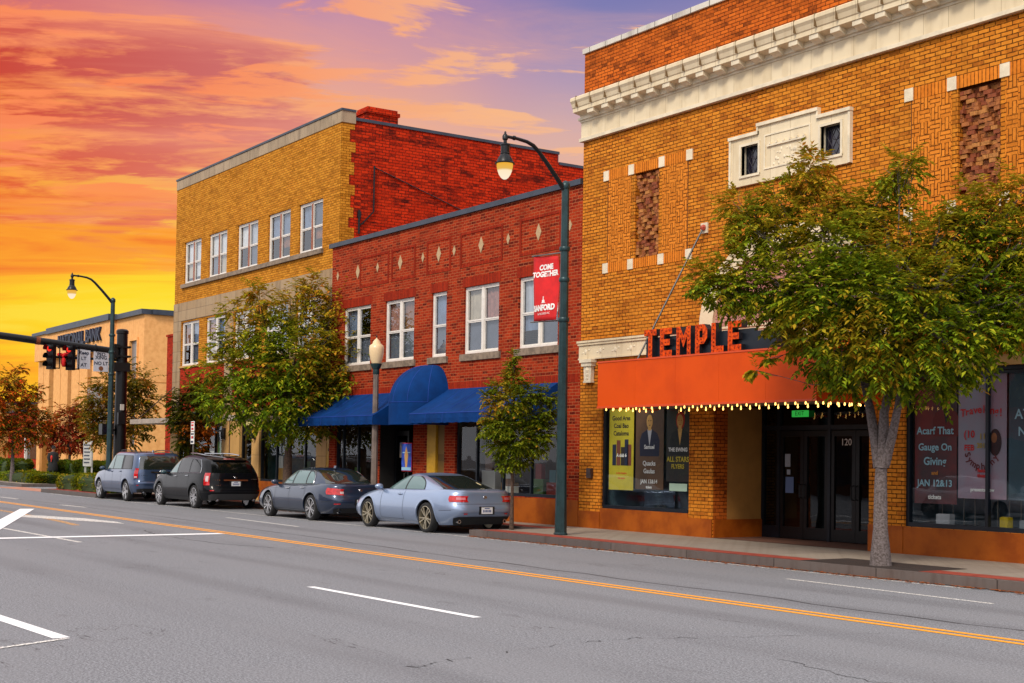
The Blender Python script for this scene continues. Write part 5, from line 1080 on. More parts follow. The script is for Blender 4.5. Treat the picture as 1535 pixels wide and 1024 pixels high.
# red bow tied to the rail
b = MB(); c = Vector((PX+.2, PYY-2.55, 5.72))
for sg, dz_ in ((1, .12), (-1, .10)): b.ball((c.x, c.y+sg*.12, c.z+dz_), .14, sc=(.5, 1, .55), n=10)
b.ball((c.x, c.y+.03, c.z-.2), .14, sc=(.5, .75, 1.5), n=10); b.ball((c.x, c.y, c.z+.05), .07)
tag(b.build('ribbon_bow', REDP, smooth=True, weld=False), 'red ribbon bow tied to the rail between the two signal heads', 'ribbon')
for y0, y1, z0, z1, lab, lines in ((-1.93, -1.38, 5.28, 6.10, 'narrow white sign with blue marks hung under the mast arm', ((.26, 'Keep'), (.02, 'LT'), (-.25, 'AT'))), (-1.24, -.60, 5.20, 6.08, 'wider white sign with a small picture beside the signal post', ((.28, 'PED'), (.14, 'XING'), (-.10, 'NO LT')))):
    s_ = MB().box(PX+.09, PX+.11, PYY+y0, PYY+y1, z0, z1).build('road_sign', pmat('white_sign_plate', S(196, 200, 212), .5, var=.15)); tag(s_, lab, 'sign')
    for dz_, tx in lines: text('sign_lettering', tx, .2, INKB, s_, (PX+.113, PYY+(y0+y1)/2, (z0+z1)/2+dz_), rot=(90, 0, 90), off=.006)
    if y0 > -1.3: 
        MB().lathe([(.1, 0), (.1, .004)], c=(PX+.11, PYY-.92, 5.33), n=10, axis='X').build('sign_symbol', pmat('brown_symbol', S(120, 70, 40), .6), s_)
    MB().box(PX+.03, PX+.09, PYY+(y0+y1)/2-.05, PYY+(y0+y1)/2+.05, 5.66, 5.80).build('clamp', BLKM, s_)
# parking sign on a thin post
ps = thing('parking_sign', (-49.0, 19.05, .15), 'small red and white parking sign on a thin post above the black car', 'parking sign')
MB().tube([(-49, 19.08, .15), (-49, 19.08, 3.02)], .03, 6).build('post', GRYM, ps)
s_ = MB().box(-49.16, -48.84, 19.03, 19.05, 2.63, 3.0).box(-49.16, -48.84, 19.03, 19.05, 2.16, 2.6).build('sign_plate', WHT, ps, weld=False)
b = MB()
for i, (x0, x1, z0, z1, m) in enumerate(((-49.13, -48.87, 2.93, 2.97, 0), (-49.12, -48.9, 2.82, 2.89, 0), (-49.1, -48.9, 2.68, 2.76, 0), (-49.13, -48.87, 2.5, 2.56, 1), (-49.1, -48.95, 2.36, 2.45, 0), (-48.94, -48.88, 2.36, 2.45, 1), (-49.12, -48.9, 2.2, 2.28, 1))): b.box(x0, x1, 19.026, 19.03, z0, z1, m)
b.build('sign_print', [REDL, INKB], s_, weld=False)

# ------------------------------------------------------------------ trees
def tree(name, label, loc, trunk, blobs, mat, bark, leaf=.085, dens=420, fork=None, group=None, seed=1, r0=.14, stems=None, branch_to_all=True, tw=.42, bias=.55):
    """blobs: (x, y, z, r) about the tree base; leaves are single folded blades strung on twigs through every clump"""
    rnd = random.Random(seed); t = thing(name, loc, label, 'tree', group); L = Vector(loc)
    tb = MB(); forkp = Vector(trunk[-1])
    tr = [Vector(p)+L for p in trunk]; n = len(tr)
    tb.tube(tr, [r0*(1.35 if i == 0 else 1-.35*i/(n-1)) for i in range(n)], 12)
    tb.build('trunk', bark, t, smooth=True)
    bb = MB(); lv, lf = [], []
    def leaf_at(p, d, s_):
        side = d.cross(Vector((rnd.uniform(-.4, .4), rnd.uniform(-.4, .4), 1))).normalized(); nrm = side.cross(d).normalized()
        i = len(lv); w_ = s_*.24
        lv.extend([p, p+d*s_*.45+side*w_+nrm*s_*.07, p+d*s_+nrm*-s_*.12, p+d*s_*.45-side*w_+nrm*s_*.07]); lf.append((i, i+1, i+2, i+3))
    srcs = [Vector(s_)+L for s_ in (stems or [trunk[-1]])]
    vd = Vector((L.x, L.y, 0)).normalized(); vl = Vector((vd.y, -vd.x, 0))      # crown widths were read square to the line of sight
    blobs = [(vl.x*a+vd.x*d_, vl.y*a+vd.y*d_, z_, r_) for a, d_, z_, r_ in blobs]
    for bi, (bx, by, bz, br) in enumerate(blobs):
        c = Vector((bx, by, bz))+L
        s0 = min(srcs, key=lambda q: (q-c).length); d0 = c-s0
        mid = s0+d0*.5+Vector((rnd.uniform(-.1, .1), rnd.uniform(-.1, .1), -.06*d0.length))*d0.length*.5
        pts = [s0, s0.lerp(mid, .55)+Vector((0, 0, .04)), mid, c]
        rr = max(.012, r0*.34*min(1, br*1.2)); bb.tube(pts, [rr, rr*.8, rr*.6, rr*.25], 6)
        for q in range(5):
            e = c+Vector((rnd.gauss(0, 1), rnd.gauss(0, 1), rnd.gauss(.2, .9))).normalized()*br*.85
            bb.tube([mid.lerp(c, .6), (c+e)/2+Vector((0, 0, -.04)), e], [rr*.35, rr*.22, rr*.08], 4, caps=False)
        for q in range(int(dens*br*br)+6):
            dv = Vector((rnd.gauss(0, 1), rnd.gauss(0, 1), rnd.gauss(0, 1))).normalized(); ra = br*.74*rnd.random()**bias if rnd.random() > .1 else br*rnd.uniform(.9, 1.12)
            p = c+Vector((dv.x, dv.y, dv.z*.82))*ra
            d = (dv*.9+Vector((rnd.uniform(-.6, .6), rnd.uniform(-.6, .6), rnd.uniform(-.35, .45)))).normalized()
            n_ = rnd.randint(7, 13); ln = tw*min(1, .35+br*.9)*rnd.uniform(.6, 1.2)
            e = p
            for m in range(n_):
                e = e+d*ln/n_; d = (d+Vector((0, 0, -.055))).normalized()
                sd = d.cross(Vector((0, 0, 1))); sd = sd.normalized() if sd.length > .01 else Vector((1, 0, 0))
                ld_ = (d*.55+sd*(1 if m % 2 else -1)*.75+Vector((0, 0, rnd.uniform(-.35, .12)))).normalized()
                leaf_at(e, ld_, leaf*rnd.uniform(.7, 1.2))
    bb.build('branches', bark, t, smooth=True, weld=False)
    me = bpy.data.meshes.new('crown'); o_ = L
    me.from_pydata([tuple(p-o_) for p in lv], [], lf); me.materials.append(mat)
    o = bpy.data.objects.new('crown', me); COL.objects.link(o); o.parent = t
    print(name, 'leaves', len(lf)); return t
G1, G2, G3, G4 = S(82, 112, 18), S(120, 146, 24), S(158, 172, 34), S(196, 188, 46)
MIXG = [(0, S(52, 76, 16)), (.35, G1), (.65, G2), (.88, G3), (1, G4)]
GOLD = [(0, S(142, 140, 28)), (.4, S(190, 162, 36)), (.75, S(220, 154, 44)), (1, S(226, 106, 46))]
ORAN = [(0, S(176, 90, 24)), (.5, S(214, 96, 26)), (1, S(226, 72, 24))]
REDS = [(0, S(96, 26, 22)), (.4, S(136, 36, 26)), (.75, S(166, 54, 36)), (1, S(190, 90, 50))]
LM1 = leafmat('zelkova_leaf', MIXG, GOLD, .7, .5, 2.3, tip=6.6); LM2 = leafmat('mixed_autumn_leaf', MIXG, GOLD, .5, .6, 5.1, tip=7.0)
LM3 = leafmat('young_green_leaf', [(0, S(60, 84, 14)), (.5, S(98, 120, 22)), (1, S(150, 152, 34))], GOLD, .9, .6, 1.2)
LM4 = leafmat('orange_leaf', [(0, S(70, 72, 16)), (.4, S(110, 92, 22)), (.7, S(190, 92, 26)), (1, S(210, 70, 24))], ORAN, .5, .85, 3.3)
LM5 = leafmat('red_leaf', REDS, [(0, S(120, 60, 30)), (1, S(180, 90, 40))], .6, .4, .4); LM6 = leafmat('olive_gold_leaf', [(0, S(50, 56, 12)), (.5, S(84, 80, 16)), (1, S(150, 110, 26))], GOLD, .5, .9, 7.7)
# the big tree by the kerb: clumps read off its outline, a metre being about 94 px of the photograph
def pxb(px, py, rpx, dy=0.0): 
    s_ = .0109; return ((px-1320)*s_, dy, 1.72+(690-py)*s_, rpx*s_)
big = [(1075, 425, 42, -.2), (1052, 405, 26, .1), (1110, 395, 50, .2), (1120, 320, 42, 0), (1100, 295, 30, .2), (1150, 350, 55, -.2), (1165, 290, 40, .1), (1205, 262, 40, 0), (1215, 235, 26, .1), (1225, 310, 55, .2), (1285, 300, 40, .3),
       (1345, 262, 36, 0), (1355, 240, 24, .1), (1318, 310, 42, .2), (1250, 370, 70, -.5), (1330, 370, 70, .3), (1400, 360, 60, -.3), (1450, 320, 50, 0), (1490, 300, 40, .2), (1520, 290, 30, 0), (1475, 370, 60, .3), (1515, 370, 50, -.2),
       (1160, 425, 60, -.4), (1108, 436, 40, 0), (1075, 428, 32, .3), (1165, 462, 40, .2), (1195, 470, 55, -.2), (1240, 450, 75, -.9), (1310, 450, 80, -1.1), (1380, 440, 75, -.7), (1440, 430, 65, .3), (1490, 440, 60, 0), (1520, 450, 45, -.3),
       (1505, 492, 40, .1), (1455, 500, 60, -.3), (1390, 510, 70, -.9), (1320, 520, 75, -1.0), (1258, 510, 62, -.8), (1205, 512, 36, -.2), (1232, 545, 36, .1), (1275, 562, 40, .2), (1335, 565, 42, -.3), (1390, 565, 48, -.2), (1440, 550, 38, .1), (1415, 575, 20, 0), (1300, 400, 80, 1.0), (1400, 440, 80, 1.0), (1220, 420, 70, .9), (1320, 500, 70, .9), (1560, 400, 60, 0), (1560, 330, 40, .2), (1152, 540, 12, -.3), (1136, 556, 8, -.3)]
stems = [(.02, 0, 2.3), (-.28, .05, 2.95), (.3, -.05, 3.0), (.05, .2, 3.1), (-.1, -.1, 3.9), (.3, .1, 4.2), (-.6, .1, 4.0), (.8, .0, 4.0)]
bt = tree('street_tree', 'large green and gold zelkova with pale trunk in front of the theatre', (-15.35, 17.77, .15), [(0, 0, 0), (-.01, 0, .6), (-.02, .01, 1.3), (0, 0, 1.75)], [pxb(*q) for q in big], LM1, BARK, leaf=.12, dens=300, seed=3, r0=.135, stems=stems, group='street trees')
b = MB(); B0 = Vector((-15.35, 17.77, .15))
for pts, rr in (([(-.04, 0, 1.6), (-.16, .02, 2.1), (-.3, .05, 2.6), (-.42, .05, 3.0), (-.6, .1, 3.9), (-1.2, .1, 4.8)], .10), ([(.03, 0, 1.6), (.05, 0, 2.1), (.03, .02, 2.5), (.05, .2, 3.1), (.1, .1, 4.2), (0, .1, 5.6)], .105), ([(.07, 0, 1.65), (.24, -.03, 2.1), (.38, -.05, 2.6), (.5, -.05, 3.2), (.8, 0, 4.0), (1.4, 0, 4.9)], .085), ([(0, .05, 1.7), (-.12, .12, 2.3), (-.1, .3, 3.0), (-.1, .4, 3.9)], .07)):
    b.tube([Vector(p)+B0 for p in pts], [rr*(1-.72*i/(len(pts)-1)) for i in range(len(pts))], 9)
b.build('main_limbs', BARK, bt, smooth=True, weld=False)
def ring_blobs(rnd, n, cx, cz, hw, hh, r_, dep=.8):
    out = []
    for i in range(n):
        a = rnd.uniform(0, 6.283); q = rnd.random()**.5
        out.append((cx+math.cos(a)*q*hw, rnd.uniform(-dep, dep)*hw*math.sqrt(max(0, 1-q*q)), cz+math.sin(a)*q*hh, r_*rnd.uniform(.75, 1.25)))
    return out
rnd = random.Random(5)
def px2(px, py, rpx, dy=0): s_ = .0219; return ((px-418)*s_*1.12, dy, 1.27+(700-py)*s_, rpx*s_)
t2 = [(330, 560, 34, 0), (318, 600, 26, .2), (350, 510, 30, 0), (345, 600, 40, -.5), (375, 560, 48, -.8), (390, 500, 44, -.3), (378, 455, 26, 0), (372, 440, 14, 0), (420, 470, 38, .3), (440, 440, 24, 0), (450, 425, 14, 0), (425, 540, 55, -1), (420, 600, 52, -.9), (385, 620, 34, -.2), (470, 500, 48, .2), (480, 455, 30, 0), (505, 465, 30, .2), (530, 470, 26, 0), (545, 490, 18, .1), (515, 510, 42, -.2), (500, 550, 48, -.6), (530, 545, 28, .2), (480, 590, 48, -.5), (455, 625, 38, -.2), (425, 640, 30, 0), (495, 600, 28, .3), (345, 470, 16, 0), (330, 520, 18, .1), (400, 560, 55, 1), (470, 550, 55, 1)]
tree('street_tree', 'broad green and orange tree before the yellow office, left of the blue awning', (-41.3, 19.3, .15), [(0, 0, 0), (0, 0, .8), (.03, 0, 1.5), (.06, 0, 1.9)], [px2(*q) for q in t2], LM2, BARKD, leaf=.18, dens=135, seed=8, r0=.17, stems=[(.06, 0, 1.9), (-.35, .1, 2.5), (-.55, .1, 3.2), (.4, 0, 3.0), (.05, 0, 3.6)], tw=.6, group='street trees')
def px3(px, py, rpx, dy=0): s_ = .0156; return ((px-764)*s_*1.1, dy, 1.46+(700-py)*s_, rpx*s_)
t3 = [(764, 535, 8, 0), (762, 552, 12, 0), (765, 572, 20, 0), (745, 585, 18, .1), (732, 600, 14, 0), (785, 590, 20, -.1), (808, 592, 14, 0), (820, 600, 9, 0), (760, 605, 28, -.3), (735, 625, 18, 0), (728, 650, 12, .1), (750, 640, 28, -.2), (785, 625, 26, .1), (810, 618, 16, 0), (770, 660, 30, -.2), (795, 650, 22, 0), (745, 670, 20, .1), (770, 690, 20, 0), (752, 695, 12, 0), (800, 672, 12, 0), (808, 650, 12, 0)]
tree('young_tree', 'slim young green tree between the silver coupe and the lamp with the red banner', (-26.62, 18.15, .15), [(0, 0, 0), (.01, 0, .7), (0, 0, 1.4), (.02, 0, 2.4), (0, 0, 3.9)], [px3(*q) for q in t3], LM3, BARKD, leaf=.09, dens=900, seed=4, r0=.042, stems=[(0, 0, 1.2), (.01, 0, 1.9), (.02, 0, 2.4), (.01, 0, 3.2)], tw=.3, group='street trees')
def px4(px, py, rpx, px0, py0, z0, s_, dy=0): return ((px-px0)*s_, dy, z0+(py0-py)*s_, rpx*s_)
t4 = [(285, 575, 12), (278, 590, 16), (295, 590, 16), (262, 605, 14), (252, 600, 8), (285, 615, 24), (305, 610, 14), (265, 635, 16), (290, 640, 22), (305, 640, 14), (275, 660, 20), (295, 670, 16), (258, 625, 9), (285, 685, 14), (308, 590, 9)]
tree('street_tree', 'small dark green tree behind the parking sign', (-50.2, 19.45, .15), [(0, 0, 0), (0, 0, .8), (0, 0, 1.5), (0, 0, 2.6)], [px4(*q, 284, 690, 1.45, .0249) for q in t4], leafmat('dark_autumn_leaf', [(0, S(30, 42, 10)), (.6, S(52, 66, 14)), (1, S(96, 92, 22))], ORAN, .5, .5, 9.1), BARKD, leaf=.16, dens=260, seed=14, r0=.07, stems=[(0, 0, 1.5), (0, 0, 2.4)], tw=.5, group='street trees')
t5 = [(150, 600, 20), (165, 575, 18), (185, 590, 22), (205, 570, 20), (190, 555, 12), (218, 600, 18), (228, 625, 10), (150, 635, 20), (175, 625, 24), (205, 630, 20), (142, 620, 12), (160, 655, 18), (190, 655, 18), (215, 650, 12), (170, 550, 8), (215, 580, 12)]
tree('corner_tree', 'olive and gold tree directly behind the traffic signal post', (-70, 23.5, .12), [(0, 0, 0), (0, 0, 1.2), (.05, 0, 2.4), (.05, 0, 3.6)], [px4(*q, 190, 690, 1.35, .0345) for q in t5], LM6, BARKD, leaf=.22, dens=150, seed=21, r0=.1, stems=[(.05, 0, 2.4), (.05, 0, 3.4)], tw=.7, group='autumn trees at the corner')
t6 = [(100, 625, 14), (88, 640, 14), (115, 635, 13), (72, 645, 9), (82, 660, 14), (105, 655, 16), (128, 650, 12), (140, 660, 7), (95, 670, 12), (118, 670, 11), (70, 660, 8), (105, 612, 7), (120, 618, 7)]
tree('red_tree', 'small dark red tree on the lawn in front of the bank', (-97, 28.75, .12), [(0, 0, 0), (0, 0, .9), (.03, 0, 1.6), (.05, 0, 2.4)], [px4(*q, 103, 710, .15, .0485) for q in t6], LM5, BARK, leaf=.28, dens=95, seed=33, r0=.11, stems=[(.05, 0, 2.0)], tw=.8, group='autumn trees at the corner')
t7 = [(5, 580, 14), (10, 565, 7), (-10, 600, 20), (20, 600, 16), (38, 595, 7), (35, 620, 14), (10, 630, 22), (-20, 640, 24), (40, 640, 14), (58, 635, 8), (20, 655, 20), (-5, 665, 18), (45, 655, 10), (-35, 610, 22)]
tree('orange_tree', 'orange and green tree at the left edge above the clipped hedge', (-76.4, 19.6, .15), [(0, 0, 0), (0, 0, .9), (.02, 0, 1.7), (0, 0, 2.8)], [px4(*q, 7, 690, 1.35, .0372) for q in t7], LM4, BARK, leaf=.23, dens=130, seed=41, r0=.11, stems=[(.02, 0, 1.9), (0, 0, 2.6)], tw=.7, group='autumn trees at the corner')
# hedges
def hedge(x0, x1, y0, y1, h, z, label, m, n, ls, seed, group):
    rnd = random.Random(seed); b = MB(); cx, cy = (x0+x1)/2, (y0+y1)/2
    rows = []; N_ = 28
    def pt(t, q):
        ang = 2*math.pi*q; sx = math.copysign(abs(math.cos(ang))**.35, math.cos(ang)); sy = math.copysign(abs(math.sin(ang))**.35, math.sin(ang)); s_ = 1 if t < .7 else (1-((t-.7)/.3)**2.2*.5); 
        p = Vector((cx+sx*(x1-x0)/2*s_, cy+sy*(y1-y0)/2*s_, z+h*(t if t < .7 else .7+.3*math.sin((t-.7)/.3*math.pi/2))))
        nz = noise.noise(p*1.7)*.16+noise.noise(p*5)*.06; return p+Vector((sx*nz, sy*nz, nz*.8*(t > .5)))
    for i in range(9): rows.append([pt(i/8, q/N_) for q in range(N_)])
    b.grid(rows, 0, True); b.face(rows[-1], 0)
    for i in range(n):
        t = rnd.random()**.8; q = rnd.random(); p = pt(t, q); c = Vector((cx, cy, z+h*.4))
        if rnd.random() < .3: k_ = rnd.random()**.5; p = Vector((cx+(pt(1, q).x-cx)*k_, cy+(pt(1, q).y-cy)*k_, pt(1, q).z+.02))
        d = ((p-c).normalized()+Vector((rnd.uniform(-.8, .8), rnd.uniform(-.8, .8), rnd.uniform(-.3, .8)))).normalized()
        sd = d.cross(Vector((rnd.random()-.5, rnd.random()-.5, 1))).normalized(); s_ = ls*rnd.uniform(.6, 1.3)
        b.face([p-d*s_*.3, p+sd*s_*.3+d*s_*.2, p+d*s_*.8, p-sd*s_*.3+d*s_*.2], 1)
    o = b.build('hedge', [pmat('hedge_core', S(40, 56, 10), .9), m], weld=False); tag(o, label, 'hedge', group); return o
HM = leafmat('hedge_leaf', [(0, S(56, 80, 10)), (.5, S(100, 124, 16)), (1, S(164, 164, 34))], GOLD, .8, .35, 1.9); HM2 = leafmat('dark_hedge_leaf', [(0, S(30, 54, 12)), (.6, S(52, 82, 18)), (1, S(90, 112, 26))], MIXG, .8, .3, 2.9)
g_ = 'clipped hedges at the corner'
hedge(-61.8, -58.6, 17.75, 19.0, 0.60, .18, 'rounded light green hedge at the tip of the corner planter', HM, 6000, .10, 1, g_)
hedge(-58.9, -54.9, 17.7, 19.1, 0.62, .18, 'light green clipped hedge touching the front of the grey blue car', HM, 7000, .10, 2, g_)
hedge(-79.5, -72.0, 19.6, 21.2, .50, .14, 'yellow green hedge around the orange tree across the side street', HM, 6000, .13, 3, g_)
for i, (x0, x1, y0, y1, lab) in enumerate(((-111, -103.5, 25.2, 26.8, 'dark hedge behind the orange tree, first along the lawn'), (-103.2, -99.5, 25.4, 27, 'dark hedge on the lawn just left of the person in black'), (-97.2, -94.4, 27.3, 28.7, 'round dark bush just right of the person in black'), (-93.9, -91.2, 27.6, 29.2, 'dark bush between the red tree and the street lamp'), (-90.8, -87.8, 27.6, 29.2, 'rounded dark bush beside the far street lamp'))):
    hedge(x0, x1, y0, y1, .95, .12, lab, HM2, 2600, .22, 10+i, g_)
# low wall and pale notice board by the bank steps
b = MB(); b.box(-99.6, -99.0, 27.4, 27.8, .12, 2.4); b.box(-99.7, -98.9, 27.3, 27.9, 2.4, 2.6); tag(b.build('brick_gatepost', BANKD, weld=False), 'tan brick gatepost on the lawn left of the person in black', 'gatepost')
b = MB(); b.box(-88.2, -86.6, 27.0, 27.08, .9, 2.5); b.box(-88.1, -88.0, 27.08, 27.16, .1, 2.4); b.box(-86.8, -86.7, 27.08, 27.16, .1, 2.4)
for i in range(6): b.box(-88.0, -86.9+.1*(i % 2), 26.985, 27.0, 1.1+i*.22, 1.18+i*.22, 1)
tag(b.build('notice_board', [pmat('pale_notice_board', S(190, 186, 186), .6, var=.3), INKB], weld=False), 'pale notice board standing left of the far street lamp', 'notice board')
# person on the lawn
def person(loc, label):
    t = thing('person', loc, label, 'person'); L = Vector(loc)
    bm_pts = [(0, 0, .95), (0, 0, 1.2), (0, 0, 1.42), (0, 0, 1.52), (0, .02, 1.62), (0, .03, 1.74), (0, .1, .9), (0, .12, .48), (.02, .12, .09), (-.02, -.1, .9), (-.04, -.13, .48), (-.02, -.13, .09), (0, .2, 1.4), (.02, .27, 1.12), (.08, .24, .88), (0, -.2, 1.4), (.02, -.27, 1.12), (.08, -.24, .88), (.13, .13, .05), (.1, -.14, .05)]
    ed = [(0, 1), (1, 2), (2, 3), (3, 4), (4, 5), (0, 6), (6, 7), (7, 8), (0, 9), (9, 10), (10, 11), (2, 12), (12, 13), (13, 14), (2, 15), (15, 16), (16, 17), (8, 18), (11, 19)]
    rad = [.17, .16, .17, .06, .1, .08, .11, .075, .05, .11, .075, .05, .08, .055, .04, .08, .055, .04, .045, .045]
    me = bpy.data.meshes.new('body'); me.from_pydata(bm_pts, ed, []); o = bpy.data.objects.new('body', me); COL.objects.link(o)
    m_ = o.modifiers.new('skin', 'SKIN'); o.modifiers.new('sub', 'SUBSURF').levels = 2; o.modifiers['sub'].render_levels = 2
    for v, r_ in zip(me.skin_vertices[0].data, rad): v.radius = (r_, r_)
    me.skin_vertices[0].data[0].use_root = True; me.materials.append(pmat('skin', S(150, 100, 76), .6)); o.parent = t
    bpy.context.view_layer.update()
    b = MB(); b.lathe([(.30, .35), (.31, .4), (.27, .8), (.24, 1.0), (.26, 1.3), (.24, 1.43), (.12, 1.52), (.10, 1.5)], c=tuple(L), n=16)
    for s_ in (1, -1): b.tube([L+Vector(p) for p in ((0, s_*.2, 1.42), (.02, s_*.29, 1.14), (.08, s_*.26, .92))], [.1, .08, .065], 8)
    b.build('coat', pmat('black_coat', S(24, 24, 30), .8, var=.3), t, smooth=True, weld=False)
    b = MB(); b.lathe([(.16, 1.72), (.17, 1.73), (.12, 1.76), (.11, 1.85), (.06, 1.89), (.0, 1.9)], c=(L.x, L.y+.02, L.z), n=14); b.build('hat', pmat('black_hat', S(20, 20, 24), .8), t, smooth=True)
    b = MB()
    for s_ in (1, -1): b.tube([L+Vector(p) for p in ((0, s_*.1, .92), (0, s_*.125, .48), (.01, s_*.125, .1))], [.125, .095, .075], 8)
    b.build('trousers', pmat('dark_trousers', S(28, 28, 36), .8), t, smooth=True, weld=False)
    MB().prism([(L.x+.2, 1.3), (L.x+.3, 1.3), (L.x+.3, 1.02), (L.x+.2, 1.02)], L.y-.19, L.y-.17).ball((L.x+.2, L.y-.15, L.z+1.15), .13, sc=(.5, .5, 1.2)).build('red_scarf', pmat('red_cloth', S(200, 40, 24), .7), t, weld=False)
    t.scale = (1.1, 1.1, 1.1); return t
person((-94.5, 26.9, .12), 'person in a long black coat and hat with a red scarf, standing on the lawn')

# ------------------------------------------------------------------ parked cars
TYRE = pmat('tyre_rubber', S(30, 30, 32), .85, var=.3); CHROME = pmat('chrome_trim', S(200, 202, 206), .15, metal=1.0)
WELL = pmat('wheel_well_black', S(10, 10, 11), .9); TRIM = pmat('black_trim', S(20, 21, 24), .5)
TAIL = pmat('red_tail_lamp', S(196, 14, 18), .12, coat=1, col2=S(150, 6, 10), vscale=12, emit=(1, .02, .02), estr=.06)
TAILC = pmat('clear_tail_lens', S(214, 190, 190), .12, coat=1, var=.3, vscale=20)
PLATE = pmat('number_plate_white', S(220, 222, 226), .4)
def carglass():
    m = bpy.data.materials.new('car_glass'); m.use_nodes = True; k = NT(m.node_tree)
    b = k.n('BsdfPrincipled', Base__Color=S(92, 118, 120), Roughness=.03); b.inputs['IOR'].default_value = 1.6; b.inputs['Specular IOR Level'].default_value = .5
    k.t.links.new(b.outputs[0], k.n('OutputMaterial').inputs[0]); return m
CGL = carglass()
CGD = pmat('tinted_car_glass', S(12, 14, 16), .04, spec=.45)
def paint(name, c, metal=.55, coat=1.0, spec=.5):
    m = bpy.data.materials.new(name); m.use_nodes = True; k = NT(m.node_tree)
    fl = k.n('TexNoise', Vector=k.n('TexCoord').outputs['Object'], Scale=900.0, Detail=1.0).outputs[0]
    b = k.n('BsdfPrincipled', Base__Color=k.mix(k.m('MULTIPLY', fl, .35), c, tuple(min(1, x*1.5+.01) for x in c)), Roughness=.32, Metallic=metal)
    b.inputs['Coat Weight'].default_value = coat; b.inputs['Coat Roughness'].default_value = .04; b.inputs['Specular IOR Level'].default_value = spec
    k.t.links.new(b.outputs[0], k.n('OutputMaterial').inputs[0]); return m
def interp(pts, x):
    if x <= pts[0][0]: return pts[0][1]
    for (a, u), (b, v) in zip(pts, pts[1:]):
        if x <= b:
            t = (x-a)/(b-a); i = pts.index((a, u)); m0 = (v-(pts[i-1][1] if i else u))/(b-(pts[i-1][0] if i else a)) if True else 0
            j = i+1; m1 = ((pts[j+1][1] if j+1 < len(pts) else v)-u)/((pts[j+1][0] if j+1 < len(pts) else b)-a); h = b-a
            return (2*t**3-3*t**2+1)*u+(t**3-2*t**2+t)*m0*h+(-2*t**3+3*t**2)*v+(t**3-t**2)*m1*h
    return pts[-1][1]
class Surf:
    """stack of rounded outlines: t runs up the side, half width w(t), front xf(t), rear xr(t), height z(t, x)"""
    def __init__(s, w, xf, xr, z, n): s.w, s.xf, s.xr, s.z, s.n = w, xf, xr, z, n
    def mid(s, t): f, r_ = interp(s.xf, t), interp(s.xr, t); return (f+r_)/2, (r_-f)/2
    def ring(s, t, a):                                                # a: 0 = rear centre, -90 = left side, 180 = front
        c, h = s.mid(t); w_ = interp(s.w, t); ca, sa = math.cos(a), math.sin(a)
        x = c+h*math.copysign(abs(ca)**(2/s.n), ca); y = w_*math.copysign(abs(sa)**(2/s.n), sa); return Vector((x, y, s.z(t, x)))
    def side(s, t, x, sg=-1):
        c, h = s.mid(t); q = min(1, abs((x-c)/h)); return Vector((x, sg*interp(s.w, t)*(1-q**s.n)**(1/s.n), s.z(t, x)))
    def rear(s, t, y, sg=1):
        c, h = s.mid(t); w_ = interp(s.w, t); q = min(1, abs(y/w_)); x = c+sg*h*(1-q**s.n)**(1/s.n); return Vector((x, y, s.z(t, x)))
def patch(b, fn, us, vs, off, m=0):
    P = [[fn(u, v) for v in vs] for u in us]; rows = []
    for i in range(len(us)):
        row = []
        for j in range(len(vs)):
            du = P[min(i+1, len(us)-1)][j]-P[max(i-1, 0)][j]; dv = P[i][min(j+1, len(vs)-1)]-P[i][max(j-1, 0)][j] if False else P[i][min(j+1, len(vs)-1)]-P[i][max(j-1, 0)]
            n_ = du.cross(dv); n_ = n_.normalized() if n_.length > 1e-9 else Vector((0, 0, 1))
            c = Vector((0, 0, .6)); 
            if n_.dot(P[i][j]-Vector((P[i][j].x*.6, 0, .5))) < 0: n_ = -n_
            row.append(P[i][j]+n_*off)
        rows.append(row)
    b.grid(rows, m)
def lin(a, c, n): return [a+(c-a)*i/n for i in range(n+1)]
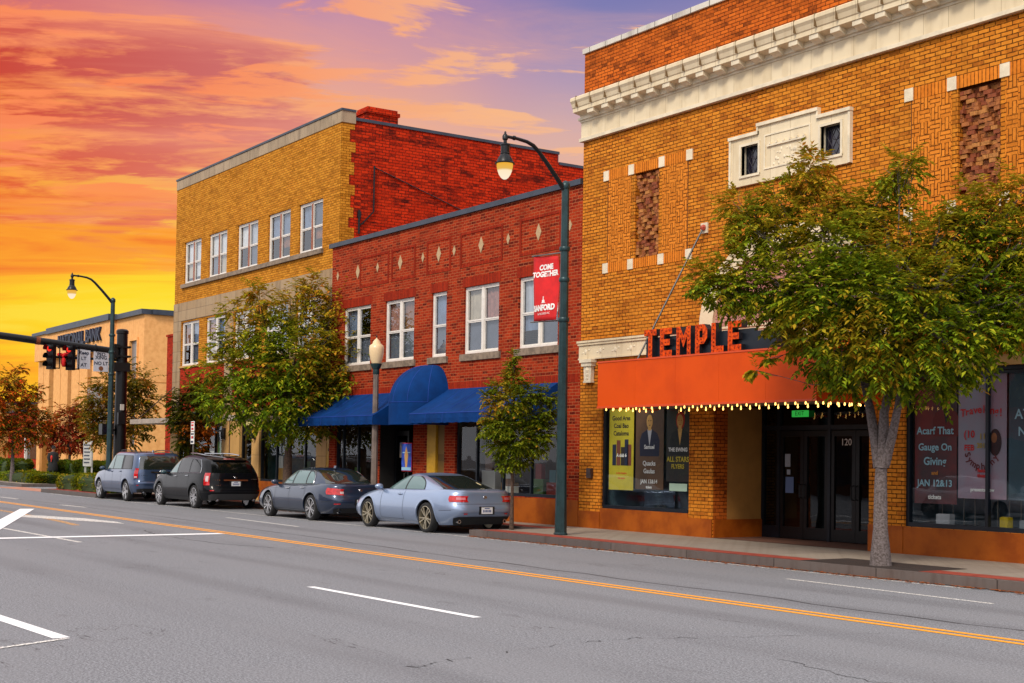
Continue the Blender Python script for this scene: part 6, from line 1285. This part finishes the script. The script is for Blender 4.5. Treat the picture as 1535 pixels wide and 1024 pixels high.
def make_car(sp):
    L, W, H = sp['L']/2, sp['W']/2, sp['H']; zb = sp.get('zb', .2); sh = sp['shoulder']
    body = Surf([(t, v*W) for t, v in sp['bw']], [(t, -v*L) for t, v in sp['bf']], [(t, v*L) for t, v in sp['br']], None, sp.get('n', 6.5))
    def bz(t, x):
        q = abs(x)/L; lo = zb+.07*q**6; hi = interp(sh, x/L); return lo+(hi-lo)*t
    body.z = bz
    cab = Surf([(t, v*W) for t, v in sp['cw']], sp['cf'], sp['cr'], None, sp.get('cn', 5))
    def czt(t, x): b0 = interp(sh, x/L)-.03; top = H-.022-sp.get('rdrop', .05)*max(0, (x-.2)/1.5)**2-.05*max(0, (-.35-x)/1.0)**2; return b0+(top-b0)*t
    cab.z = czt
    car = thing('parked_car', (0, 0, 0), sp['label'], 'car', 'cars parked along the kerb'); pm = sp['paint']
    # body
    b = MB(); N_ = 120; ts = [0, .04, .1, .18, .28, .38, .48, .58, .66, .74, .81, .87, .92, .96, .985, 1.0]
    ang = [2*math.pi*i/N_ for i in range(N_)]; ang = [a+.24*math.sin(4*a)*-.25 for a in ang]
    rows = [[body.ring(t, a) for a in ang] for t in ts]
    for q in (.985, .95, .85, .7, .5, .3, .12):
        rows.append([Vector((p.x*q if abs(p.x) > 0 else 0, p.y*q, interp(sh, p.x*q/L)+sp.get('crown', .05)*(1-q*q))) for p in rows[len(ts)-1]])
    b.grid(rows, 0, True); b.face(list(reversed(rows[0]))); b.face(rows[-1])
    bo = b.build('body', [pm, WELL], car)
    Rw, tw_ = sp['Rw'], .23; ax_f, ax_r = sp['axf'], sp['axr']
    cut = MB()
    for x in (ax_f, ax_r):
        for sg in (-1, 1):
            y0, y1 = sg*(W-.42), sg*(W+.2); cut.lathe([(Rw+.065, min(y0, y1)), (Rw+.065, max(y0, y1))], c=(x, 0, Rw+.01), n=40, axis='Y')
    cu = cut.build('cutter', WELL); m_ = bo.modifiers.new('arch', 'BOOLEAN'); m_.operation = 'DIFFERENCE'; m_.solver = 'EXACT'; m_.object = cu
    bpy.context.view_layer.update(); me = bpy.data.meshes.new_from_object(bo.evaluated_get(bpy.context.evaluated_depsgraph_get()))
    bo.modifiers.clear(); bo.data = me; bpy.data.objects.remove(cu)
    for p in me.polygons:
        c = p.center
        inside = any(abs(math.hypot(c.x-x, c.z-Rw-.01)-(Rw+.065)) < .012 or (math.hypot(c.x-x, c.z-Rw-.01) < Rw+.06 and abs(c.y) < W-.3) for x in (ax_f, ax_r)) and abs(p.normal.y) < .3 or (abs(abs(c.y)-(W-.42)) < .01 and any(math.hypot(c.x-x, c.z-Rw) < Rw+.1 for x in (ax_f, ax_r)))
        p.material_index = 1 if inside or c.z < zb+.01 else 0; p.use_smooth = True
    me.set_sharp_from_angle(angle=R(32))
    # cabin
    b = MB(); ct = [0, .12, .25, .4, .55, .68, .78, .86, .92, .96, .985, 1.0]
    rows = [[cab.ring(t, a) for a in ang] for t in ct]; cx0, _ = cab.mid(1.0)
    for q in (.97, .9, .75, .5, .25, .08): rows.append([Vector((cx0+(p.x-cx0)*q, p.y*q, p.z+.026*(1-q*q))) for p in rows[len(ct)-1]])
    b.grid(rows, 0, True); b.face(rows[-1]); b.build('cabin', pm, car, smooth=True, sharp=50)
    # glass
    for (xa0, xb0, xa1, xb1, t0, t1, mt) in sp['sidewin']:           # front/rear edges at the belt and at the roof
        for sg in (-1, 1):
            last = xb0 == max(q_[1] for q_ in sp['sidewin']); pw = 2.6 if last else 1.0
            gm = MB(); fn = lambda u, v: cab.side(t0+(t1-t0)*u, (xa0+(xa1-xa0)*u)+((xb0+(xb1-xb0)*u**pw)-(xa0+(xa1-xa0)*u))*v, sg)
            patch(gm, fn, lin(0, 1, 8), lin(0, 1, 10), .006, mt); gm.build('side_window', [CGL, CGD], car, smooth=True, weld=False)
    q0, q1 = sp['sidewin'][0], sp['sidewin'][-1]; ta_, tb_ = min(q_[4] for q_ in sp['sidewin'])-.03, max(q_[5] for q_ in sp['sidewin'])+.025
    for sg in (-1, 1):                                                # dark surround behind the side glass
        b = MB(); patch(b, lambda u, v: cab.side(ta_+(tb_-ta_)*u, (q0[0]-.05+(q0[2]-q0[0])*u)*(1-v)+(q1[1]+.04+(q1[3]-q1[1])*u**2.6)*v, sg), lin(0, 1, 10), lin(0, 1, 24), .003); b.build('window_surround', TRIM, car, smooth=True, weld=False)
    t0, t1, yw0, yw1, mt = sp['rearglass']
    b = MB(); patch(b, lambda u, v: cab.rear(t0+(t1-t0)*u, (yw0+(yw1-yw0)*u)*v), lin(0, 1, 12), lin(-1, 1, 16), .006, 0); b.build('rear_window', [CGD if mt else CGL2], car, smooth=True, weld=False)
    b = MB(); patch(b, lambda u, v: cab.rear(.06+.82*u, (.80-.2*u)*W*v, -1), lin(0, 1, 10), lin(-1, 1, 12), .006, 0); b.build('windscreen', CGL, car, smooth=True, weld=False)
    # window trim
    if sp.get('trim'):
        b = MB(); xs = [w_[:6] for w_ in sp['sidewin']]; x0a, x0b = min(w_[0] for w_ in xs)-.02, max(w_[1] for w_ in xs)+.03
        t1m = max(w_[5] for w_ in xs); x1a, x1b = min(w_[2] for w_ in xs)-.02, max(w_[3] for w_ in xs)+.02; t0m = xs[0][4]-.03
        for sg in (-1, 1):
            pts = [cab.side(t0m, x, sg) for x in lin(x0a, x0b, 10)]+[cab.side(t0m+(t1m+.02-t0m)*u, x0b+(x1b-x0b)*u**2.6, sg) for u in lin(.15, 1, 8)]+[cab.side(t1m+.02, x, sg) for x in lin(x1b-.05, x1a, 8)]+[cab.side(t1m+.02+(t0m-t1m-.02)*u, x1a+(x0a-x1a)*u, sg) for u in lin(.15, 1, 8)]
            b.tube([p+Vector((0, sg*.008, 0)) for p in pts], .010, 5)
        b.build('window_trim', CHROME, car, smooth=True, weld=False)
    # shut lines, sill, lower cladding
    b = MB()
    for x, t0, t1 in sp['seams']:
        for sg in (-1, 1): patch(b, lambda u, v: body.side(t0+(t1-t0)*u, x+(.02*math.sin(u*3))+.005*v, sg), lin(0, 1, 14), (-1, 1), .003)
    for xa, xb, t in sp.get('hseams', ()):
        for sg in (-1, 1): patch(b, lambda u, v: body.side(t+.004*v, xa+(xb-xa)*u, sg), lin(0, 1, 14), (-1, 1), .003)
    for ta, a0, a1 in sp['rseams']: patch(b, lambda u, v: body.ring(ta+.0045*v, R(a0+(a1-a0)*u)), lin(0, 1, 40), (-1, 1), .003)
    for yy, ta, tb in sp.get('rvseams', ()): 
        for sg in (-1, 1): patch(b, lambda u, v: body.rear(ta+(tb-ta)*u, sg*yy*W+.004*v), lin(0, 1, 12), (-1, 1), .003)
    b.build('shut_line', TRIM, car, weld=False)
    t0, t1, a0 = sp['valance']; b = MB(); patch(b, lambda u, v: body.ring(t0+(t1-t0)*u-(0 if abs(v) < .75 else (abs(v)-.75)*.5*(t1-t0)), R(a0*v)), lin(0, 1, 6), lin(-1, 1, 40), .007); b.build('rear_valance', sp.get('valmat', TRIM), car, smooth=True, weld=False)
    if 'cladding' in sp:
        for sg in (-1, 1): b = MB(); patch(b, lambda u, v: body.side(.0+sp['cladding']*u, ax_f+Rw+.07+(ax_r-ax_f-2*Rw-.14)*v, sg), lin(0, 1, 4), lin(0, 1, 12), .008); b.build('sill_cladding', sp.get('cladmat', TRIM), car, smooth=True, weld=False)
    for x in (ax_f, ax_r):                                            # arch lips
        for sg in (-1, 1):
            b = MB(); rows = []
            for i in range(25):
                a = R(-12+204*i/24); row = []
                for rr, o_ in ((Rw+.062, -.03), (Rw+.062, .006), (Rw+.085, .010), (Rw+sp.get('lip', .11), .002)):
                    xx, zz_ = x+math.cos(a)*rr, Rw+.01+math.sin(a)*rr
                    hi = interp(sh, xx/L); tq = max(0, min(1, (zz_-zb)/(hi-zb))); p = body.side(tq, xx, sg); row.append((xx, p.y+sg*o_, zz_))
                rows.append(row)
            b.grid(rows).build('wheel_arch', sp.get('lipmat', pm), car, smooth=True, sharp=60)
    # lamps
    for kind, aa0, aa1, ta, tb, tilt in sp['tails']:
        for sg in (-1, 1):
            b = MB(); patch(b, lambda u, v: body.ring(ta+(tb-ta)*u+tilt*v*(1-.0*u), sg*R(aa0+(aa1-aa0)*(v+ (0.05*math.sin(u*math.pi)))) ), lin(0, 1, 8), lin(0, 1, 22), .012, 0)
            tl_ = b.build('tail_lamp', TAIL, car, smooth=True, weld=False)
            b = MB(); k0, k1 = sp.get('clear', (.2, .5)); c0, c1 = sp.get('clearv', (.3, .7)); patch(b, lambda u, v: body.ring(ta+(tb-ta)*(k0+(k1-k0)*u)+tilt*(c0+(c1-c0)*v), sg*R(aa0+(aa1-aa0)*(c0+(c1-c0)*v))), lin(0, 1, 4), lin(0, 1, 8), .018, 0)
            b.build('lens', sp.get('clearmat', TAILC), tl_, smooth=True, weld=False)
    for sg in (-1, 1):
        b = MB(); patch(b, lambda u, v: body.ring(sp['hl'][0]+(sp['hl'][1]-sp['hl'][0])*u, sg*R(180-(18+24*v))), lin(0, 1, 4), lin(0, 1, 12), .01); b.build('headlight', CHROME, car, smooth=True, weld=False)
        b = MB(); patch(b, lambda u, v: body.ring(sp['refl'][0]+.035*u, sg*R(sp['refl'][1]+sp['refl'][2]*v)), (0, 1), lin(0, 1, 6), .011); b.build('rear_reflector', TAIL, car, weld=False)
        b = MB(); ex, ey, ez = sp['exh']
        b.lathe([(.028, 0), (.045, 0), (.048, .03), (.048, .14), (.03, .14), (.028, .03)], c=(body.rear(.12, ey*W).x-.10, sg*ey*W, ez), n=14, axis='X'); b.build('exhaust_tip', CHROME, car, smooth=True)
        # mirror
        mx, mt_ = sp['mirror']; p = body.side(.97, mx, sg); b = MB(); b.ball((p.x, p.y+sg*.10, p.z+.09), .1, sc=(.85, 1.15, .72), n=14); b.tube([(p.x, p.y-.02*sg, p.z+.02), (p.x, p.y+sg*.08, p.z+.06)], .025, 6); b.build('mirror', sp.get('mirmat', pm), car, smooth=True, weld=False)
    for x, t in sp['handles']:
        for sg in (-1, 1):
            p = body.side(t, x, sg); b = MB(); b.tube([p+Vector((-.09, 0, 0)), p+Vector((-.07, sg*.03, .004)), p+Vector((.07, sg*.03, .008)), p+Vector((.09, 0, .008))], .013, 7); b.ball(tuple(p+Vector((0, -sg*.004, 0))), .035, 1, sc=(1.6, .3, .8), n=10); b.build('door_handle', [sp.get('hanmat', pm), TRIM], car, smooth=True, weld=False)
    # number plate in its recess, badge
    pt, pz = sp['plate']; p = body.rear(pt, 0)
    tl = sp.get('ptilt', 0); b = MB(); ay = Vector((0, 1, 0)); az = Vector((-math.sin(tl), 0, math.cos(tl))); axx = Vector((math.cos(tl), 0, math.sin(tl)))
    b.rbox(p, axx, ay, az, .012, .21, .095, 1); b.rbox(p+axx*.014, axx, ay, az, .004, .155, .077, 0)
    for i in range(6): b.rbox(p+axx*.019+ay*(-.10+.04*i)-az*.012, axx, ay, az, .0012, .012, .028, 2)
    b.rbox(p+axx*.019+az*.052, axx, ay, az, .0012, .07, .010, 2); b.build('number_plate', [PLATE, TRIM, pmat('plate_blue', S(60, 76, 130), .5)], car, weld=False)
    bt_, by = sp['badge']; p = body.rear(bt_, 0); b = MB(); b.ball(tuple(p+Vector((.006, 0, 0))), .055, sc=(.25, 1, .72), n=12); b.build('badge', CHROME, car, smooth=True)
    b = MB()
    for yy, tq, wd in sp.get('scripts', ()): 
        for i in range(4): q = body.rear(tq, yy*W+i*wd*.3); b.box(q.x-.004, q.x+.006, q.y, q.y+wd*.2, q.z-.012, q.z+.014)
    if sp.get('scripts'): b.build('model_script', CHROME, car, weld=False)
    # wheels
    wn = 0
    for x in (ax_f, ax_r):
        for sg in (-1, 1):
            yc = sg*(W-.125); out = sg
            b = MB(); b.lathe([(Rw*.76, -.10), (Rw*.88, -.112), (Rw*.97, -.095), (Rw, -.07), (Rw, .07), (Rw*.97, .095), (Rw*.88, .112), (Rw*.76, .10)], c=(x, yc, Rw), n=36, axis='Y', caps=False); wh = b.build('wheel', TYRE, car, smooth=True, sharp=50)
            r_ = MB(); rr = Rw*.78
            r_.lathe([(rr, -.09*out), (rr, .1*out), (rr*.955, .105*out), (rr*.93, .07*out), (rr*.90, .0)], c=(x, yc, Rw), n=36, axis='Y')
            r_.lathe([(rr*.93, .0), (rr*.93, .004*out)], c=(x, yc, Rw), n=30, axis='Y', m=1)
            r_.lathe([(.0, .088*out), (rr*.12, .088*out), (rr*.2, .075*out), (rr*.24, .03*out)], c=(x, yc, Rw), n=16, axis='Y')
            ns = sp.get('spokes', 5); a0 = x*3.1+sg
            for q in range(ns):
                for dd in ((-.19, .19) if sp.get('twin', True) else (0,)):
                    a = a0+2*math.pi*q/ns; c0 = Vector((x+math.cos(a+dd*.9)*rr*.16, yc+out*.08, Rw+math.sin(a+dd*.9)*rr*.16)); c1 = Vector((x+math.cos(a+dd)*rr*.95, yc+out*.088, Rw+math.sin(a+dd)*rr*.95))
                    dv = (c1-c0); ln = dv.length; dv.normalize(); pv = Vector((0, 1, 0)).cross(dv).normalized()
                    r_.rbox((c0+c1)/2, dv, pv, Vector((0, 1, 0)), ln/2, sp.get('spw', .017), .014)
            r_.build('rim', [sp['rim'], WELL], wh, smooth=True, sharp=30, weld=False)
    for f in sp.get('extras', ()): f(car, body, cab, sp)
    return car
CGL2 = pmat('rear_car_glass', S(34, 40, 36), .035, spec=.9); CGL2.node_tree.nodes['Principled BSDF'].inputs['IOR'].default_value = 1.75
SILV = pmat('silver_alloy', S(206, 206, 208), .25, metal=.9); GOLDR = pmat('pale_gold_alloy', S(200, 190, 166), .28, metal=.85)
def fin(x, c=None):
    def f(car, body, cab, sp):
        p = cab.side(1.0, x); b = MB(); z = sp['H']-.01-sp.get('rdrop', .05)*max(0, (x-.2)/1.5)**2; b.xprism([(-.03, z), (.03, z), (.008, z+.07), (-.008, z+.07)], x-.06, x+.07); b.build('aerial', sp['paint'], car)
    return f
def rails(car, body, cab, sp):
    x0, x1 = sp['rails']
    for sg in (-1, 1):
        pts = [cab.side(1.0, x, sg)+Vector((0, -sg*.02, .035+.03*math.sin(math.pi*i/10)**.4)) for i, x in enumerate(lin(x0, x1, 10))]
        pts[0].z -= .04; pts[-1].z -= .04
        MB().tube(pts, .018, 6).build('roof_rail', sp.get('railmat', CHROME), car, smooth=True)
def stoplamp(car, body, cab, sp):
    t, wd = sp['stop']; b = MB(); patch(b, lambda u, v: cab.rear(t+.04*u, wd*v), (0, 1), lin(-1, 1, 6), .035); b.build('stop_lamp', TAIL, car, weld=False)
def spoiler(car, body, cab, sp):
    b = MB(); t = sp['spoil']; rows = []
    for yy in lin(-1, 1, 14):
        p = cab.rear(t, yy*sp['spw2']); q = Vector((p.x+.16, p.y*1.0, p.z-.005)); rows.append([Vector((p.x-.1, p.y, p.z+.012)), q+Vector((0, 0, .0)), q+Vector((-.01, 0, -.035)), Vector((p.x-.05, p.y, p.z-.06))])
    b.grid(rows, 0, False); b.build('roof_spoiler', sp['paint'], car, smooth=True, sharp=40)
def brow(car, body, cab, sp):                                         # bright strip above the number plate
    t, wd, m = sp['brow']; b = MB(); patch(b, lambda u, v: body.rear(t+.05*u, wd*v), (0, 1), lin(-1, 1, 6), .03); b.build('tailgate_strip', m, car, weld=False)
coupe = dict(L=5.15, W=2.06, H=1.42, zb=.19, label='silver blue two door coupe with gold wheels, nearest of the parked cars', paint=paint('silver_blue_paint', S(138, 156, 186)), n=5.5, cn=4.2,
    shoulder=[(-1, .68), (-.9, .77), (-.6, .91), (-.35, .985), (0, 1.0), (.4, 1.02), (.7, 1.045), (.88, 1.04), (1, 1.02)],
    bw=[(0, .86), (.1, .93), (.25, .985), (.45, 1), (.65, .985), (.82, .955), (.93, .915), (1, .86)], bf=[(0, .93), (.2, .985), (.45, 1), (.75, .97), (.92, .93), (1, .88)], br=[(0, .90), (.12, .93), (.3, .992), (.45, 1), (.58, .985), (.68, .975), (.85, .965), (.95, .962), (1, .945)],
    cw=[(0, .86), (.3, .815), (.6, .745), (.85, .665), (.95, .60), (1, .54)], cf=[(0, -1.12), (.3, -.80), (.6, -.46), (.85, -.12), (1, .14)], cr=[(0, 2.08), (.2, 1.84), (.45, 1.50), (.7, 1.10), (.88, .78), (1, .46)], rdrop=.05,
    sidewin=[(-1.0, .22, -.12, .26, .08, .84, 0), (.28, 1.12, .32, .64, .10, .84, 0)], rearglass=(.10, .90, 1.42*.5, 1.06*.5, 0), seams=[(-.78, .12, .98), (.34, .12, .98)], hseams=[(-.76, .33, .115)],
    rseams=[(.60, -26, 26), (.42, -60, -38), (.42, 38, 60)], rvseams=((.62, .62, .80),), valance=(.0, .22, 30), cladding=.07, cladmat=None, trim=False, Rw=.36, axf=-1.47, axr=1.42, lip=.12,
    tails=[('a', 7, 40, .66, .84, .0)], clear=(.35, .75), clearv=(.12, .6), clearmat=pmat('pink_tail_lens', S(206, 120, 130), .15, coat=1), hl=(.72, .92), refl=(.29, 9, 5), exh=(0, .62, .30), mirror=(-.86, 1), handles=((.16, .86),), plate=(.40, .5), badge=(.80, 0), rim=GOLDR, spw=.014)
coupe['cladmat'] = coupe['paint']
sedan = dict(L=5.15, W=2.02, H=1.47, zb=.2, label='dark slate blue four door sedan between the black car and the silver coupe', paint=paint('slate_blue_paint', S(40, 54, 78)), n=5.5, cn=4.6,
    shoulder=[(-1, .70), (-.9, .78), (-.6, .90), (-.35, .96), (0, .98), (.4, 1.0), (.7, 1.03), (.92, 1.025), (1, 1.0)],
    bw=[(0, .88), (.1, .94), (.25, .985), (.45, 1), (.65, .99), (.82, .965), (.93, .925), (1, .87)], bf=[(0, .93), (.2, .985), (.45, 1), (.75, .97), (.92, .93), (1, .88)], br=[(0, .92), (.12, .95), (.3, .995), (.45, 1), (.56, .985), (.68, .97), (.85, .965), (.95, .965), (1, .95)],
    cw=[(0, .87), (.3, .825), (.6, .76), (.85, .68), (.95, .615), (1, .55)], cf=[(0, -1.2), (.3, -.88), (.6, -.56), (.85, -.25), (1, .0)], cr=[(0, 2.0), (.2, 1.86), (.45, 1.62), (.7, 1.36), (.88, 1.10), (1, .8)], rdrop=.03,
    sidewin=[(-1.02, -.02, -.22, .04, .10, .84, 0), (.05, .84, .12, .80, .10, .84, 0), (.90, 1.28, .87, .98, .12, .80, 0)], rearglass=(.10, .90, 1.42*.5, 1.12*.5, 0), seams=[(-.92, .12, .98), (.02, .12, .98), (1.0, .42, .98)], hseams=[(-.9, .9, .115)],
    rseams=[(.56, -26, 26), (.40, -60, -38), (.40, 38, 60)], rvseams=((.64, .6, .9),), valance=(.0, .16, 30), cladding=.06, Rw=.355, axf=-1.42, axr=1.38, trim=True,
    tails=[('a', 9, 46, .62, .84, .03)], clear=(.25, .6), clearv=(.02, .18), hl=(.72, .92), refl=(.30, 16, 14), exh=(0, .6, .27), mirror=(-.9, 1), handles=((-.12, .86), (.82, .88)), hanmat=CHROME, plate=(.36, .5), badge=(.80, 0), rim=SILV, scripts=(), extras=[fin(.95)])
suv_b = dict(L=5.55, W=2.1, H=1.78, zb=.26, label='black crossover with silver roof rails and a white number plate behind the sedan', paint=paint('black_paint', S(8, 9, 14), .0, .32, .08), n=6, cn=5.5,
    shoulder=[(-1, .80), (-.9, .90), (-.6, 1.03), (-.35, 1.10), (0, 1.14), (.4, 1.16), (.8, 1.18), (1, 1.18)],
    bw=[(0, .90), (.1, .95), (.25, .99), (.45, 1), (.65, .985), (.82, .965), (.93, .945), (1, .925)], bf=[(0, .93), (.2, .985), (.45, 1), (.75, .975), (.92, .94), (1, .90)], br=[(0, .94), (.12, .97), (.25, 1), (.4, .995), (.48, .975), (.6, .965), (.85, .955), (1, .945)],
    cw=[(0, .935), (.3, .89), (.6, .835), (.85, .765), (.95, .70), (1, .62)], cf=[(0, -1.35), (.3, -1.02), (.6, -.66), (.85, -.3), (1, .0)], cr=[(0, 2.62), (.3, 2.50), (.6, 2.34), (.85, 2.16), (.95, 2.0), (1, 1.75)], rdrop=.07,
    sidewin=[(-1.18, -.06, -.50, .0, .08, .82, 0), (.03, 1.04, .08, .98, .08, .82, 1), (1.12, 1.98, 1.08, 1.66, .10, .80, 1)], rearglass=(.02, .86, 1.56*.5, 1.3*.5, 1), seams=[(-1.02, .12, .98), (.0, .12, .98), (1.06, .40, .98)], hseams=[(-1, .95, .13)],
    rseams=[(.40, -34, 34), (.30, -60, 60)], rvseams=((.80, .4, 1.0),), valance=(.0, .22, 38), valmat=pmat('grey_skid_trim', S(64, 64, 66), .5), cladding=.14, Rw=.385, axf=-1.62, axr=1.60, trim=True, lip=.15, lipmat=TRIM,
    tails=[('a', 32, 50, .55, 1.0, 0)], clear=(.3, .75), clearv=(.25, .75), hl=(.72, .92), refl=(.33, 22, 12), exh=(0, .6, .30), mirror=(-1.05, 1), mirmat=pmat('mirror_teal_shell', S(60, 84, 92), .25), handles=((-.12, .88), (.92, .90)), hanmat=CHROME, plate=(.60, .5), badge=(.84, 0), rim=SILV, spokes=6,
    scripts=((-.72, .74, .2), (-.70, .54, .2), (.52, .78, .2)), rails=(-.3, 1.75), stop=(.90, .2), spoil=.93, spw2=.58, brow=(.71, .42, pmat('copper_strip', S(150, 84, 50), .3, metal=.6)), extras=[rails, stoplamp, spoiler, brow, fin(1.5)])
suv_g = dict(L=5.2, W=2.06, H=1.86, zb=.32, label='grey blue sport utility car with red tail lamps, farthest of the parked cars', paint=paint('grey_blue_paint', S(62, 80, 112)), n=7, cn=7,
    shoulder=[(-1, .86), (-.9, .97), (-.6, 1.07), (-.35, 1.14), (0, 1.17), (.4, 1.18), (.8, 1.19), (1, 1.19)],
    bw=[(0, .92), (.1, .96), (.25, .99), (.45, 1), (.65, .99), (.82, .975), (.93, .955), (1, .94)], bf=[(0, .95), (.2, .99), (.45, 1), (.75, .98), (.92, .95), (1, .91)], br=[(0, .955), (.12, .985), (.3, 1), (.42, .995), (.48, .97), (.6, .965), (.85, .96), (1, .955)],
    cw=[(0, .945), (.3, .91), (.6, .87), (.85, .82), (.95, .77), (1, .70)], cf=[(0, -1.15), (.3, -.9), (.6, -.64), (.85, -.4), (1, -.2)], cr=[(0, 2.46), (.3, 2.43), (.6, 2.38), (.85, 2.31), (.95, 2.22), (1, 2.05)], rdrop=.02,
    sidewin=[(-1.0, -.02, -.46, .02, .08, .80, 0), (.06, .92, .10, .92, .08, .80, 0), (1.12, 2.0, 1.12, 1.86, .08, .80, 1)], rearglass=(.02, .82, 1.62*.5, 1.46*.5, 0), seams=[(-.9, .12, .98), (.02, .12, .98), (1.0, .40, .98)], hseams=[(-.9, .9, .15)],
    rseams=[(.46, -34, 34), (.32, -60, 60)], rvseams=((.82, .46, 1.0),), valance=(.0, .14, 40), cladding=.12, cladmat=None, Rw=.385, axf=-1.55, axr=1.52, trim=False, lip=.17,
    tails=[('a', 31, 47, .62, 1.05, 0)], clear=(.04, .18), clearv=(.2, .9), hl=(.66, .9), refl=(.28, 30, 8), exh=(0, .66, .36), mirror=(-.95, 1), mirmat=pmat('mirror_slate_shell', S(50, 70, 92), .3), handles=((-.12, .9), (.86, .91)), plate=(.70, .5), badge=(.92, 0), rim=SILV, spokes=5, twin=False, spw=.045,
    scripts=((-.72, .72, .2),), rails=(-.1, 1.85), stop=(.90, .2), brow=(.86, .40, CHROME), extras=[rails, stoplamp, brow, fin(1.6)])
suv_g['lipmat'] = suv_g['paint']; suv_g['cladmat'] = suv_g['paint']; suv_g['railmat'] = TRIM
for sp, x, y, rz in ((coupe, -29.98, 17.97, 0), (sedan, -36.22, 17.97, 0), (suv_b, -45.1, 18.0, 0), (suv_g, -51.85, 18.0, 0)):
    c = make_car(sp); c.location = (x, y, 0); c.rotation_euler = (0, 0, R(rz))

# ------------------------------------------------------------------ the other side of the street, seen only as reflections in the glass
def across(x0, x1, h, m, lab):
    t = thing('opposite_building', ((x0+x1)/2, -17, 0), lab, 'building'); b = MB(); b.box(x0, x1, -32, -17, 0, h); b.build('wall', m, t); MB().box(x0-.1, x1+.1, -32, -16.9, h, h+.3).build('coping', COPE, t)
    b = MB(); n = int((x1-x0)/4)
    for i in range(n):
        x = x0+(i+.5)*(x1-x0)/n; b.box(x-1.3, x+1.3, -17, -16.97, .6, 3.1)
        if h > 7: b.box(x-.6, x+.6, -17, -16.97, 4.6, 6.4)
    b.build('dark_glazing', LEADGL, t, weld=False)
BRN = brickmat('brown_brick', S(112, 70, 46), S(92, 54, 36), S(70, 50, 40))
across(-75, -44, 7.5, BRN, 'long brown brick building across the street, mirrored in the office glass'); across(-43.8, -22, 9, RBP, 'red brick building across the street, mirrored in the shop glass'); across(-21.8, 20, 7.2, BRN, 'brown brick building across the street, mirrored in the theatre windows')
lt = dict(sedan); lt['label'] = 'pale silver sedan parked across the street, mirrored in the right theatre window'; lt['paint'] = paint('pale_silver_paint', S(206, 204, 208), .3)
c = make_car(lt); c.location = (-30.2, 1.3, 0); c.rotation_euler = (0, 0, R(180))
